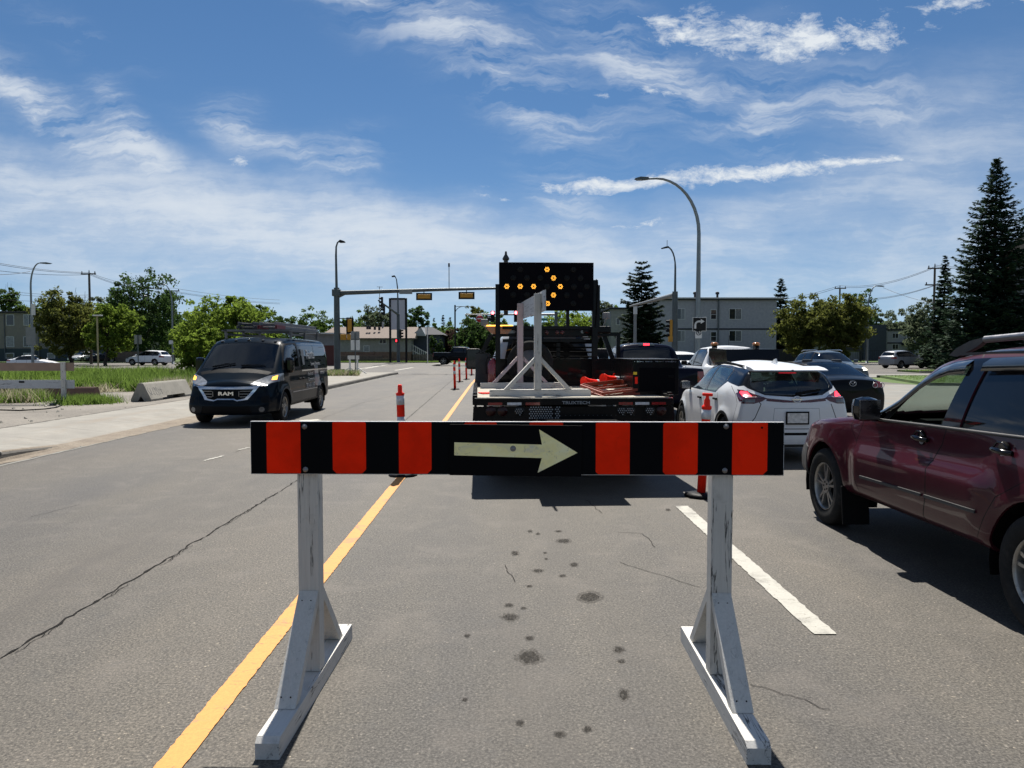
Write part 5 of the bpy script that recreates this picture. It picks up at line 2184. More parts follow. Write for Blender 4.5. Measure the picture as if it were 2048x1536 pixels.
    mb.build('instrument_cowl', M['inner'], root)
    mb = MB()
    ring = [Vector((-.40 + .18 * math.cos(t), .10 + .06 * math.sin(t), 1.0 + .17 * math.sin(t))) for t in np.linspace(0, 2 * PI, 25)]
    mb.tube(ring, .014, 8)
    mb.bar(ring[0], ring[12], .05, .02)
    mb.bar((-.4, .10, 1.0), (-.4, .05, .83), .04, .02)
    mb.build('steering_wheel', M['black'], root)
    for sx in (-.38, .38):
        seatbox(root, sx, -.42, .55, .50)
    mb = MB()
    mb.box((0, -1.3, .60), (1.25, .5, .16), bev=.05)
    mb.box((0, -1.58, .88), (1.25, .14, .46), bev=.05)
    mb.build('seat', M['seat'], root)
    MB().box((0, -.1, .38), (1.5, 3.4, .04)).build('floor_pan', M['inner'], root)
    MB().box((0, .13, 1.50), (.2, .02, .06), bev=.008).build('inner_mirror', M['black'], root)
    return root


def c_near(p, *polys):
    q = (p.y, p.z)
    for poly in polys:
        for i in range(len(poly)):
            a, b = poly[i], poly[(i + 1) % len(poly)]
            dx, dy = b[0] - a[0], b[1] - a[1]
            t = max(0, min(1, ((q[0] - a[0]) * dx + (q[1] - a[1]) * dy) / (dx * dx + dy * dy)))
            if math.hypot(a[0] + dx * t - q[0], a[1] + dy * t - q[1]) < .016:
                return True
    return False


M['rainguard'] = pmat('smoked_rain_guard', (.02, .025, .03), .12, coat=1)
M['railgrey'] = pmat('satin_rail', (.20, .20, .21), .4, metal=.8)
suv = make_suv()

# ------------------------------------------------------------------ white hatchback crossover
KX = dict(y=(-1.92, 1.90), planf=.22, planr=.13, mid=.55, flare=.022,
          top=[(1.9, .80), (1.6, .92), (1.15, 1.0), (1.0, 1.03), (.3, 1.42), (.15, 1.455), (-.3, 1.485), (-.9, 1.465), (-1.35, 1.41), (-1.58, 1.37), (-1.62, 1.34), (-1.86, 1.0), (-1.92, .97)],
          crown=[(-1.9, .03), (-1.3, .06), (0, .06), (1.9, .05)], belt=[(1.9, .74), (1.3, .9), (.6, .95), (-.5, .99), (-1.3, 1.03), (-1.92, .95)],
          wb=[(1.9, .60), (1.5, .76), (.9, .81), (-1.2, .81), (-1.92, .755)],
          wm=[(1.9, .72), (1.5, .83), (.9, .85), (-1.2, .86), (-1.92, .83)],
          wr=[(1.9, .5), (1.1, .66), (.2, .56), (-.8, .56), (-1.5, .57), (-1.92, .66)],
          bot=[(1.9, .22), (1.4, .18), (-1.4, .18), (-1.92, .22)],
          wheels=[(1.24, .31, .355), (-1.24, .31, .355)])


def make_kx():
    root = thing('crossover', 'white hatchback crossover with black pillars, brake lamps lit, in the next lane', 'car', (4.2, 12.86, 0), R(1.6))
    c = Car(KX, step=.05, capd=.09)
    for (wy, wz, wrad) in KX['wheels']:
        c.region('hole', None, arch_poly(wy, wz, wrad))
    c.region('side_window', M['glassc'], [(.95, .985), (.28, 1.33), (.0, 1.375), (-.12, 1.38), (-.12, .985)], off=-.008, thick=.004)
    c.region('side_window', M['glassc'], [(-.20, .985), (-.20, 1.382), (-.75, 1.37), (-.98, 1.34), (-.98, 1.16), (-.70, .985)], off=-.008, thick=.004)
    c.region('quarter_window', M['glassd'], [(-1.02, 1.17), (-1.02, 1.33), (-1.22, 1.30), (-1.26, 1.25)], off=-.006, thick=.004)
    c.region('windscreen', M['glassc'], [(-.62, 1.02), (.62, 1.02), (.70, .7), (.52, .30), (-.52, .30), (-.70, .7)], 'top', 1, off=-.006, thick=.004, thr=.3, only=lambda p: p.z > 1.04)
    c.region('rear_glass', M['glassc'], [(-.40, 1.0), (0, .975), (.40, 1.0), (.58, 1.09), (.60, 1.14), (.53, 1.325), (-.53, 1.325), (-.60, 1.14), (-.58, 1.09)], 'end', -1, off=-.004, thick=.004)
    c.paint(4, [(-.43, .985), (0, .96), (.43, .985), (.64, 1.08), (.72, 1.16), (.60, 1.352), (-.60, 1.352), (-.72, 1.16), (-.64, 1.08)], 'end', -1, thr=.05)
    c.paint(4, [(1.02, .97), (.28, 1.36), (.0, 1.405), (-.7, 1.40), (-1.35, 1.355), (-1.72, 1.32), (-1.75, 1.13), (-1.58, 1.10), (-1.10, 1.155), (-.74, .965)], thr=.1)
    # lamps
    lampE = [(.43, .945), (.60, 1.01), (.70, 1.055), (.95, 1.07), (.95, .86), (.62, .865), (.5, .90)]
    for m in (1, -1):
        ly = [(m * x, z) for x, z in lampE]
        lit = [(m * x, z) for x, z in [(.62, .965), (.66, 1.035), (.95, 1.05), (.95, .97)]]
        c.region('lit_lamp', M['redlit'], lit, 'end', -1, off=.002, thr=.3, only=lambda p: p.y < -1.6)
        c.region('reverse_lamp', M['lens'], [(m * x, z) for x, z in [(.60, .885), (.60, .93), (.95, .93), (.95, .885)]], 'end', -1, off=.002, thr=.3, only=lambda p: p.y < -1.6)
        c.region('tail_lamp', M['redlens2'], ly, 'end', -1, off=.003, thr=.2, only=lambda p: p.y < -1.6)
    c.region('tail_lamp', M['redlens2'], [(-2.3, .86), (-2.3, 1.07), (-1.75, 1.045), (-1.60, 1.0), (-1.76, .90)], off=.003, thr=.3)
    c.region('rear_garnish', M['redlens2'], [(-.44, .945), (0, .905), (.44, .945), (.44, .905), (.2, .885), (-.2, .885), (-.44, .905)], 'end', -1, off=.003)
    c.region('bumper_insert', M['black'], [(-.60, .405), (.60, .405), (.62, .445), (-.62, .445)], 'end', -1, off=-.004)
    c.region('rear_diffuser', M['trim'], [(-.7, .16), (.7, .16), (.62, .27), (-.62, .27)], 'end', -1, off=-.003)
    c.region('headlamp', M['lens'], [(2.2, .66), (2.2, .78), (1.55, .84), (1.7, .72)], thr=.1)
    c.region('grille', M['black'], [(-.4, .45), (.4, .45), (.45, .72), (-.45, .72)], 'end', 1)
    c.paint(2, [(-2.1, .16), (-1.62, .16), (-1.6, .27), (-.9, .25), (.9, .24), (2.2, .2), (2.2, .12), (-2.1, .12)], thr=.1)
    for (wy, wz, wrad) in KX['wheels']:
        c.paint(2, arc(wy, wz, wrad + .05, -20, 200, 20))
    # gaps
    c.seams([(-.63, 1.0), (-.52, .86), (-.60, .66), (-.66, .58), (-.56, .50), (.56, .50), (.66, .58), (.60, .66), (.52, .86)], 'end', -1, .011)
    c.seams([(1.0, .97), (1.02, .7), (.9, .3), (-.1, .27), (-.16, .97)], w=.008)
    c.seams([(-.16, .27), (-.8, .3), (-.95, .55), (-.98, .75), (-.85, .97)], w=.008)
    c.seams([(-1.35, 1.1), (-1.60, .98), (-1.72, .86), (-1.70, .7), (-1.62, .45)], w=.007)
    # plate recess
    c.seams([(-.36, .50), (-.33, .80), (.33, .80), (.36, .50)], 'end', -1, .006, slot=6)
    c.finish(root, M['white'], .018)
    pr, _ = c.surf(0, .66, 'end', -1)
    mb = MB()
    mb.box((0, pr.y - .012, .66), (.345, .012, .19), bev=.004)
    f = mb.build('plate_frame', M['black'], root)
    MB().box((0, pr.y - .02, .66), (.30, .006, .145), bev=.002).build('number_plate', M['plate'], f)
    pr, _ = c.surf(0, .93, 'end', -1)
    mb = MB()
    ring = [Vector((.058 * math.cos(t), 0, .044 * math.sin(t))) + pr + Vector((0, -.012, 0)) for t in np.linspace(0, 2 * PI, 21)]
    mb.tube(ring, .009, 8)
    mb.bar(pr + Vector((-.075, -.014, 0)), pr + Vector((.075, -.014, 0)), .012, .018)
    mb.build('badge', M['chrome'], root)
    # spoiler, fin, wiper, high brake lamp
    mb = MB()
    mb.prism([(-1.42, 1.405), (-1.62, 1.385), (-1.76, 1.352), (-1.765, 1.338), (-1.60, 1.335), (-1.45, 1.36)], -.56, .56, 'YZ')
    mb.build('roof_spoiler', M['white'], root)
    MB().box((.02, -1.768, 1.352), (.03, .01, .012)).build('washer_nozzle', M['black'], root)
    MB().prism([(-1.0, 1.455), (-1.12, 1.50), (-1.18, 1.515), (-1.22, 1.44)], -.012, .012, 'YZ').build('roof_fin', M['white'], root)
    pa, _ = c.surf(.02, 1.31, 'end', -1)
    MB().box((.02, pa.y + .05, 1.305), (.26, .02, .012)).build('high_brake_lamp', M['redsoft'], root)
    a, _ = c.surf(.05, 1.0, 'end', -1)
    b, _ = c.surf(.40, 1.05, 'end', -1)
    mb = MB()
    mb.bar(a + Vector((0, -.03, 0)), b + Vector((0, -.03, 0)), .018, .014)
    mb.bar(a + Vector((-.03, -.03, .02)), b + Vector((.02, -.022, .016)), .01, .022)
    mb.box(a + Vector((0, -.02, 0)), (.07, .04, .04), bev=.01)
    mb.build('rear_wiper', M['black'], root)
    for sg in (1, -1):
        for (hy, hz) in ((.05, .84), (-.82, .87)):
            p, n = c.surf(hy, hz, 'side', sg)
            MB().box(p + Vector((sg * .02, 0, 0)), (.035, .17, .035), bev=.012).build('door_handle', M['black'], root)
        mirror(root, sg * .80, .80, 1.02, sg, .18, .15, 'black', d=.12)
        MB().prism([(.2, 1.44), (-.4, 1.462), (-1.2, 1.41), (-1.2, 1.39), (.2, 1.40)], sg * .50, sg * .53, 'YZ').build('roof_strip', M['black'], root)
    wells(root, KX, .55, .84)
    wheels(root, KX, .74, .31, w=.2, style='plain')
    MB().prism([(.9, .95), (.5, .98), (.35, .92), (.4, .6), (.9, .5)], -.68, .68, 'YZ').build('dashboard', M['seatg'], root)
    for sx in (-.36, .36):
        seatbox(root, sx, -.25, .5, .52)
    mb = MB()
    mb.box((0, -1.3, .78), (1.2, .14, .46), bev=.05)
    for sx in (-.38, 0.02, .42):
        mb.box((sx, -1.32, 1.08), (.26, .1, .18), bev=.04)
    mb.build('seat', M['seat'], root)
    MB().box((0, -.1, .30), (1.4, 3.2, .04)).build('floor_pan', M['inner'], root)
    return root


kx = make_kx()
# ------------------------------------------------------------------ dark work van coming towards us
def van_hook(A):
    x, y, z = A[:, 0], A[:, 1], A[:, 2]
    # blunt nose, bonnet lip above the grille, bumper pushed forward
    f = ss(y, 1.9, 2.5)
    A[:, 1] += f * (.10 * (1 - ss(z, .45, .75)) - .10 * ss(z, .80, 1.05))
    # recessed crease along the side
    side = np.abs(x) > .8
    A[:, 0] -= np.sign(x) * side * .018 * np.exp(-((z - 1.04) / .035) ** 2) * (y < 1.3)
    return A


VAN = dict(y=(-2.62, 2.52), planf=.26, planr=.04, mid=.55, flare=.03, hook=van_hook,
           top=[(2.52, .98), (2.42, 1.05), (2.1, 1.20), (1.98, 1.25), (1.18, 1.86), (1.0, 1.93), (.6, 1.965), (-2.5, 1.96), (-2.62, 1.93)],
           crown=[(2.5, .10), (1.9, .06), (1.0, .06), (-2.6, .07)],
           belt=[(2.52, .86), (2.0, 1.10), (1.2, 1.19), (-2.62, 1.19)],
           wb=[(2.52, .82), (2.2, .93), (1.7, .98), (-2.5, .98), (-2.62, .95)],
           wm=[(2.52, .88), (2.1, .985), (-2.5, 1.0), (-2.62, .97)],
           wr=[(2.52, .70), (1.98, .84), (1.1, .82), (0, .86), (-2.62, .85)],
           bot=[(2.52, .24), (1.8, .24), (1.0, .30), (-2.62, .32)],
           wheels=[(1.62, .35, .42), (-1.75, .35, .41)])
M['lens2'] = pmat('bright_lamp_glass', (.19, .20, .215), .2, coat=.8, var=.35, vs=14)
M['grey_sign'] = pmat('grey_vinyl', (.10, .105, .11), .4)
M['lgsign'] = pmat('pale_vinyl', (.30, .31, .32), .4)


def make_van():
    root = thing('work_van', 'dark blue work van with ladders on its roof, coming towards us', 'van', (-6.02, 18.85, 0), PI)
    c = Car(VAN, step=.05, capd=.11, capn=3.4)
    for (wy, wz, wrad) in VAN['wheels']:
        c.region('hole', None, arch_poly(wy, wz, wrad))
    c.region('windscreen', M['glass'], [(-.80, 1.90), (-.5, 1.955), (0, 1.975), (.5, 1.955), (.80, 1.90), (.735, 1.22), (-.735, 1.22)], 'top', 1, off=-.004, thick=.005, thr=.1, only=lambda p: p.z > 1.22)
    c.region('side_window', M['glass'], [(1.62, 1.25), (1.33, 1.55), (1.15, 1.74), (1.02, 1.77), (.52, 1.79), (.42, 1.75), (.42, 1.25)], off=-.006, thick=.004)
    c.region('side_window', M['glassd'], [(.20, 1.24), (.20, 1.78), (-1.05, 1.78), (-1.05, 1.24)], off=.003, thick=.006)
    c.region('side_window', M['glassd'], [(-1.15, 1.24), (-1.15, 1.78), (-2.35, 1.76), (-2.42, 1.24)], off=.003, thick=.006)
    c.region('rear_glass', M['glassd'], [(-.75, 1.25), (.75, 1.25), (.7, 1.75), (-.7, 1.75)], 'end', -1, off=.002)
    for m in (1, -1):
        lp = [(m * .47, .90), (m * .52, .965), (m * .74, 1.07), (m * 1.05, 1.14), (m * 1.05, .98), (m * .80, .90), (m * .55, .865)]
        c.region('turn_signal', M['amberlit'], [(m * .84, .985), (m * .84, 1.05), (m * .93, 1.085), (m * .93, .99)], 'end', 1, off=.004, thr=.05, only=lambda p: p.y > 1.7)
        c.region('headlamp', M['lens2'], lp, 'end', 1, off=.003, thr=.05, only=lambda p: p.y > 1.7)
        c.region('fog_lamp', M['lens'], [(m * .74 + .055 * math.cos(R(t)), .36 + .055 * math.sin(R(t))) for t in range(0, 360, 24)], 'end', 1, off=.002, thr=.05)
    # grille opening with bright surround
    gp = [(-.56, .80), (-.42, .80), (.42, .80), (.56, .80), (.40, .60), (.24, .57), (.18, .60), (-.18, .60), (-.24, .57), (-.40, .60)]
    c.region('grille', M['black'], gp, 'end', 1, off=-.02)
    sur = [(-.80, .87), (-.40, .855), (0, .85), (.40, .855), (.80, .87), (.84, .905), (.66, .845), (.46, .575), (.25, .545), (.17, .575), (-.17, .575), (-.25, .545), (-.46, .575), (-.66, .845), (-.84, .905)]
    c.region('grille_surround', M['chrome'], sur, 'end', 1, off=.006)
    c.region('lower_grille', M['black'], [(-.55, .27), (.55, .27), (.50, .44), (-.50, .44)], 'end', 1, off=-.01)
    c.region('bumper_vent', M['black'], [(-.9, .5), (-.74, .5), (-.70, .62), (-.86, .66)], 'end', 1, off=-.004, thr=.02)
    c.region('bumper_vent', M['black'], [(.9, .5), (.74, .5), (.70, .62), (.86, .66)], 'end', 1, off=-.004, thr=.02)
    c.paint(2, [(1.72, 1.20), (1.38, 1.60), (1.16, 1.80), (.34, 1.83), (.34, 1.2)])
    c.paint(4, [(.28, 1.18), (.28, 1.83), (-2.45, 1.82), (-2.54, 1.18)])
    # cowl below the windscreen, lower side cladding, gaps
    c.paint(2, [(-.80, 2.0), (.80, 2.0), (.735, 2.09), (0, 2.16), (-.735, 2.09)], 'top', 1, thr=.1)
    for (wy, wz, wrad) in VAN['wheels']:
        c.paint(3, arc(wy, wz, wrad + .05, -10, 200, 22))
    c.paint(6, [(.98, .645), (-1.28, .645), (-1.28, .665), (.98, .665)])
    c.paint(3, [(1.0, .28), (-1.3, .28), (-1.3, .42), (1.0, .42)])
    c.seams([(1.55, 1.2), (1.18, .85), (1.12, .5), (1.0, .38), (.34, .38), (.30, 1.85)], w=.012)
    c.seams([(.24, .40), (.24, 1.86), (-1.10, 1.86), (-1.10, .40)], w=.012)
    c.seams([(-.98, 1.0), (-.55, 1.0), (.55, 1.0), (.98, 1.0)], 'end', 1, .001)
    c.seams([(-.78, 2.12), (-.72, 2.35), (-.6, 2.62)], 'top', 1, .01)
    c.seams([(.78, 2.12), (.72, 2.35), (.6, 2.62)], 'top', 1, .01)
    # wrap graphics in paler vinyl
    c.paint(6, [(-1.22, .70), (-1.60, .70), (-1.40, 1.18), (-1.62, 1.70), (-1.40, 1.74), (-1.05, 1.2), (-1.05, .75)], sg=-1, thr=.05)
    c.paint(5, [(.16, 1.125), (-2.5, 1.125), (-2.5, 1.16), (.16, 1.16)], sg=-1)
    c.finish(root, M['navy'], .02)
    # RAM lettering and grille bars
    p, _ = c.surf(0, .70, 'end', 1)
    text('grille_badge', 'RAM', .105, M['chrome'], root, (0, p.y + .004, .705), (PI / 2, 0, PI), .008, sx=1.55, bold=.004)
    for m in (1, -1):
        mb = MB()
        mb.bar((m * .30, p.y - .0, .76), (m * .53, p.y - .05, .76), .012, .012)
        mb.bar((m * .30, p.y - .0, .64), (m * .44, p.y - .04, .64), .012, .012)
        mb.bar((m * .28, p.y - .0, .755), (m * .28, p.y - .0, .645), .012, .012)
        mb.bar((m * .30, p.y - .0, .70), (m * .48, p.y - .04, .70), .02, .012)
        mb.build('grille_bar', M['dchrome'], root)
    for (x0, x1) in ((.55, .05), (-.1, -.62)):
        a, _ = c.surf(x0, 1.93, 'top')
        b, _ = c.surf(x1, 1.88, 'top')
        mb = MB()
        mb.bar(a + Vector((0, .03, .012)), b + Vector((0, .0, .025)), .02, .02)
        mb.bar(a + Vector((0, .0, .03)), b + Vector((.12, .02, .03)), .014, .014)
        mb.build('wiper', M['black'], root)
    for sg in (1, -1):
        mirror(root, sg * .93, 1.42, 1.30, sg, .20, .36, 'blackgloss', d=.15)
        MB().box((sg * .93, 1.40, 1.12), (.10, .12, .10), bev=.02).build('mirror_arm', M['black'], root)
        for hy in (.42, .10):
            p, _ = c.surf(hy, .95, 'side', sg)
            MB().box(p + Vector((sg * .02, 0, 0)), (.04, .18, .04), bev=.012).build('door_handle', M['black'], root)
    for lx in (-.62, -.33, 0, .3, .62):
        p, _ = c.surf(lx, 1.12, 'top')
        MB().lathe([(.001, .03), (.03, .025), (.04, 0)], 10, p).build('marker_lamp', M['lens'], root)

    def letter(s_, size, ty, tz, mt, sx=1.0):
        p, n = c.surf(ty, tz, 'side', -1)
        lean = math.asin(max(-1, min(1, n.z)))
        text('side_lettering', s_, size, mt, root, (p.x - .010, ty, tz), (PI / 2 - lean, 0, -PI / 2), .002, sx=sx)
    letter('Paints', .34, -.72, 1.53, M['lgsign'])
    letter('Serving Edmonton', .13, -1.15, 1.29, M['lgsign'])
    letter('Residential', .13, -.62, 1.04, M['lgsign'])
    letter('Commercial', .13, -.66, .90, M['lgsign'])
    letter('Industrial', .13, -1.85, 1.04, M['lgsign'])
    letter('780.484.1896', .19, -.55, .74, M['lgsign'], .85)
    p, n = c.surf(.0, 1.5, 'side', -1)
    mb = MB()
    mb.prism([(.10, 1.28), (-.06, 1.28), (-.12, 1.66), (.16, 1.66), (.13, 1.58), (.18, 1.52), (.12, 1.5)], -.002, .002, 'YZ', (0, 0, -1.5))
    o = mb.build('side_emblem', M['grey_sign'], root)
    o.rotation_euler = (0, -math.asin(max(-1, min(1, n.z))) * -1, 0)
    o.location = (p.x - .010, 0, 1.5)
    wells(root, VAN, .62, .97)
    wheels(root, VAN, .86, .35, w=.22, style='split', rimmat='alloy', rr=.66)
    MB().prism([(2.0, 1.15), (1.6, 1.20), (1.4, 1.12), (1.45, .8), (2.0, .8)], -.85, .85, 'YZ').build('dashboard', M['black'], root)
    for sx in (-.45, .45):
        seatbox(root, sx, .75, .75, .60)
    MB().box((0, 0, .42), (1.8, 4.6, .04)).build('floor_pan', M['inner'], root)
    MB().box((0, .25, 1.2), (1.62, .04, 1.4)).build('bulkhead', M['inner'], root)
    # roof rack
    mb = MB()
    for ry in (.45, -.8, -2.1):
        mb.bar((-.80, ry, 2.13), (.80, ry, 2.13), .05, .04)
        for sg in (1, -1):
            mb.bar((sg * .78, ry, 1.93), (sg * .80, ry, 2.15), .05, .05)
    for sg in (1, -1):
        mb.bar((sg * .80, .65, 2.12), (sg * .80, -2.4, 2.12), .04, .03)
        mb.bar((sg * .74, .5, 2.03), (sg * .74, -2.4, 2.03), .03, .05)
    mb.build('roof_rack', M['galvr'], root)
    return root


def ladder(name, label, loc, rz, L, w, mat, red=False):
    mb = MB()
    for k, zz in enumerate((0, .085)):
        for sg in (1, -1):
            mb.box((sg * (w / 2 - .03 * k), 0, .045 + zz), (.035, L, .075), bev=.006)
        n = int(L / .3)
        for i in range(n):
            yy = -L / 2 + .2 + i * (L - .4) / (n - 1)
            mb.tube([(-w / 2 + .03 * k, yy, .045 + zz), (w / 2 - .03 * k, yy, .045 + zz)], .016, 6)
    o = mb.build(name, mat, None, loc=loc)
    o.rotation_euler = (0, 0, rz)
    tag(o, label, 'ladder', 'ladders on the van roof')
    if red:
        for sg in (1, -1):
            MB().box((sg * w / 2, L / 2 - .35, .045), (.045, .7, .082)).build('rail_label', M['redvinyl'], o)
    return o


M['redvinyl'] = pmat('faded_red_label', (.20, .03, .04), .5)
M['fibre'] = pmat('weathered_grey_ladder_rail', (.16, .16, .17), .6, dirt=.5)
M['fibred'] = pmat('dark_ladder_rail', (.05, .055, .06), .6, dirt=.4)
M['galvr'] = pmat('grey_rack_tube', (.13, .135, .14), .5, metal=.5)
make_van()
ladder('extension_ladder', 'grey extension ladder with red end labels on the van roof rack', (-5.72, 20.1, 2.16), PI, 3.9, .42, M['fibre'], True)
ladder('extension_ladder', 'darker ladder on the van roof beside the red-labelled one', (-6.30, 20.1, 2.16), PI, 3.6, .40, M['fibred'])

# ------------------------------------------------------------------ plainer vehicles farther off
def body_spec(kind):
    if kind == 'sedan':
        return dict(y=(-2.2, 2.2), planf=.16, planr=.10, mid=.55, flare=.015,
                    top=[(2.2, .68), (1.6, .84), (1.0, .95), (.85, .98), (.1, 1.37), (-.1, 1.41), (-.6, 1.42), (-1.0, 1.36), (-1.75, 1.06), (-2.1, 1.03), (-2.2, 1.0)],
                    crown=.05, belt=[(2.2, .62), (1.4, .80), (0, .92), (-1.6, .97), (-2.2, .92)],
                    wb=[(2.2, .66), (1.6, .80), (0, .84), (-1.6, .82), (-2.2, .72)], wm=[(2.2, .76), (1.6, .88), (-1.6, .88), (-2.2, .80)],
                    wr=[(2.2, .52), (.9, .70), (0, .55), (-1.0, .54), (-1.75, .68), (-2.2, .62)], bot=[(2.2, .2), (1.5, .17), (-1.5, .17), (-2.2, .24)],
                    wheels=[(1.35, .32, .36), (-1.32, .32, .36)], wr_=.32,
                    win=[[(.88, .965), (.12, 1.31), (-.22, 1.34), (-.22, .965)], [(-.30, .965), (-.30, 1.345), (-.7, 1.34), (-1.05, 1.27), (-1.35, 1.10), (-1.3, 1.0)]],
                    ws=[(-.66, .84), (.66, .84), (.50, .08), (-.50, .08)], rg=[(-.50, -.98), (.50, -.98), (.62, -1.68), (-.62, -1.68)], rgv='top')
    if kind == 'suv':
        return dict(y=(-2.2, 2.2), planf=.16, planr=.09, mid=.5, flare=.02,
                    top=[(2.2, .85), (1.7, .98), (1.1, 1.08), (.95, 1.11), (.2, 1.52), (0, 1.58), (-.5, 1.63), (-1.5, 1.58), (-1.85, 1.5), (-2.1, 1.12), (-2.2, 1.05)],
                    crown=.05, belt=[(2.2, .78), (1.4, .95), (0, 1.03), (-2.2, 1.05)],
                    wb=[(2.2, .70), (1.6, .83), (0, .87), (-1.8, .86), (-2.2, .80)], wm=[(2.2, .80), (1.6, .90), (-1.8, .91), (-2.2, .86)],
                    wr=[(2.2, .56), (1.0, .72), (.1, .62), (-1.7, .62), (-2.2, .64)], bot=[(2.2, .26), (1.5, .24), (-1.5, .24), (-2.2, .28)],
                    wheels=[(1.33, .35, .40), (-1.33, .35, .40)], wr_=.35,
                    win=[[(.98, 1.07), (.28, 1.44), (-.12, 1.53), (-.12, 1.07)], [(-.20, 1.07), (-.20, 1.535), (-1.0, 1.52), (-1.0, 1.08)], [(-1.07, 1.09), (-1.07, 1.51), (-1.55, 1.47), (-1.78, 1.30), (-1.7, 1.14)]],
                    ws=[(-.70, .93), (.70, .93), (.56, .15), (-.56, .15)], rg=[(-.66, 1.14), (.66, 1.14), (.56, 1.46), (-.56, 1.46)], rgv='end')
    if kind == 'pickup':
        return dict(y=(-2.8, 2.75), planf=.12, planr=.02, mid=.55, flare=.025,
                    top=[(2.75, 1.08), (2.3, 1.22), (1.6, 1.30), (1.4, 1.33), (.75, 1.83), (.5, 1.90), (-.2, 1.93), (-.78, 1.90), (-.86, 1.75), (-.98, 1.36), (-1.05, 1.31), (-2.8, 1.31)],
                    crown=[(2.75, .05), (0, .07), (-.9, .06), (-1.05, .02), (-2.8, .02)], belt=[(2.75, 1.0), (1.4, 1.2), (-.9, 1.24), (-2.8, 1.26)],
                    wb=[(2.75, .88), (2.2, .96), (-2.8, .96)], wm=[(2.75, .93), (2.2, 1.0), (-2.8, 1.0)],
                    wr=[(2.75, .80), (1.5, .86), (.7, .70), (-.8, .70), (-1.0, .88), (-1.1, .92), (-2.8, .92)], bot=[(2.75, .42), (-2.8, .45)],
                    wheels=[(1.85, .40, .48), (-1.75, .40, .48)], wr_=.40,
                    win=[[(1.40, 1.28), (.85, 1.68), (.6, 1.78), (.38, 1.80), (.38, 1.28)], [(.30, 1.28), (.30, 1.80), (-.45, 1.80), (-.68, 1.70), (-.72, 1.30)]],
                    ws=[(-.80, 1.36), (.80, 1.36), (.64, .72), (-.64, .72)], rg=[(-.66, 1.36), (.66, 1.36), (.60, 1.80), (-.60, 1.80)], rgv='end', lens=.03)


def gen_car(kind, name, label, cat, loc, rz, paint, step=.12, glass='glass', lit=False, group=None, scale=1.0, heads=False, detail=True):
    root = thing(name, label, cat, loc, rz, group)
    sp = body_spec(kind)
    c = Car(sp, step=step, capd=.10, lensm=sp.get('lens', .06))
    for (wy, wz, wrad) in sp['wheels']:
        c.region('hole', None, arch_poly(wy, wz, wrad))
    for w in sp['win']:
        c.region('side_window', M[glass], w, off=-.005, thick=.004)
    c.region('windscreen', M[glass], sp['ws'], 'top', 1, off=-.004, thick=.004, thr=.1, only=lambda p: p.y > 0 and p.z > .95)
    c.region('rear_glass', M[glass], sp['rg'], sp['rgv'], 1 if sp['rgv'] == 'top' else -1, off=-.004, thick=.004, thr=.1, only=lambda p: p.y < 0)
    if detail:
        aw = [p for w in sp['win'] for p in w]
        x0, x1 = min(p[0] for p in aw), max(p[0] for p in aw)
        z0, z1 = min(p[1] for p in aw), max(p[1] for p in aw)
        c.paint(2, [(sp['win'][0][0][0] + .06, z0 - .02), (sp['win'][0][1][0] + .02, sp['win'][0][1][1] + .03), (sp['win'][0][2][0], z1 + .015), (sp['win'][-1][-3][0], sp['win'][-1][-3][1] + .03), (x0 - .03, sp['win'][-1][-2][1]), (sp['win'][-1][-1][0] - .02, z0 - .02)])
        zh = sp['belt'][0][1]
        top = {'sedan': (.60, .72), 'suv': (.72, .86), 'pickup': (.86, 1.06)}[kind]
        low = {'sedan': (.30, .52), 'suv': (.36, .66), 'pickup': (.62, 1.04)}[kind]
        for m in (1, -1):
            c.region('headlamp', M['whitelit' if heads else 'lens'], [(m * .45, top[0]), (m * .48, top[1] - .02), (m * 1.1, top[1] + .04), (m * 1.1, top[0] + .03)], 'end', 1, off=.003, thr=.05, only=lambda p: p.y > sp['y'][1] - .45)
            tl = {'sedan': [(.50, .80), (.50, .93), (1.1, .98), (1.1, .84)], 'suv': [(.60, .85), (.60, 1.0), (1.1, 1.10), (1.1, .88)], 'pickup': [(.80, .85), (.80, 1.22), (1.1, 1.22), (1.1, .85)]}[kind]
            c.region('tail_lamp', M['redlit' if lit else 'redlens'], [(m * x, z) for x, z in tl], 'end', -1, off=.003, thr=.05, only=lambda p: p.y < sp['y'][0] + .35)
        c.region('grille', M['black'], [(-.42, low[0]), (.42, low[0]), (.46, low[1]), (-.46, low[1])], 'end', 1, off=-.004)
        c.paint(2, [(3, 0), (3, sp['bot'][0][1] + .10), (-3, sp['bot'][-1][1] + .10), (-3, 0)], thr=.1)
        xs = {'sedan': (.8, -.26, -1.2), 'suv': (.85, -.16, -1.05), 'pickup': (1.3, .34, -.72)}[kind]
        for q in xs:
            c.seams([(q, z0 - .03), (q - .02, sp['bot'][0][1] + .14)], w=.012)
    c.finish(root, paint, .015)
    xw = sp['wm'][1][1] - .12
    wells(root, sp, .55, xw + .08)
    wheels(root, sp, xw, sp['wr_'], w=.22, style='plain', rr=.64)
    if kind != 'pickup':
        MB().box((0, -.4, z0 - .12 if detail else .9), (1.3, 2.0, .1)).build('seat_row', M['seat'], root)
    for sg in (1, -1):
        mirror(root, sg * (xw - .0), sp['win'][0][0][0] - .12, sp['win'][0][0][1] + .06, sg, .2, .15, paint if kind != 'pickup' else 'black', glassy=False)
    MB().box((0, 0, sp['bot'][1][1] + .13), (1.4, 3.6, .04)).build('floor_pan', M['inner'], root)
    for sx in (-.36, .36):
        seatbox(root, sx, sp['win'][1][0][0] - .05, .62 if kind != 'pickup' else .95, .50)
    if scale != 1.0:
        root.scale = (scale,) * 3
    return root, c


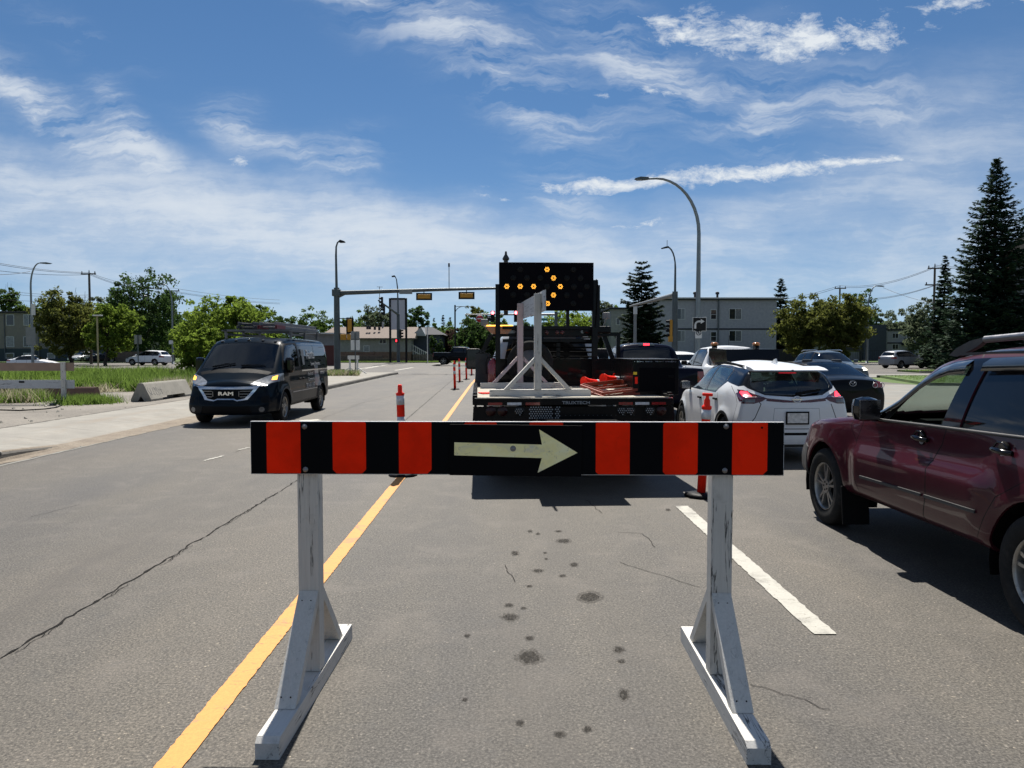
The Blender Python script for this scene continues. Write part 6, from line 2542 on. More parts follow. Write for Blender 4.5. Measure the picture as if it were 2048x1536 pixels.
# slate SUV facing us on the right
g1, c1 = gen_car('suv', 'suv', 'slate grey SUV facing us beyond the dark sedan, roof rails', 'car', (15.6, 36.0, 0), PI + R(4), M['slate'], .07, heads=True)
for sg in (1, -1):
    MB().tube([(sg * .60, .1, 1.60), (sg * .60, -.1, 1.65), (sg * .60, -1.4, 1.64), (sg * .6, -1.6, 1.58)], .018, 8).build('roof_rail', M['chrome'], g1)
p, _ = c1.surf(0, .72, 'end', 1)
MB().lathe([(.001, .01), (.05, .008), (.07, 0)], 16, p, 'Y').build('badge', M['chrome'], g1)
# light grey SUV far right
g2, c2 = gen_car('suv', 'suv', 'light grey SUV driving off to the right on the far cross street', 'car', (36.3, 68, 0), -PI / 2 + R(22), M['lgrey'], .1, 'glassd')
# dark sedan right beyond the white crossover
g3, c3 = gen_car('sedan', 'sedan', 'dark blue sedan half hidden behind the white crossover', 'car', (7.75, 19.0, 0), R(1), M['blackp'], .07, 'glass')
p, _ = c3.surf(0, .90, 'end', -1)
mb = MB()
mb.tube([Vector((.075 * math.cos(t), 0, .058 * math.sin(t))) + p + Vector((0, -.01, 0)) for t in np.linspace(0, 2 * PI, 21)], .006, 6)
mb.tube([p + Vector((-.07, -.012, .02)), p + Vector((-.03, -.014, .012)), p + Vector((0, -.014, -.02)), p + Vector((.03, -.014, .012)), p + Vector((.07, -.012, .02))], .006, 6)
mb.build('badge', M['chrome'], g3)
for m in (1, -1):
    for q in (.52, .70):
        p, _ = c3.surf(m * q, .86, 'end', -1)
        MB().tube([Vector((.055 * math.cos(t), 0, .055 * math.sin(t))) + p + Vector((0, -.008, 0)) for t in np.linspace(0, 2 * PI, 17)], .008, 6).build('lamp_ring', M['silver'], g3)
# navy pickup ahead of the crossover
g4, c4 = gen_car('pickup', 'pickup_truck', 'navy pickup with its high brake lamp lit, beside the flat deck truck', 'pickup', (3.72, 20.6, -.08), R(1), M['navyp'], .08, 'glassd')
MB().box((0, -.80, 1.875), (.16, .02, .05)).build('high_brake_lamp', M['redlit'], g4)
for m in (1, -1):
    MB().box((m * .15, -.80, 1.873), (.12, .02, .045)).build('cargo_lamp', M['lens'], g4)
    MB().lathe([(.001, .03), (.035, .025), (.045, 0)], 12, (m * .42, -.5, 1.90)).build('roof_marker', M['black'], g4)
# white pickup with amber beacons
g5, c5 = gen_car('pickup', 'pickup_truck', 'white pickup with two amber beacons and a black cargo cap', 'pickup', (7.2, 24.6, -.13), R(1.5), M['white'], .08, 'glass')
mb = MB()
mb.prism([(-.90, 1.26), (-.90, 1.80), (-.98, 1.84), (-2.6, 1.80), (-2.78, 1.26)], -.78, .78, 'YZ')
mb.build('cargo_cap', M['blackgloss'], g5)
for m in (1, -1):
    mb = MB()
    mb.lathe([(.11, 0), (.12, .02), (.115, .07), (.08, .095), (.001, .1)], 16, (m * .66, -1.1, 1.92))
    mb.build('beacon', M['amber'], g5)
    MB().box((m * .66, -1.1, 1.88), (.12, .2, .08), bev=.01).build('beacon_mount', M['black'], g5)
MB().tube([(.05, -.3, 1.93), (.05, -.35, 2.25)], .008, 5).build('antenna', M['black'], g5)
# small white suv in the gap
g6, c6 = gen_car('suv', 'suv', 'small white SUV seen in the gap right of the navy pickup', 'car', (9.6, 42, -.05), R(2), M['white'], .14, 'glassd', lit=False)
# across the side road on the left
g7, c7 = gen_car('sedan', 'sedan', 'white sedan passing behind the weeds on the far left', 'car', (-44.9, 72, -.2), -PI / 2 + R(4), M['white'], .12, scale=.97)
g8, c8 = gen_car('suv', 'suv', 'white SUV on the side road between the poles at the left', 'car', (-38.3, 81, .0), PI / 2 - R(10), M['white'], .12, 'glassd')
g9, c9 = gen_car('sedan', 'sedan', 'dark sedan parked in the shade under the left trees', 'car', (-52.5, 99, .0), PI / 2, M['blackp'], .14)
gA, cA = gen_car('sedan', 'sedan', 'silver sedan parked under the leaning tree at the left', 'car', (-57.5, 103, .0), R(170), M['silverp'], .14)
# black pickup crossing beyond the posts
gB, cB = gen_car('pickup', 'pickup_truck', 'black pickup crossing the junction beyond the red posts', 'pickup', (-4.6, 79, .1), -PI / 2 - R(5), M['blackp'], .10, 'glassd')
# ------------------------------------------------------------------ lamps, poles, signals, signs
M['galv'] = pmat('galvanised_pole', (.20, .225, .235), .45, metal=.55, var=.15, vs=2)
M['galvd'] = pmat('dark_galvanised_pole', (.085, .10, .105), .5, metal=.4, var=.2, vs=2)
M['pole'] = pmat('timber_pole', (.10, .085, .072), .9, var=.25, vs=2, bump=.4, bs_=20)
M['sigy'] = pmat('yellow_signal_back', (.46, .22, .02), .5, var=.12)
M['sigk'] = pmat('signal_black', (.012, .012, .013), .5)
M['signback'] = pmat('sign_back', (.22, .225, .225), .5, metal=.4, dirt=.3)
M['signw'] = pmat('sign_white', (.62, .62, .60), .5)
M['signk'] = pmat('sign_black', (.015, .015, .016), .45)
M['signr'] = pmat('sign_red', (.38, .02, .03), .5)
M['blank'] = pmat('blank_billboard', (.46, .46, .50), .7, var=.04)
M['wire'] = pmat('cable', (.03, .03, .033), .7)
LG = 'curved street lamps'


def street_lamp(label, X, Y, H, reach, rad, zbend=None, thick=.085, basez=0, head=(.55, .20, .10), mat='galv', group=LG):
    """reach < 0 bends to the left"""
    root = thing('street_lamp', label, 'street lamp', (X, Y, basez), 0, group)
    sg = 1 if reach > 0 else -1
    ar = abs(reach)
    mb = MB()
    zb = H - rad
    pts = [(0, 0, 0), (0, 0, zb * .5), (0, 0, zb)]
    rs = [thick * 1.15, thick * .95, thick * .72]
    for i in range(1, 11):
        a = PI / 2 * i / 10
        pts.append((sg * ar * .82 * (1 - math.cos(a)), 0, zb + rad * math.sin(a)))
        rs.append(thick * (.72 - .03 * i))
    pts.append((sg * ar, 0, H - .02))
    rs.append(thick * .40)
    mb.tube(pts, rs, 12)
    mb.build('pole', M[mat], root)
    MB().lathe([(thick * 2.0, 0), (thick * 2.0, .04), (thick * 1.4, .06), (thick * 1.25, .3)], 14).build('pole_base', M[mat], root)
    mb = MB()
    hl, hw, hh = head
    x0 = sg * (ar - .08)
    prof = [(0, -.05), (hl * .3, -.07), (hl, -.05), (hl, -.01), (hl * .6, .06), (0, .04)]
    mb.prism([(x0 + sg * a, H + b) for a, b in prof], -hw / 2, hw / 2, 'XZ')
    h = mb.build('lamp_head', M['galvd'], root)
    MB().box((x0 + sg * hl * .65, 0, H - .075), (hl * .5, hw * .7, .03)).build('lens', M['lens'], h)
    return root


def lamp_at(px_pole, py_top, D, px_tip, rad, label, **kw):
    p = P(px_pole, py_top, D)
    t = P(px_tip, py_top, D)
    hl = kw.get('head', (.55, .2, .1))[0]
    r_ = t.x - p.x
    r_ = (abs(r_) - hl * .9) * (1 if r_ > 0 else -1)
    return street_lamp(label, p.x, D, p.z - kw.get('basez', 0), r_, rad, **kw)


big_lamp = lamp_at(1399, 357, 34.7, 1269, 2.5, 'tall near street lamp arching left over the traffic, signs on its pole', thick=.12, head=(.62, .24, .12))
lamp_at(60, 526, 68, 102, 2.2, 'curved lamp at the far left in front of the taupe flats', thick=.11, head=(.9, .3, .14))
lamp_at(343, 568, 89, 312, 2.4, 'distant lamp bending left in front of the dark tree', thick=.11, head=(.7, .3, .14))
lamp_at(1737, 572, 92, 1768, 2.7, 'curved lamp bending right beside the slate-blue flats', thick=.12, head=(.8, .3, .14))


def head_box(mb_root, c, horiz, sect=3, size=.32, face='back', rot=0.0, name='signal_head', plate=True, mat_back='sigy'):
    """traffic signal: sections in a row, with a backing plate"""
    n = sect
    L = size * n
    root = bpy.data.objects.new(name, None)
    mb = MB()
    w, h = (L, size * .95) if horiz else (size * .95, L)
    mb.box((0, .10, 0), (w, .2, h), bev=.03)
    o = mb.build(name, M[mat_back], mb_root)
    o.location = c
    o.rotation_euler = (0, 0, rot)
    bpy.data.objects.remove(root)
    if plate:
        mb = MB()
        t = .12
        for (cx, cz, sx, sz) in ((0, h / 2 + t / 2, w + 2 * t, t), (0, -h / 2 - t / 2, w + 2 * t, t), (-w / 2 - t / 2, 0, t, h), (w / 2 + t / 2, 0, t, h)):
            mb.box((cx, .13, cz), (sx, .02, sz))
        mb.build('back_plate', M['sigk'], o)
    for k in range(n):
        q = -L / 2 + size * (k + .5)
        p = (q, .2, 0) if horiz else (0, .2, -q)
        mb = MB()
        # visor: open half tube
        vs, fs = [], []
        seg = 12
        for i in range(seg + 1):
            a = R(-20 + 220 * i / seg)
            for (rr_, dd) in ((size * .42, 0), (size * .42, .22 + .06 * math.sin(a))):
                vs.append((p[0] + rr_ * math.cos(a), p[1] + dd, p[2] + rr_ * math.sin(a)))
        for i in range(seg):
            fs.append([2 * i, 2 * i + 1, 2 * i + 3, 2 * i + 2])
        mb.add(vs, fs)
        mb.lathe([(.001, .012), (size * .38, .012), (size * .40, 0)], 14, (p[0], p[1], p[2]), 'Y')
        mb.build('visor', M['sigk'], o)
    return o


# near-left signal pole with its mast arm
X = P(675, 744, 55).x
D = 55.0
zt = P(678, 482, D).z
za = P(690, 586, D).z
sp_ = thing('signal_pole', 'signal pole with a long mast arm and a lamp on top, left of the junction', 'traffic signal', (X, D, .13))
mb = MB()
mb.tube([(0, 0, 0), (0, 0, za + .25)], [.24, .20], 14)
mb.build('pole', M['galvd'], sp_)
mb = MB()
mb.tube([(0, 0, za - .13), (-.02, 0, zt - 1.2), (0, 0, zt - .55), (.10, 0, zt - .25), (.25, 0, zt - .12)], [.10, .075, .06, .055, .05], 10)
mb.build('lamp_arm', M['galvd'], sp_)
MB().prism([(.15, zt - .20), (.30, zt - .05), (.62, zt - .15), (.66, zt - .24), (.3, zt - .26)], -.15, .15, 'XZ').build('lamp_head', M['sigk'], sp_)
mb = MB()
xe = P(1060, 577, D).x - X
ze = P(1060, 575, D).z - .13
mb.tube([(.15, 0, za - .13), (xe * .5, 0, za + (ze - za) * .75 - .1), (xe, 0, ze)], [.17, .12, .07], 12)
mb.tube([(.05, 0, za - .45), (.55, 0, za - .2)], .10, 8)
mb.build('mast_arm', M['galvd'], sp_)
mb = MB()
mb.box((0, 0, za - .12), (.6, .55, .5), bev=.05)
mb.build('arm_bracket', M['galvd'], sp_)
mb = MB()
mb.box((0, 0, .03), (.9, .9, .2), bev=.04)
mb.build('pole_base', M['kerb'], sp_)
a = P(812, 584, D)
MB().box((a.x - X, -.14, a.z - .13), (.95, .03, .32)).build('arm_sign', M['signback'], sp_)
for (px, py) in ((848, 593), (933, 591)):
    a = P(px, py, D)
    head_box(sp_, (a.x - X, -.05, a.z - .13), True, 3, .31)
    MB().bar((a.x - X, -.02, a.z), (a.x - X, -.02, a.z + .25), .06, .06).build('hanger', M['sigk'], sp_)
a = P(699, 651, D)
head_box(sp_, (a.x - X, 0, a.z - .13), False, 3, .31)
MB().bar((0, 0, P(690, 637, D).z - .13), (a.x - X, 0, P(690, 637, D).z - .13), .06, .06).build('side_bracket', M['galvd'], sp_)
MB().bar((0, 0, P(690, 668, D).z - .13), (a.x - X, 0, P(690, 668, D).z - .13), .06, .06).build('side_bracket', M['galvd'], sp_)
for px in (687, 698):
    a = P(px, 674, D)
    o = MB().box((a.x - X, 0, a.z - .13), (.42 if px == 687 else .26, .3, .42), bev=.04).build('walk_signal', M['sigy'], sp_)
# thin camera mast rising from the arm
a = P(898, 531, D)
b = P(898, 578, D)
MB().tube([(a.x - X, 0, b.z - .2), (a.x - X, 0, a.z - .13)], .03, 6).build('camera_mast', M['galvd'], sp_)
MB().box((a.x - X, 0, a.z - .1), (.12, .16, .28), bev=.03).build('camera', M['sigk'], sp_)

# second signal pole across the junction
D = 92.0
X = P(797, 727, D).x
sq = thing('signal_pole', 'signal pole with a short arm standing in front of the blank billboard', 'traffic signal', (X, D, .1))
zt = P(790, 552, D).z
mb = MB()
mb.tube([(0, 0, 0), (0, 0, P(797, 630, D).z)], [.22, .18], 12)
mb.tube([(0, 0, P(797, 630, D).z), (-.05, 0, zt - 1.6), (-.18, 0, zt - .5), (-.35, 0, zt - .15)], [.10, .08, .06, .05], 8)
mb.build('pole', M['galvd'], sq)
MB().prism([(-.25, zt - .2), (-.4, zt - .02), (-.75, zt - .1), (-.72, zt - .24)], -.15, .15, 'XZ').build('lamp_head', M['sigk'], sq)
a, b = P(757, 608, 84), P(797, 629, D)
mb = MB()
mb.tube([(0, 0, b.z - .1), (a.x - X, 84 - D, a.z + .3)], [.15, .08], 10)
mb.build('mast_arm', M['galvd'], sq)
for (px, py, dd) in ((766, 607, 85), (770, 622, 87.5)):
    a = P(px, py, dd)
    o = head_box(sq, (a.x - X, dd - D, a.z), False, 3, .42, rot=PI / 2, plate=False, mat_back='sigk')
a = P(798, 669, 91)
head_box(sq, (a.x - X, -1 + .6, a.z), False, 3, .36, rot=-PI / 2, plate=False, mat_back='sigk')
a = P(793, 683, 91)
o = MB().box((a.x - X, -.8, a.z), (.40, .3, .46), bev=.04).build('walk_signal', M['sigk'], sq)
MB().box((a.x - X - .03, -.97, a.z), (.16, .02, .28)).build('hand_symbol', M['redlit'], o)
a, b = P(759, 575, 86), P(757, 640, 86)
MB().tube([(a.x - X, 86 - D, a.z), (a.x - X, 86 - D, a.z - 3.4)], .035, 6).build('antenna', M['galvd'], sq)
MB().bar((a.x - X - .3, 86 - D, a.z - .03), (a.x - X + .35, 86 - D, a.z - .05), .06, .04).build('antenna_bar', M['galvd'], sq)

# blank billboard
D = 95.0
a, b = P(778, 598, D), P(814, 598, D)
bb = thing('billboard', 'tall billboard with a blank pale panel between two dark posts', 'sign', ((a.x + b.x) / 2, D, .1))
w_ = (b.x - a.x)
zt = a.z
zp = P(790, 661, D).z
for sg in (-1, 1):
    MB().box((sg * (w_ / 2 - .12), 0, zt / 2), (.24, .3, zt)).build('post', M['sigk'], bb)
MB().box((0, 0, zt - .08), (w_ - .48, .28, .22)).build('top_bar', M['sigk'], bb)
MB().box((0, -.02, (zt - .2 + zp) / 2), (w_ - .46, .12, zt - .2 - zp)).build('panel', M['blank'], bb)

# thin pale flagpole by the fence, utility poles
def util_pole(px, ptop, D, label, arms, transformer=None, thick=.16, mat='pole'):
    p = P(px, ptop, D)
    root = thing('utility_pole', label, 'utility pole', (p.x, D, 0), 0, 'timber utility poles')
    MB().tube([(0, 0, 0), (0, 0, p.z - .5)], [thick, thick * .72], 10).build('pole', M[mat], root)
    for (py, half) in arms:
        z = P(px, py, D).z
        MB().box((0, -.14, z), (2 * half, .12, .14)).build('crossarm', M[mat], root)
        for q in (-half * .88, half * .88):
            MB().lathe([(.05, 0), (.07, .10), (.05, .14), (.06, .2), (.02, .24)], 8, (q, -.14, z + .07)).build('insulator', M['sigk'], root)
    MB().lathe([(.05, 0), (.06, .3), (.03, .5)], 8, (0, 0, p.z - .5)).build('pole_top_insulator', M['sigk'], root)
    if transformer:
        z = P(px, transformer, D).z
        MB().lathe([(.30, -.6), (.33, -.5), (.33, .45), (.25, .55), (.05, .6)], 14, (-.45, -.1, z)).build('transformer', M['signback'], root)
    return root


util_pole(178, 540, 88, 'tall utility pole with one crossarm in front of the olive tree', [(548, .85)])
util_pole(346, 581, 112, 'utility pole with a crossarm left of the bright green tree', [(582, 1.0)])
util_pole(296, 566, 106, 'utility pole carrying a grey transformer before the dark tree', [(577, .9)], transformer=599)
util_pole(1870, 527, 82, 'tall utility pole with two crossarms beside the narrow spruce', [(537, .85), (570, 1.1)], thick=.15)
util_pole(1680, 571, 112, 'utility pole top rising behind the olive trees', [(577, .85)])

# yellowish short pole with a flat lamp on the left
p = P(194, 634, 66)
o = thing('area_light', 'short pale pole with a flat lamp on top, in front of the yellow-green tree', 'street lamp', (p.x, 66, .1))
MB().tube([(0, 0, 0), (0, 0, p.z)], .07, 8).build('pole', pmat('pale_pole', (.34, .30, .16), .6), o)
MB().box((.05, 0, p.z + .03), (.72, .4, .1), bev=.02).build('lamp_head', M['signw'], o)
MB()
p = P(919, 700, 96)
o = MB().tube([(0, 0, 0), (0, 0, P(855, 653, 96).z)], .06, 8).build('flagpole', M['pw'], None, loc=(P(855, 700, 96).x, 96, 0))
tag(o, 'thin bare white pole in front of the gabled house', 'pole')

# black ornamental bracket pole
D = 88.0
p = P(910, 610, D)
o = thing('bracket_pole', 'black ornamental pole with a curved bracket arm, left of the red signals', 'pole', (p.x, D, 0))
MB().tube([(0, 0, 0), (0, 0, p.z)], .09, 8).build('pole', M['sigk'], o)
e = P(949, 613, D)
mb = MB()
mb.tube([(0, 0, e.z), (e.x - p.x, 0, e.z)], .035, 6)
mb.tube([(0, 0, P(910, 628, D).z)] + [((e.x - p.x) * .42 * (1 - math.cos(PI / 2 * t / 6)), 0, P(910, 628, D).z + (e.z - P(910, 628, D).z) * math.sin(PI / 2 * t / 6)) for t in range(1, 7)], .04, 6)
mb.build('bracket', M['sigk'], o)

# far signals facing us: arm, two red heads and the hanging signs
D = 78.0
sf = thing('traffic_signal', 'far mast arm carrying two red signals and the do-not-enter sign', 'traffic signal', (P(1112, 700, D).x, D, 0))
X = sf.location.x
za = P(1000, 629, D).z
mb = MB()
mb.tube([(0, 0, 0), (0, 0, za + .3)], [.2, .16], 12)
mb.build('pole', M['galvd'], sf)
MB().tube([(0, 0, za), (P(930, 628, D).x - X, 0, za)], [.12, .05], 8).build('mast_arm', M['signback'], sf)
for px in (985.5, 1032):
    a = P(px, 633, D)
    o = MB().box((a.x - X, -.1, a.z), (.44, .22, 1.15), bev=.04).build('signal_head', M['sigk'], sf)
    for k in range(3):
        lz = a.z + .37 - .37 * k
        if k == 0:
            MB().lathe([(.001, -.02), (.15, -.02), (.17, 0)], 16, (a.x - X, -.22, lz), 'Y').build('lit_lens', M['siglit'] if 'siglit' in M else M.setdefault('siglit', emit_mat('lit_signal_red', (1, .12, .14), 5.0)), o)
        mb = MB()
        vs, fs = [], []
        for i in range(13):
            an = R(-10 + 200 * i / 12)
            for dd in (0, -.25):
                vs.append((a.x - X + .19 * math.cos(an), -.21 + dd, lz + .19 * math.sin(an)))
        for i in range(12):
            fs.append([2 * i, 2 * i + 1, 2 * i + 3, 2 * i + 2])
        mb.add(vs, fs)
        mb.build('visor', M['sigk'], o)
a = P(959.5, 637.5, D)
ne = MB().lathe([(.40, 0), (.40, .02)], 28, (a.x - X, -.15, a.z), 'Y').build('no_entry_sign', M['signw'], sf)
MB().lathe([(.36, -.02), (.36, -.005)], 28, (a.x - X, -.15, a.z), 'Y').build('red_disc', M['signr'], ne)
MB().box((a.x - X, -.19, a.z), (.5, .02, .10)).build('white_bar', M['signw'], ne)
a = P(979, 637, D)
ls = MB().box((a.x - X, -.15, a.z), (.55, .03, .55)).build('left_turn_sign', M['signk'], sf)
mb = MB()
arcp = [(a.x - X + .16, a.z - .22), (a.x - X + .16, a.z - .02)] + [(a.x - X + .16 * math.cos(R(t)) * 1.0 - .0, a.z + .0 + .14 * math.sin(R(t))) for t in range(10, 90, 16)] + [(a.x - X - .1, a.z + .15)]
mb.tube([(x, -.175, z) for x, z in arcp], .035, 6)
mb.prism([(a.x - X - .08, a.z + .25), (a.x - X - .22, a.z + .15), (a.x - X - .08, a.z + .05)], -.19, -.17, 'XZ')
mb.build('arrow', M['signw'], ls)
a = P(1098, 639, D)
gs = MB().box((a.x - X - .6, -.1, a.z), (.85, .03, .26)).build('street_name_sign', pmat('green_sign', (.02, .16, .12), .5), sf)
# grey backs of signs standing nearer
def sign_back(px, py, D, w, h, label, post=True, mat='signback', zoff=0, split=None, lean=0, basez=.13, group=None):
    a = P(px, py, D)
    o = thing('sign', label, 'sign', (a.x, D, basez), 0, group)
    if split:
        for (dz, hh, dm, ww) in split:
            MB().box((0, 0, a.z - basez + dz), (ww, .02, hh)).build('sign_panel', M[dm], o)
    else:
        MB().box((0, 0, a.z - basez), (w, .02, h)).build('sign_panel', M[mat], o)
    if post:
        MB().box((0, -.04, (a.z - basez) / 2 + h * .25), (.055, .055, a.z - basez + h * .5)).build('post', M['galvd'], o)
    return o


sign_back(710.5, 681, 46, .5, .9, 'back of a grey two-panel sign among the tufts at the pavement corner', split=[(.30, .52, 'signback', .52), (-.25, .68, 'signw', .55)])
sign_back(276, 679, 52, .5, .62, 'back of a small sign on a thin post in the tall weeds')
sign_back(342, 683, 78, .42, .55, 'small white sign on the post of the distant lamp at the left', post=False, mat='signw')
# sign panels on the left curved lamp
a = P(62, 672, 67.8)
o = MB().box((0, 0, 0), (.85, .03, 1.6)).build('notice_panel', M['signback'], None, loc=(a.x, 67.75, a.z))
tag(o, 'grey board fixed to the far-left curved lamp pole', 'sign')
a = P(65, 619, 67.8)
o = MB().box((0, 0, 0), (.35, .03, 1.0)).build('pole_banner', M['signw'], None, loc=(a.x + .1, 67.75, a.z))
tag(o, 'narrow pale banner high on the far-left curved lamp pole', 'sign')

# signs on the near tall lamp pole
D = 34.45
a = P(1399, 648.5, D)
rs = thing('turn_sign', 'black sign with a white right-curving arrow on the tall near lamp', 'sign', (a.x, D, a.z))
MB().box((0, 0, 0), (.64, .02, .64), bev=.004).build('sign_border', M['signw'], rs)
MB().box((0, -.014, 0), (.59, .012, .59)).build('sign_face', M['signk'], rs)
mb = MB()
cp = [(-.20, -.20), (-.20, -.04)] + [(-.20 + .17 * (1 - math.cos(R(t))), -.04 + .17 * math.sin(R(t))) for t in range(15, 91, 15)] + [(.06, .13)]
for i in range(len(cp) - 1):
    mb.bar((cp[i][0], -.026, cp[i][1]), (cp[i + 1][0], -.026, cp[i + 1][1]), .085, .006, up=(0, 1, 0))
mb.prism([(.05, .24), (.23, .13), (.05, .02)], -.03, -.024, 'XZ')
mb.build('arrow', M['signw'], rs)
a = P(1397, 667, D)
np_ = thing('no_parking_sign', 'small white no-parking sign right under the curving-arrow sign', 'sign', (a.x, D, a.z))
MB().box((0, 0, 0), (.30, .02, .44)).build('sign_face', M['signw'], np_)
MB().tube([(.11 * math.cos(t), -.016, .04 + .11 * math.sin(t)) for t in np.linspace(0, 2 * PI, 25)], .014, 6).build('ring', M['signk'], np_)
MB().bar((-.08, -.018, .12), (.08, -.018, -.04), .02, .008, up=(0, 1, 0)).build('slash', M['signk'], np_)
text('letter_p', 'P', .17, M['signk'], np_, (0, -.014, .04), (PI / 2, 0, 0), .002, bold=.003)
# right-hand signal pole with arm over the road
D = 55.6
X = P(1349, 700, D).x
sr = thing('signal_pole', 'signal pole with lamp on top and pale arm swinging left, right of the junction', 'traffic signal', (X, D, 0))
zt = P(1340, 494, D).z
za = P(1349, 590, D).z
mb = MB()
mb.tube([(0, 0, 0), (0, 0, za + .25)], [.24, .20], 14)
mb.build('pole', M['galvd'], sr)
mb = MB()
mb.tube([(0, 0, za + .1), (0, 0, zt - 1.5)] + [(-.62 * (1 - math.cos(PI / 2 * t / 6)), 0, zt - 1.5 + 1.5 * math.sin(PI / 2 * t / 6)) for t in range(1, 7)], [.09, .07] + [.055] * 6, 10)
mb.build('lamp_arm', M['galvd'], sr)
MB().prism([(-.5, zt + .05), (-.75, zt + .02), (-1.05, zt - .08), (-1.0, zt - .14), (-.55, zt - .06)], -.15, .15, 'XZ').build('lamp_head', M['sigk'], sr)
MB().tube([(-.62, 0, zt), (-.62, 0, zt + .5)], .02, 5).build('antenna', M['sigk'], sr)
e = P(1260, 612.5, 66)
mb = MB()
mb.tube([(-.1, 0, za), ((e.x - X) * .5, (66 - D) * .5, za + (e.z - za) * .35 - .02), (e.x - X, 66 - D, e.z)], [.17, .12, .07], 12)
mb.build('mast_arm', M['signback'], sr)
a = P(1309, 599, 61)
MB().box((a.x - X, 61 - D - .3, a.z), (.28, .1, .38)).build('arm_camera', M['signback'], sr)
a = P(1341, 658, D)
head_box(sr, (a.x - X + .12, 0, a.z), False, 4, .34, rot=PI / 2, plate=False, mat_back='sigy')
a = P(1341, 678, D)
MB().box((a.x - X, 0, a.z), (.34, .3, .42), bev=.04).build('walk_signal', M['sigy'], sr)
for z in (642, 672):
    MB().bar((0, 0, P(1341, z, D).z), (-.4, 0, P(1341, z, D).z), .05, .05).build('side_bracket', M['galvd'], sr)
# graffiti-marked pale pole by the pine
a = P(1270.5, 613, 68)
o = thing('signal_pole', 'pale pole with two short arms in front of the pine', 'pole', (a.x, 68, 0))
MB().tube([(0, 0, 0), (0, 0, a.z)], [.16, .13], 10).build('pole', M['signback'], o)
MB().box((0, -.05, a.z - .35), (.3, .3, .7)).build('pole_box', M['pw'], o)
for q in (1, 2):
    MB().bar((.2 + .75 * (q - 1) * 1.2, 0, a.z - .05 + .28 * (q - 1)), (.7 + .75 * (q - 1) * 1.2, 0, a.z + .06 + .28 * (q - 1)), .06, .06).build('short_arm', M['pw'], o)

# wires
WG = 'overhead wires'


def wire(a, b, sag, label, r=.016):
    a, b = Vector(a), Vector(b)
    pts = []
    for i in range(15):
        t = i / 14
        p = a.lerp(b, t)
        p.z -= sag * 4 * t * (1 - t)
        pts.append(p)
    o = MB().tube(pts, r, 4, caps=False).build('overhead_wire', M['wire'])
    tag(o, label, 'wire', WG)


def wires(n, first, label, words=None):
    words = words or {2: ('upper', 'lower'), 3: ('highest', 'middle', 'lowest'), 4: ('highest', 'second highest', 'third highest', 'lowest')}[n]
    for k in range(n):
        a, b, sag, r = first[k]
        wire(a, b, sag, label % words[k], r)


wires(3, [(P(-30, q0, 70), P(178, q1, 88), .25, .02) for q0, q1 in ((521, 545), (524, 547), (538, 549))], '%s of three wires from the left frame edge to the tall left pole')
wires(3, [(P(178, q0, 88), P(296, q1, 106), .3, .02) for q0, q1 in ((545, 574), (547, 580), (549, 582))], '%s of three wires from the tall left pole to the transformer pole')
wires(3, [(P(296, q, 106), P(346, q + 2, 112), .1, .02) for q in (574, 580, 582)], '%s of three short wires from the transformer pole to the crossarm pole')
wires(3, [(P(346, q + 2, 112), P(560, q + 26, 150), .3, .022) for q in (574, 580, 582)], '%s of three wires running right behind the bright green tree')
wires(3, [(P(-20, q0, 110), P(178, q1, 112), .3, .022) for q0, q1 in ((578, 590), (583, 594), (597, 600))], '%s of three low wires crossing above the taupe flats roof')
wire(P(-20, 549, 60), P(60, 543, 68), .1, 'short wire reaching the far-left curved lamp', .02)
wires(4, [(P(1870, q0, 82), P(1680, q1, 112), .8, .022) for q0, q1 in ((533, 571), (535, 574), (570, 593), (571, 596))], '%s of four wires between the two right utility poles')
wires(2, [(P(1680, q0, 112), P(1500, q1 + 6, 140), .6, .026) for q0, q1 in ((571, 598), (574, 604))], '%s wire running left from the pole behind the olive trees')
wires(4, [(P(1870, q, 82), P(2100, q - 6, 80), .5, .022) for q in (530, 533, 569, 572)], '%s of four wires running right behind the giant spruce')
wire(P(1766, 575, 92), P(1870, 607, 82), .2, 'wire from the right curved lamp down to the tall utility pole', .02)
wires(2, [(P(1560, q, 100), P(1740, q - 8, 96), .3, .018) for q in (640, 644)], '%s of two low wires in front of the olive trees')
# ------------------------------------------------------------------ barricades
def wood_mat(name, col, axis, dark=(.05, .048, .045), amount=1.0):
    m, nt, bs, out = new_mat(name)
    co = obco(nt)
    sc = [26, 26, 26]
    sc[axis] = 1.3
    n = nt.noise(nt.mapping(co, tuple(sc)), 1.0, 6, .6, .25)
    g = nt.noise(nt.mapping(co, tuple(x * 4 for x in sc)), 1.0, 3, .6)
    c = nt.ramp(g, [(.3, tuple(x * .86 for x in col)), (.7, col)])
    band = nt.math('ABSOLUTE', nt.math('SUBTRACT', n, .57))
    cr = nt.ramp(band, [(.0, 1.0), (.008, 1.0), (.015, 0.0)])
    bl = nt.ramp(nt.noise(co, 3.2, 3, .6), [(.44, 0.0), (.52, amount)])
    c = nt.mix(nt.math('MULTIPLY', cr, bl), c, dark)
    # grime and chips
    d = nt.noise(co, 9, 8, .7, .6)
    c = nt.mix(nt.ramp(d, [(.56, 0.0), (.75, .4 * amount)]), c, (.20, .19, .175))
    chip = nt.noise(co, 34, 6, .7, .4)
    c = nt.mix(nt.ramp(chip, [(.70, 0.0), (.73, .9 * amount)]), c, (.10, .09, .08))
    nt.link(c, bs.inputs['Base Color'])
    bs.inputs['Roughness'].default_value = .6
    b = nt.new('ShaderNodeBump', i_Strength=.35, i_Distance=.003)
    nt.link(nt.math('SUBTRACT', g, cr), b.inputs['Height'])
    nt.link(b.outputs[0], bs.inputs['Normal'])
    return m


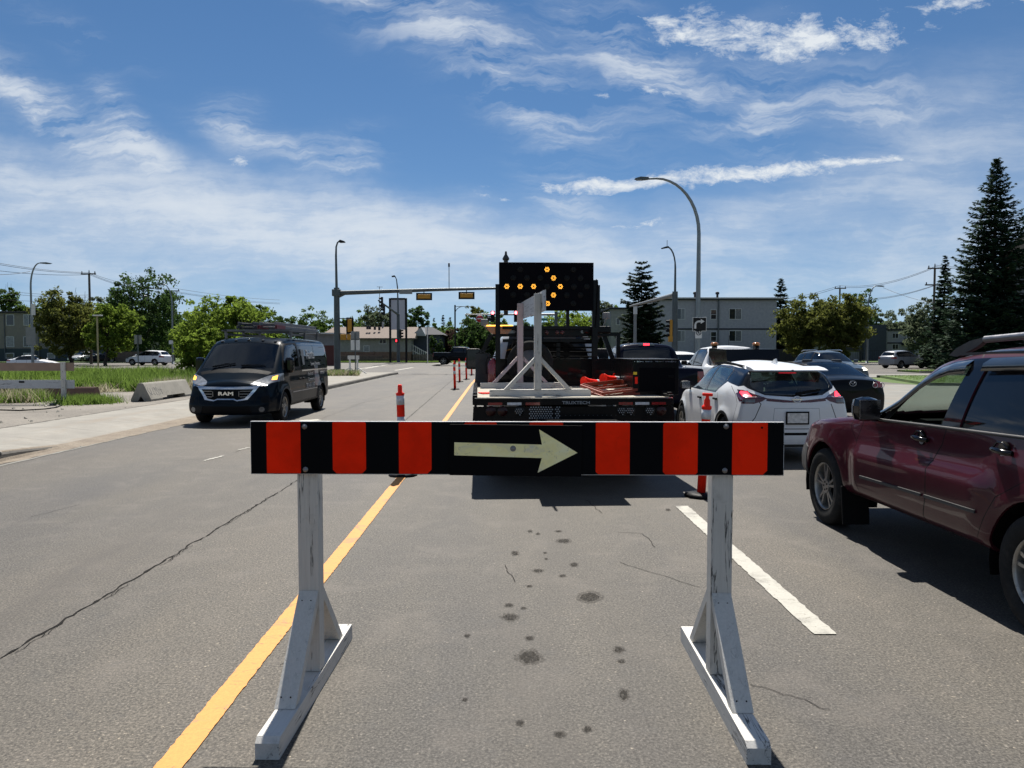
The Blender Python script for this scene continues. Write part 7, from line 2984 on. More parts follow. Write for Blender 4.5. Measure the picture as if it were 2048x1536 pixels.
M['bwz'] = wood_mat('white_painted_post', (.55, .53, .485), 2, amount=1.0)
M['bwy'] = wood_mat('white_painted_foot', (.57, .55, .51), 1, amount=1.0)
M['bwb'] = wood_mat('white_painted_brace', (.55, .53, .485), 2, amount=.3)
M['bwx'] = wood_mat('white_painted_plank', (.50, .51, .52), 0)
M['bwp'] = wood_mat('pinkish_worn_post', (.50, .40, .40), 2)


def sheeting(name, col, glow=0.0):
    m, nt, bs, out = new_mat(name)
    co = obco(nt)
    n = nt.noise(co, 5, 6, .6, .3)
    c = nt.ramp(n, [(.32, tuple(x * .74 for x in col)), (.62, col)])
    sc = nt.noise(nt.mapping(co, (60, 4, 14)), 1, 5, .7, .6)
    c = nt.mix(nt.ramp(sc, [(.64, 0.0), (.72, .4)]), c, tuple(x * .5 for x in col))
    sf = nt.noise(nt.mapping(co, (22, 4, 90), (0, R(20), 0)), 1, 6, .72, .8)
    bl = nt.ramp(nt.noise(co, 4.5, 4, .6), [(.54, 0.0), (.62, 1.0)])
    c = nt.mix(nt.math('MULTIPLY', nt.ramp(sf, [(.69, 0.0), (.72, .5)]), bl), c, (.12, .115, .11))
    nt.link(c, bs.inputs['Base Color'])
    bs.inputs['Roughness'].default_value = .5
    bs.inputs['Specular IOR Level'].default_value = .06
    return m


M['shr'] = sheeting('orange_red_sheeting', (1.0, .024, .002))
M['shk'] = sheeting('black_sheeting', (.002, .0025, .004))
M['shk2'] = sheeting('black_arrow_plate', (.0025, .0028, .004))
m, nt, bs, out = new_mat('aged_arrow_sheeting')
co = obco(nt)
c = nt.ramp(nt.noise(nt.mapping(co, (7, 3, 14)), 1, 7, .65, .6), [(.32, (.62, .60, .50)), (.5, (.92, .84, .40)), (.66, (.92, .88, .54))])
c = nt.mix(nt.ramp(nt.noise(co, 34, 6, .7, .8), [(.60, 0.0), (.7, .5)]), c, (.16, .17, .15))
nt.link(c, bs.inputs['Base Color'])
bs.inputs['Roughness'].default_value = .4
M['arr'] = m
M['bolt'] = pmat('galvanised_bolt', (.25, .25, .25), .45, metal=.8, dirt=.4, vs=30)
M['edgew'] = pmat('worn_board_edge', (.42, .40, .37), .8, var=.3, vs=20)


def chipped(x0, z0, x1, z1, ch):
    return [(x0 + ch[0], z0), (x1 - ch[1], z0), (x1, z0 + ch[1]), (x1, z1 - ch[2]), (x1 - ch[2], z1), (x0 + ch[3], z1), (x0, z1 - ch[3]), (x0, z0 + ch[0])]


def barricade(label, loc, rz, post_mats=('bwz', 'bwz'), face=True, group='wooden barricades'):
    root = thing('barricade', label, 'barricade', loc, rz, group)
    for k, sg in enumerate((-1, 1)):
        pm = M[post_mats[k]]
        x = sg * .993
        MB().box((x, 0, .088 + .598), (.100, .085, 1.196), bev=.003).build('post', pm, root)
        mb = MB()
        mb.prism([(-.672, 0), (.605, 0), (.605, .074), (.595, .086), (-.648, .086), (-.672, .066)], x - sg * .008 - .049, x - sg * .008 + .049, 'YZ')
        mb.build('foot', M['bwy'], root)
        for fb in (-1, 1):
            mb = MB()
            prof = [(-.425, .088), (-.36, .088), (-.045, .425), (-.045, .487)]
            mb.prism([(q * (1 if fb < 0 else -1), z) for q, z in prof], x - .046, x + .046, 'YZ')
            o = mb.build('brace', M['bwb'] if pm is M['bwz'] else pm, root)
            ob = MB()
            for nz, ny in ((.45, -.075), (.13, -.398)):
                for q in (-.022, .02):
                    ob.lathe([(.001, .003), (.0035, .002), (.004, 0)], 8, (x + q, (ny - .006) * (1 if fb < 0 else -1), nz), 'Y')
            ob.build('nail_head', M['inner'], o)
    # plank: plywood with striped face
    S_ = 1.0045
    mb = MB()
    mb.box((.008, -.0545, 1.184), (2.52 * S_, .022, .254), bev=.002)
    bd = mb.build('board', M['bwx'], root)
    if face:
        yf = -.0655

        def bx(px):
            return (px - 1034.5) / 1065 * 2.52 * S_ + .008
        mb = MB()
        mb.prism([(-1.255, 1.0605), (1.27, 1.0605), (1.27, 1.308), (-1.255, 1.308)], yf - .002, yf + .0005, 'XZ')
        mb.build('black_face', M['shk'], bd)
        r_ = random.Random(2)
        for (a, b) in ((535, 603.5), (668, 735), (801, 866.5), (932, 997), (1062, 1129), (1194, 1261.5), (1327.5, 1396), (1464, 1533.5)):
            ch = [r_.choice((.002, .012, .018)), r_.choice((.002, .010, .02)), .002 + r_.random() * .004, .002 + r_.random() * .006]
            mb = MB()
            mb.prism(chipped(bx(a), 1.062, bx(b), 1.3075, ch), yf - .0036, yf - .0012, 'XZ')
            mb.build('red_stripe', M['shr'], bd)
        for bxp, bz in ((612, 1.286), (613, 1.081), (1451.5, 1.290), (1450, 1.082)):
            mb = MB()
            mb.lathe([(.013, 0), (.013, -.003), (.010, -.0035), (.0085, -.010), (.004, -.012), (.001, -.012)], 14, (bx(bxp), yf - .003, bz), 'Y')
            mb.build('bolt', M['bolt'], bd)
        for hx, hz, rr_ in ((652, 1.278, .004), (1522, 1.285, .005), (1548, 1.283, .0035), (1547, 1.262, .003), (1412, 1.28, .0035)):
            MB().lathe([(.001, -.005), (rr_, -.005), (rr_, 0)], 10, (bx(hx), yf, hz), 'Y').build('nail_hole', M['inner'], bd)
        # bolted arrow plate, a little askew
        ap = thing_part = bpy.data.objects.new('arrow_plate', MB().box((0, 0, 0), (.624, .004, .243), bev=.0012).mesh('arrow_plate', M['shk2']))
        link(ap, root)
        ap.location = (bx(1034.5), yf - .0115, 1.1755)
        ap.rotation_euler = (0, R(.55), 0)
        s_ = 2.52 / 1065

        def ax(px, py):
            return ((px - 1034.5) * s_, (901 - py) * s_)
        mb = MB()
        mb.prism([ax(*p) for p in [(912, 886), (1087, 888.5), (1081, 858), (1158, 904), (1079, 945), (1087, 915.5), (912, 912)]][::-1], -.0040, -.0019, 'XZ')
        mb.build('arrow', M['arr'], ap)
        mb = MB()
        x0, z0 = ax(1029.5, 897)
        mb.lathe([(.014, -.003), (.014, -.0055), (.0115, -.0062), (.011, -.0052), (.0078, -.0052), (.007, -.009), (.001, -.0095)], 18, (x0, 0, z0), 'Y')
        mb.build('bolt', M['bolt'], ap)
    return root


front = barricade('white wooden barricade with red and black plank and right arrow, nearest the camera', (.044, 3.605, 0), R(-1.6))

# ------------------------------------------------------------------ flat deck arrow-board truck
M['tblack'] = pmat('black_powder_coat', (.003, .003, .0035), .4, coat=.12)
M['deck'] = pmat('worn_deck_planks', (.36, .33, .27), .85, dirt=.5, vs=4)
M['mesh'] = pmat('expanded_metal', (.05, .052, .055), .5, metal=.5)
M['ledon'] = emit_mat('lit_led', (1.0, .46, .055), 1.9)
M['ledoff'] = pmat('unlit_led', (.016, .016, .016), .35, coat=.2)
M['darklens'] = pmat('dim_red_lamp', (.022, .002, .003), .3)
M['dglass'] = pmat('dark_mirror_glass', (.01, .012, .014), .1, coat=.4)
M['board'] = pmat('arrow_board_face', (.002, .002, .004), .6, spec=.06)
M['ext'] = pmat('red_cylinder', (.20, .008, .014), .22, coat=.8)
M['redframe'] = pmat('red_oxide_steel', (.24, .032, .012), .55, dirt=.3)
M['conered'] = pmat('fluorescent_red_plastic', (.95, .028, .012), .45, spec=.15)
M['refl'] = pmat('white_reflective_band', (.55, .56, .58), .35, var=.25, vs=30)
M['whitepl'] = pmat('off_white_plastic', (.5, .5, .5), .5)

TR = thing('deck_truck', 'black flat deck truck carrying a lit arrow board, rear towards us', 'truck', (.83, 9.0, 0), R(2.1))
ZD = 1.07
MB().box((0, 1.55, ZD - .03), (2.36, 3.05, .06)).build('deck_floor', M['deck'], TR)
mb = MB()
mb.box((0, .0, ZD - .035), (2.40, .06, .09), bev=.008)
mb.build('rear_rail', M['tblack'], TR)
MB().box((0, -.034, ZD + .006), (2.38, .014, .010)).build('bright_edge', M['chrome'], TR)
mb = MB()
mb.box((0, -.034, ZD - .055), (2.38, .012, .05), bev=.003)
rb = mb.build('rail_band', M['tblack'], TR)
text('rail_lettering', 'TRUXTECH', .05, M['lgsign'], rb, (.02, -.042, ZD - .052), (PI / 2, 0, 0), .002, sx=1.3, bold=.001)
for x, m_ in ((-.95, 'redlens'), (-.72, 'refl'), (-.5, 'redlens'), (.62, 'redlens'), (.82, 'refl'), (1.02, 'redlens')):
    MB().box((x, -.042, ZD - .062), (.17, .004, .032)).build('reflector_tape', M[m_], rb)
mb = MB()
mb.prism([(-1.21, ZD - .10), (1.21, ZD - .10), (1.23, .60), (-1.23, .60)], -.02, .04, 'XZ')
sk = mb.build('rear_skirt', M['tblack'], TR)
M['hole'] = pmat('bright_gap', (.30, .31, .32), .5)


def dots(name, cx, cz, w, h, p, mat, parent, r=.0075, circ_=False, y=-.022, seg=6):
    mb = MB()
    row = 0
    z = -h / 2
    while z <= h / 2 + 1e-6:
        x = -w / 2 + (p / 2 if row % 2 else 0)
        while x <= w / 2 + 1e-6:
            if not circ_ or (x * x + z * z < (w / 2 + .002) ** 2):
                pts = arc(cx + x, cz + z, r, 0, 360, seg)[:-1]
                mb.prism(pts, y - .003, y, 'XZ')
            x += p
        row += 1
        z += p * .866
    return mb.build(name, mat, parent)


dots('grille_holes', -.40, .90, .27, .13, .030, M['hole'], sk, .0095)
dots('grille_holes', -.20, .90, .045, .13, .030, M['hole'], sk, .0095)
for x, m_ in ((-1.0, 'redlens2'), (-.86, 'redlens2'), (-.66, 'ledoff'), (.58, 'hole'), (.68, 'hole'), (.92, 'ledoff'), (1.06, 'redlens2')):
    MB().lathe([(.062, 0), (.06, -.008), (.001, -.010)], 20, (x, -.020, .92), 'Y').build('rear_lamp', M['ledoff'] if m_ != 'redlens2' else M['darklens'], sk)
    if m_ != 'redlens2':
        dots('lamp_leds', x, .92, .09, .09, .026, M['hole'] if m_ == 'hole' else M['lgsign'], sk, .007, True, y=-.030)
mb = MB()
for i in range(16):
    mb.box((-.10 + i * .055, -.022, .865), (.008, .006, .008))
    mb.box((-.10 + i * .052, -.022, .80), (.008, .006, .008))
mb.build('rivets', M['galvd'], sk)
for sg in (-1, 1):
    mb = MB()
    mb.box((sg * 1.19, 1.5, ZD - .02), (.06, 2.98, .12), bev=.01)
    for k in range(9):
        mb.box((sg * 1.19, .12 + k * .33, ZD + .05), (.05, .08, .03), bev=.006)
    mb.build('side_rail', M['tblack'], TR)
    mb = MB()
    mb.prism([(0.05, ZD - .09), (3.0, ZD - .09), (3.0, .72), (0.05, .62)], sg * 1.17, sg * 1.20, 'YZ')
    mb.build('side_skirt', M['tblack'], TR)
mb = MB()
mb.box((0, 2.2, .72), (.95, 5.6, .22))
mb.box((0, .25, .66), (1.2, .3, .2))
mb.build('chassis', M['inner'], TR)
for y in (1.15,):
    for sg in (-1, 1):
        wheel(TR, sg * .92, y, .41, w=.26, sg=sg, style='plain', rimmat='alloyd')
        wheel(TR, sg * .64, y, .41, w=.24, sg=sg, style='plain', rimmat='alloyd')
for sg in (-1, 1):
    MB().box((sg * .80, .62, .42), (.55, .02, .45)).build('mud_flap', M['black'], TR)

# cab (lofted like the other vehicles)
cabsp = dict(y=(-.95, 2.75), planf=.12, planr=.03, mid=.55, flare=.03,
             top=[(2.75, 1.15), (2.3, 1.28), (1.6, 1.36), (1.4, 1.40), (.75, 1.92), (.5, 1.985), (-.2, 2.01), (-.72, 1.985), (-.84, 1.88), (-.95, 1.35)],
             crown=.08, belt=[(2.75, 1.05), (1.4, 1.24), (-.95, 1.26)], wb=[(2.75, .86), (2.2, .96), (-.95, .98)], wm=[(2.75, .93), (2.2, 1.0), (-.95, 1.0)],
             wr=[(2.75, .78), (1.5, .86), (.7, .74), (-.95, .74)], bot=[(2.75, .45), (-.95, .5)], wheels=[(1.85, .41, .50)])
OY = 4.45
wh_ = cabsp['wheels']
cabsp['wheels'] = []


def cab_hook(A):
    A[:, 1] += OY
    return A


cabsp['hook'] = cab_hook
cb = Car(cabsp, step=.07, capd=.06, lensm=.04)
cb.region('hole', None, arch_poly(1.85 + OY, .41, .50))
cb.region('side_window', M['glassd'], [(1.40 + OY, 1.30), (.85 + OY, 1.72), (.6 + OY, 1.84), (-.45 + OY, 1.86), (-.66 + OY, 1.76), (-.70 + OY, 1.30)], off=-.004, thick=.004)
cb.region('windscreen', M['glass'], [(-.80, 1.36 + OY), (.80, 1.36 + OY), (.66, .74 + OY), (-.66, .74 + OY)], 'top', 1, off=-.004, thick=.004, thr=.1, only=lambda p: p.z > 1.3)
cb.region('rear_glass', M['blackgloss'], [(-.74, 1.34), (.74, 1.34), (.62, 1.90), (-.62, 1.90)], 'end', -1, off=-.002, thick=.004)
cb.region('headlamp', M['lens'], [(.55, .85), (.55, 1.05), (1.1, 1.05), (1.1, .85)], 'end', 1)
cb.region('headlamp', M['lens'], [(-.55, .85), (-.55, 1.05), (-1.1, 1.05), (-1.1, .85)], 'end', 1)
cb.region('grille', M['black'], [(-.5, .7), (.5, .7), (.5, 1.05), (-.5, 1.05)], 'end', 1)
cb.seams([(1.3 + OY, 1.25), (1.28 + OY, .55)], w=.012)
cb.seams([(-.72 + OY, 1.25), (-.72 + OY, .55)], w=.012)
cb.finish(TR, M['silverp'], .015, body='cab')
cabsp['wheels'] = [(1.85 + OY, .41, .50)]
wells(TR, cabsp, .6, .95)
for sg in (-1, 1):
    wheel(TR, sg * .90, 1.85 + OY, .41, w=.25, sg=sg, style='plain', rimmat='alloyd')
    mb = MB()
    mb.box((sg * 1.24, 1.05 + OY, 1.48), (.28, .12, .40), bev=.05)
    mb.bar((sg * .98, 1.1 + OY, 1.42), (sg * 1.2, 1.08 + OY, 1.42), .05, .05)
    mb.bar((sg * .98, 1.1 + OY, 1.56), (sg * 1.2, 1.08 + OY, 1.56), .05, .05)
    o = mb.build('side_mirror', M['black'], TR)
    MB().box((sg * 1.24, .985 + OY, 1.48), (.23, .006, .34), bev=.002).build('mirror_glass', M['dglass'], o)
for sx in (-.45, .45):
    seatbox(TR, sx, .0 + OY, .95, .55)
MB().prism([(1.35 + OY, 1.3), (.95 + OY, 1.33), (.85 + OY, 1.0), (1.35 + OY, .9)], -.85, .85, 'YZ').build('dashboard', M['black'], TR)

# headache rack and its lamps: local plane y = 3.08
RY = 3.08


def tl(px, py, D):
    """photo position at a distance, in truck coordinates"""
    v = P(px, py, D)
    return TR.matrix_world.inverted() @ v if False else Matrix.Rotation(-R(2.1), 3, 'Z') @ (v - Vector((.83, 9.0, 0)))


DR = 12.05
mb = MB()
A0, A1 = tl(986, 664, DR), tl(1218, 664, DR)
mb.box(((A0.x + A1.x) / 2, RY, 1.93), (A1.x - A0.x, .14, .13), bev=.01)
mb.box(((A0.x + A1.x) / 2, RY, 1.80), (1.55, .05, .05))
s0, s1 = tl(982, 672, DR), tl(957, 722, DR)
mb.bar((s0.x, RY, 1.90), (s1.x, RY, 1.48), .07, .07)
mb.bar((s1.x, RY, 1.48), (s1.x - .03, RY, ZD), .07, .07)
s2, s3 = tl(1208, 668, DR), tl(1229, 722, DR)
mb.bar((s2.x, RY, 1.90), (s3.x, RY, 1.46), .07, .07)
s4 = tl(1238, 666, DR)
mb.bar((s2.x, RY, 1.905), (s4.x, RY, 1.905), .05, .06)
mb.bar((s4.x, RY, 1.93), (s4.x, RY, ZD), .06, .06)
mb.bar((s3.x, RY, 1.46), (s3.x, RY, ZD), .07, .07)
mb.box((.12, RY, 1.29), (1.95, .05, .44))
mb.box((.14, RY, 1.66), (.06, .05, .36))
mb.build('headache_rack', M['tblack'], TR)
mb = MB()
for side, x0, x1 in ((0, .02, .40), (1, .50, .90)):
    for k in range(4):
        z = 1.54 + .075 * k
        mb.box(((x0 + x1) / 2 - .18, RY - .02, z), (x1 - x0, .035, .008), rot=(R(-40), 0, 0))
mb.build('louvres', M['tblack'], TR)
c0 = tl(999, 660, DR)
mb = MB()
mb.prism([(-.21, .07), (.21, .07), (.20, .03), (.13, -.05), (-.13, -.05), (-.20, .03)], -.09, .09, 'XZ')
bc = mb.build('amber_beacon', M['amber'], TR, loc=(c0.x, RY - .06, 1.955))
mb = MB()
mb.box((0, 0, .079), (.42, .18, .022), bev=.008)
mb.build('lit_strip', M['ledon'], bc)
c1_ = tl(1193, 660, DR)
mb = MB()
mb.box((c1_.x, RY - .06, 1.97), (.44, .2, .12), bev=.03)
mb.build('unlit_beacon', M['tblack'], TR)
for px in (1021, 1170):
    c = tl(px, 662, DR)
    mb = MB()
    mb.prism(rrect(c.x - .075, 1.915, c.x + .075, 1.965, .024), RY - .09, RY - .07, 'XZ')
    mb.build('oval_lamp', M['lens'], TR)
for px in (1093, 1114, 1124):
    c = tl(px, 661, DR)
    MB().lathe([(.034, 0), (.03, -.012), (.001, -.014)], 14, (c.x, RY - .072, 1.93), 'Y').build('marker_lamp', M['redlens2'], TR)
mb = MB()
for x0, x1 in ((-.60, -.50), (-.46, -.28), (-.1, .42), (.50, .80)):
    mb.box(((x0 + x1) / 2, RY - .04, 1.845), (x1 - x0, .02, .03))
mb.build('rack_strip', M['mesh'], TR)
# side mesh guard and extinguisher
mb = MB()
g0 = tl(966, 750, 11.9)
for k in range(8):
    for d in (1, -1):
        z0_ = 1.12 + k * .065
        mb.bar((g0.x - .10, RY - .08, z0_ + (.0 if d > 0 else .10)), (g0.x + .10, RY - .08, z0_ + (.10 if d > 0 else .0)), .012, .006)
mb.box((g0.x, RY - .04, 1.33), (.24, .02, .52))
mb.build('mesh_guard', M['mesh'], TR)
e0 = tl(986.5, 745, 11.75)
EX = thing('fire_extinguisher', 'red fire extinguisher upright at the left front of the truck deck', 'fire extinguisher', tuple(P(986.5, 745, 11.75).xy) + (1.075,))
MB().lathe([(.082, 0), (.088, .02), (.088, .34), (.07, .40), (.03, .43), (.03, .45)], 20).build('cylinder', M['ext'], EX)
mb = MB()
mb.bar((-.03, 0, .46), (.05, 0, .48), .03, .02)
mb.bar((-.02, 0, .49), (.07, 0, .53), .03, .012)
mb.tube([(-.03, 0, .46), (-.09, -.02, .46), (-.12, -.03, .38), (-.11, -.04, .2)], .012, 6)
mb.build('valve', M['sigk'], EX)
# spare wheel standing against the rack
SW = thing('spare_wheel', 'spare wheel leaning on the rack behind the barricade posts', 'wheel', tuple(P(1060, 745, 11.7).xy) + (ZD,))
w_ = wheel(SW, 0, 0, .36, w=.22, sg=1, style='none', rimmat='lgr', rr=.60) if False else None
mb = MB()
prof = [(.215, -.08), (.225, -.11), (.31, -.12), (.35, -.09), (.36, -.04), (.36, .05), (.34, .10), (.22, .11)]
mb.lathe(prof, 36, (0, 0, .37), 'Y')
mb.build('tyre', M['tyre'], SW)
mb = MB()
mb.lathe([(.215, -.10), (.20, -.09), (.19, -.03), (.10, .0), (.085, -.03), (.05, -.03), (.001, -.02)], 30, (0, 0, .37), 'Y')
rm_ = mb.build('rim', M['signback'], SW)
mb = MB()
for k in range(8):
    a = 2 * PI * k / 8
    mb.lathe([(.001, -.004), (.012, -.004), (.012, 0)], 8, (.14 * math.cos(a), -.022, .37 + .14 * math.sin(a)), 'Y')
mb.build('bolt_holes', M['inner'], rm_)

# arrow board on two posts
BY = 2.72
cbd = tl(1092.5, 573.5, 11.72)
AB = bpy.data.objects.new('arrow_board', MB().box((0, 0, 0), (1.47, .07, .745), bev=.006).mesh('arrow_board', M['board']))
link(AB, TR)
AB.location = (cbd.x, BY, cbd.z)
U_ = 1.47 / 766


def lampc(x, z, lit):
    mb = MB()
    if lit:
        for (a, b) in [(i * .0175 + (j % 2) * .00875, j * .0152) for i in range(-3, 4) for j in range(-3, 4)]:
            d = math.hypot(a, b)
            if .014 < d < .045:
                mb.lathe([(.0053, 0), (.0048, -.004), (.001, -.005)], 8, (x + a, -.040, z + b), 'Y')
        mb.build('lit_lamp', M['ledon'], AB)
    else:
        mb.lathe([(.047, -.002), (.045, -.006), (.001, -.008)], 16, (x, -.035, z), 'Y')
        o = mb.build('unlit_lamp', M['board2'], AB)
        mb = MB()
        for (a, b) in [(i * .0175 + (j % 2) * .00875, j * .0152) for i in range(-3, 4) for j in range(-3, 4)]:
            if math.hypot(a, b) < .040:
                mb.box((x + a, -.0445, z + b), (.007, .002, .007))
        mb.build('unlit_leds', M['ledoff'], o)


M['board2'] = pmat('lamp_socket', (.004, .004, .004), .5)
for xs, zz, lits in (((-213, 4, 218), 137, (4,)), ((-268, -158, -50, 57, 165, 275), 68.5, (57,)), ((-321, -213, -104, 4, 112, 222, 327), 0, (-321, -213, -104, 112)), ((-268, -158, -50, 57, 165, 275), -68.5, (57,)), ((-213, 10, 218), -137, (10,))):
    for x in xs:
        lampc(x * U_, zz * U_, x in lits)
mb = MB()
xL = tl(995.5, 600, 11.75).x
xR = tl(1190, 600, 11.75).x
zb_ = tl(995, 569, 11.75).z
mb.bar((xL, BY + .02, ZD), (xL, BY + .02, zb_), .075, .075)
mb.bar((xR, BY + .02, ZD), (xR, BY + .02, tl(995, 560, 11.75).z), .085, .085)
mb.bar((xL, BY + .1, zb_ - .02), (cbd.x - .5, BY + .1, zb_ - .02), .05, .05)
mb.bar((xR + .05, BY, 2.0), (xR + .05, BY, 2.66), .045, .06)
mb.bar((cbd.x - .68, BY + .1, 2.0), (cbd.x + .70, BY + .1, 2.0), .05, .05)
mb.bar((cbd.x + .35, BY + .12, 1.98), (cbd.x + .35, BY + .12, 2.5), .05, .05)
mb.build('board_frame', M['tblack'], TR)
MB().tube([(xR + .01, BY - .03, 2.75), (xR + .035, BY - .04, 2.7), (xR + .02, BY - .04, 2.3), (xR, BY - .03, 2.0)], .008, 6).build('cable', M['inner'], TR)
v = tl(1012, 502, 11.9)
mb = MB()
mb.tube([(v.x, BY + .25, 2.2), (v.x, BY + .25, v.z - .12)], .035, 8)
mb.lathe([(.05, 0), (.055, .03), (.02, .09), (.015, .14)], 10, (v.x, BY + .25, v.z - .14))
mb.build('mast', M['mesh'], TR)
# small work lights hanging on the rack ends
for px, py in ((969, 645), (1214, 631)):
    c = tl(px, py, 11.95)
    mb = MB()
    mb.box((c.x, RY - .1, c.z), (.115, .05, .10), bev=.01)
    mb.tube([(c.x, RY - .07, c.z - .05), (c.x + (.04 if px < 1000 else -.05), RY - .03, 1.97)], .012, 6)
    mb.build('work_light', M['signback'], TR)

# tool box on the deck
tb0, tb1 = tl(1243, 720, 9.75), tl(1335, 720, 9.62)
TB = thing('tool_box', 'large black tool box on the right side of the truck deck', 'box', tuple(P(1289, 760, 10.3).xy) + (ZD,), R(2.1))
W_ = .60
MB().box((0, 0, .22), (W_, 1.3, .44), bev=.008).build('box_body', M['tblack'], TB)
MB().box((0, 0, .452), (W_ + .02, 1.32, .022), bev=.004).build('lid', M['tblack'], TB)
mb = MB()
r_ = random.Random(9)
for k in range(30):
    if r_.random() < .85:
        mb.box((-.28 + k * .0185, -.663, .432), (r_.uniform(.006, .016), .004, r_.uniform(.006, .016)))
mb.build('sparkling_strip', M['chrome'], TB)
MB().box((.02, -.655, .2), (.46, .01, .30), bev=.004).build('door_panel', M['board'], TB)
MB().box((.20, -.664, .24), (.07, .01, .03), bev=.003).build('latch', M['tblack'], TB)
MB().box((-.27, -.658, .28), (.045, .008, .035)).build('yellow_marker', M['ledonly'] if 'ledonly' in M else M.setdefault('ledonly', pmat('yellow_reflector', (.8, .55, .03), .3)), TB)
MB().box((-.255, -.658, .19), (.035, .008, .09)).build('red_marker', M['conered'], TB)

# wooden barricade standing sideways on the deck
barricade('worn white barricade standing sideways on the truck deck', (.32, 10.40, ZD), R(95.2), post_mats=('bwz', 'bwp'))

# red sign-stand frame, two stacked rectangles
def frame_thing(dz, dx, label):
    cs = [P(1164, 772, 9.95), P(1208, 788, 9.40), P(1301, 777, 9.75), P(1245, 764, 10.30)]
    c0 = sum(cs, Vector()) / 4
    root = thing('steel_frame', label, 'frame', (c0.x + dx, c0.y, c0.z + dz), 0, 'folded steel frames on the deck')
    mb = MB()
    for i in range(4):
        a, b = cs[i] - c0, cs[(i + 1) % 4] - c0
        mb.bar(a, b, .03, .034, bev=.004)
        mb.bar(a * .95 + Vector((0, 0, .018)), b * .95 + Vector((0, 0, .018)), .008, .03)
    mb.build('frame_bars', M['redframe'], root)
    mb = MB()
    a, b = (cs[0] - c0).lerp(cs[1] - c0, .5), (cs[3] - c0).lerp(cs[2] - c0, .5)
    mb.bar(a, b, .02, .025)
    mb.build('cross_bar', M['redframe'], root)


frame_thing(-.05, .012, 'rusty red steel frame lying on the deck, the lower of two')
frame_thing(.005, -.015, 'rusty red steel frame stacked on top of the other one')


def lying_post(px, py, D, r0, d, L, label, band=True):
    p = P(px, py, D)
    o = thing('traffic_post', label, 'traffic post', tuple(p), 0, 'red traffic posts lying on the deck')
    d = Vector(d).normalized()
    q = d.to_track_quat('Z', 'Y').to_matrix()
    mb = MB()
    mb.lathe([(.001, .05), (r0 * .92, .004), (r0, 0), (r0, .02), (r0 * .7, .10), (r0 * .62, .2), (r0 * .6, L), (.001, L + .01)], 22, (0, 0, 0), 'Z', q)
    mb.build('post_body', M['conered'], o)
    if band:
        mb = MB()
        for a in (.26, .46):
            mb.lathe([(r0 * .64, a), (r0 * .64, a + .12)], 22, (0, 0, 0), 'Z', q)
        mb.build('reflective_band', M['refl'], o)


lying_post(1167, 762, 10.3, .062, (.75, .66, -.10), .7, 'red traffic post lying on the frames, leftmost open end')
lying_post(1206, 757, 10.25, .068, (.70, .70, -.06), .62, 'red traffic post lying on the frames with the largest open end')
lying_post(1232, 753, 10.9, .06, (.5, .85, -.02), .5, 'banded red traffic post end next to the tool box')
c = G(972, 786, ZD + .01)
o = MB().box((0, 0, 0), (.16, .22, .015), rot=(0, 0, .3), bev=.006).build('red_cloth', M['conered'], None, loc=tuple(c))
tag(o, 'small red cloth at the left rear of the deck', 'cloth')
# ------------------------------------------------------------------ red delineator posts
def delineator(X, Y, H, label, kind=0, lean=0.0, first=None):
    if first is not None:
        c = copy_tree(first)
        c.location = (X, Y, 0)
        c['label'] = label
        return c
    root = thing('delineator_post', label, 'traffic post', (X, Y, 0), 0, 'red delineator posts')
    r = .048
    MB().lathe([(.19, 0), (.19, .025), (.12, .045), (.07, .05)], 10).build('rubber_base', M['black'], root)
    mb = MB()
    if kind == 1:     # flat-handled top
        mb.lathe([(r, .04), (r, H * .845), (r * 1.14, H * .85), (r * 1.14, H * .875), (r * .80, H * .88), (r * .72, H * .90), (r * .70, H * .93), (r * .42, H * .95), (r * .38, H * .968), (r * .38, H * .975)], 20)
        mb.box((0, 0, H * .985), (.115, .045, .035), bev=.012)
    else:
        mb.lathe([(r * 1.08, .04), (r * 1.08, H * .89), (r * 1.2, H * .895), (r * 1.2, H * .905), (r * .64, H * .915), (r * .60, H * .98), (r * .45, H), (.001, H)], 20)
    mb.build('tube', M['conered'], root)
    for a in ((.78, .10), (.54, .11)) if kind == 0 else ((.75, .09), (.50, .10)):
        MB().lathe([(r * 1.11, H * a[0]), (r * 1.11, H * (a[0] + a[1]))], 20).build('reflective_band', M['refl'], root)
    return root


p = G(803, 951)
a = delineator(p.x + .02, p.y, 1.2, 'red post on the yellow line just behind the barricade, left one')
a.rotation_euler = (R(1), R(-1.5), 0)
p = G(1402, 993)
b = delineator(p.x, p.y, 1.17, 'red post with a T-shaped top near the right barricade leg', 1)
b.rotation_euler = (0, R(3.0), 0)
lab = ['first of four red posts in a row before the junction, nearest', 'second red post of the row before the junction', 'third red post of the row before the junction', 'last and shortest-looking red post of the row, by the truck mirror']
for k, (px, py) in enumerate([(910, 779), (919.5, 764), (933, 759), (943.5, 750.5)]):
    p = G(px, py)
    delineator(p.x, p.y, 1.1, lab[k], first=a)
    if k == 3:
        pass

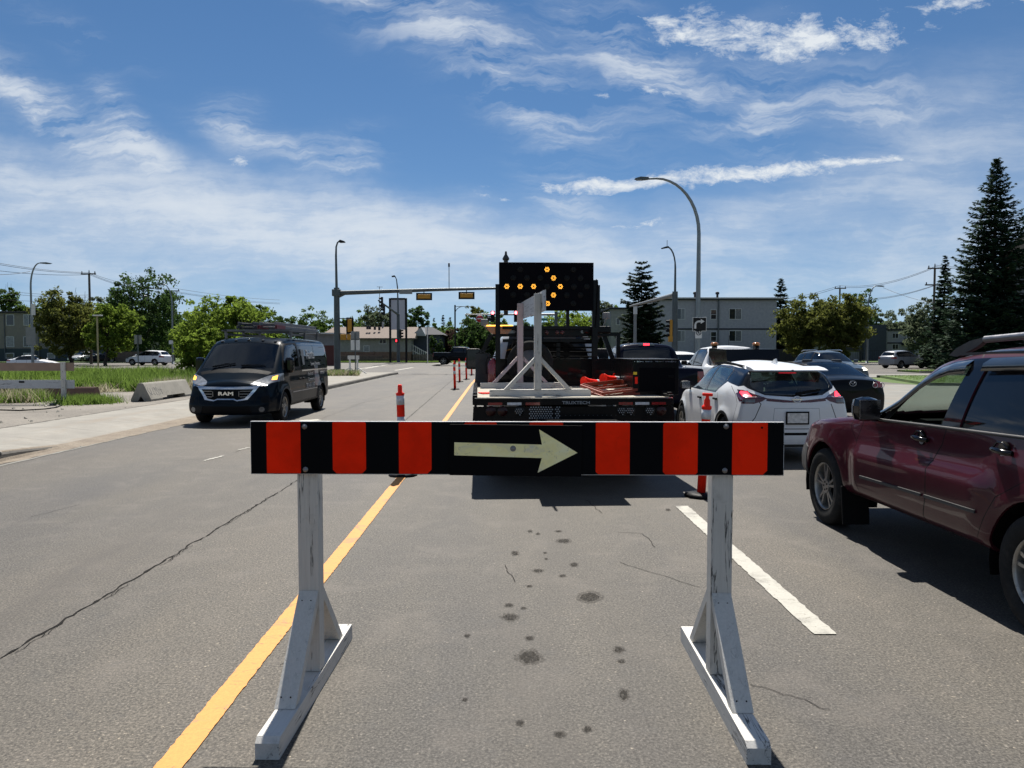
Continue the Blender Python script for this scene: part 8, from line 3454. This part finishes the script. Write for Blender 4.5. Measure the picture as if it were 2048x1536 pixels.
# ------------------------------------------------------------------ left-hand lot
M['jersey'] = pmat('weathered_barrier_concrete', (.27, .255, .22), .9, dirt=.45, dcol=(.10, .09, .075), bump=.4, bs_=30, vs=2)
M['jbrown'] = pmat('brown_barrier_concrete', (.14, .085, .065), .9, dirt=.4, bump=.3, bs_=25, vs=2)
A, B = G(282, 803, .13), G(360, 792, .13)
d = (B - A)
d.z = 0
L = d.length + .3
jb = thing('concrete_barrier', 'short pale concrete barrier with graffiti beside the pavement', 'barrier', (A.x, A.y, .13), math.atan2(-d.x, d.y))
mb = MB()
sec = [(-.30, 0), (-.30, .10), (-.10, .50), (-.07, .55), (.07, .55), (.10, .50), (.30, .10), (.30, 0)]
mb.prism([(-.30, 0), (-.30, .06), (-.09, .50), (-.06, .54), (.06, .54), (.09, .50), (.30, .06), (.30, 0), (.10, 0), (0, .16), (-.10, 0)], 0, L * .26, 'XZ')
mb.prism([(-.27, .12), (-.09, .50), (-.06, .54), (.06, .54), (.09, .50), (.27, .12)], L * .26, L * .8, 'XZ')
mb.prism([(-.30, 0), (-.30, .06), (-.09, .50), (-.06, .54), (.06, .54), (.09, .50), (.30, .06), (.30, 0), (.10, 0), (0, .16), (-.10, 0)], L * .8, L, 'XZ')
mb.build('barrier_body', M['jersey'], jb)
mb = MB()
r_ = random.Random(12)
for k in range(7):
    y0 = .12 + k * .13
    pts = [Vector((.0, y0 + r_.uniform(-.04, .04), .16 + .06 * j + r_.uniform(-.02, .02))) for j in range(5)]
    pts = [Vector((.292 - (p.z - .06) * .477 + .004, p.y, p.z)) for p in pts]
    for i in range(4):
        mb.bar(pts[i], pts[i + 1] + Vector((0, r_.uniform(-.05, .05), 0)), .010, .014, up=(1, 0, 0))
mb.build('graffiti', M['pipe'], jb)
# long brown barrier
A, B = P(-60, 790, 23.5), P(204, 790, 23.9)
lb = MB()
lb.prism([(-.26, 0), (-.22, .06), (-.12, .32), (-.09, .36), (.09, .36), (.12, .32), (.22, .06), (.26, 0)], 0, B.x - A.x, 'YZ')
o = lb.build('concrete_barrier', M['jbrown'], None, loc=(A.x, 23.6, .13))
tag(o, 'long brown barrier block half hidden by weeds at the left edge', 'barrier')
# type-three barricade at the left edge
rb = thing('rail_barricade', 'white post and rail barricade reaching in from the left edge', 'barricade', (P(128, 800, 21.2).x, 21.2, .13))
x0 = rb.location.x
zt = P(128, 724, 21.2).z - .13
MB().box((0, 0, zt / 2), (.12, .06, zt)).build('post', M['bwz'], rb)
MB().box((-3.2, 0, zt / 2), (.12, .06, zt)).build('post', M['bwz'], rb)
for q in (0, -3.2):
    MB().box((q, .1, .03), (.10, 1.4, .06)).build('foot', M['galvd'], rb)
za, zb_ = P(128, 725, 21.2).z - .13, P(128, 741, 21.2).z - .13
xr = P(146, 730, 21.2).x - x0
MB().box(((xr - 5.4) / 2, .045, (za + zb_) / 2 - .01), (xr + 5.4, .025, za - zb_)).build('top_rail', pmat('brown_faded_rail', (.27, .19, .145), .7, var=.15), rb)
za, zb_ = P(128, 760, 21.2).z - .13, P(128, 777, 21.2).z - .13
o = MB().box(((xr - 5.4) / 2, .045, (za + zb_) / 2), (xr + 5.4, .025, za - zb_)).build('lower_rail', M['bwx'], rb)
a_ = P(42, 764, 21.2)
MB().box((a_.x - x0, .028, a_.z - .13), (.15, .008, .05)).build('rail_sticker', M['signk'], o)
mb = MB()
for k in range(5):
    mb.lathe([(.001, -.004), (.009, -.004), (.009, 0)], 8, (0, -.03, .25 + k * .22), 'Y')
mb.build('bolt_hole', M['inner'], rb)
# black strap on the ground
pts = [G(px, py, .14) for px, py in ((0, 820), (40, 821), (90, 818), (112, 815), (122, 811), (124, 808))]
o = MB().tube(pts, .02, 6).build('rubber_strap', M['black'])
tag(o, 'black rubber strap lying on the gravel below the rail barricade', 'strap')
# small white barricade by the signal pole
D = 47.5
a, b = P(697, 700, D), P(717, 700, D)
sb = thing('barricade', 'small far white barricade beside the left signal pole', 'barricade', ((a.x + b.x) / 2, D, .13), 0)
w_ = b.x - a.x
zt = P(700, 711, D).z - .13
MB().box((0, -.04, zt - .12), (w_ + .1, .03, .24)).build('board', M['pw'], sb)
for sg in (-1, 1):
    MB().box((sg * (w_ / 2 - .08), 0, zt / 2), (.10, .08, zt)).build('post', M['pw'], sb)
    mb = MB()
    mb.bar((sg * (w_ / 2 - .08), 0, .42), (sg * (w_ / 2 + .50), -.1, .03), .05, .05)
    mb.bar((sg * (w_ / 2 - .08), 0, .42), (sg * (w_ / 2 - .45), .1, .03), .05, .05)
    mb.build('brace', M['pw'], sb)
# small dark bin / box by the curb far left of junction, small manhole, debris
r_ = random.Random(21)
mb = MB()
for k in range(60):
    x, y = r_.uniform(-7.9, -6.9), r_.uniform(8, 30)
    s_ = r_.uniform(.008, .03)
    mb.box((x, y, khgt(y) * (1 if x < -7.45 else 0) + s_ * .1), (s_, s_ * r_.uniform(.6, 1.5), s_ * .8), rot=(r_.random(), r_.random(), r_.random()))
for k in range(90):
    x, y = r_.uniform(-15, -9.9), r_.uniform(12, 27)
    s_ = r_.uniform(.015, .06)
    mb.box((x, y, .13 + s_ * .2), (s_, s_ * r_.uniform(.6, 1.5), s_ * .6), rot=(r_.random(), r_.random(), r_.random()))
tag(mb.build('pebbles', M['jersey'], fixn=False), kind='stuff')
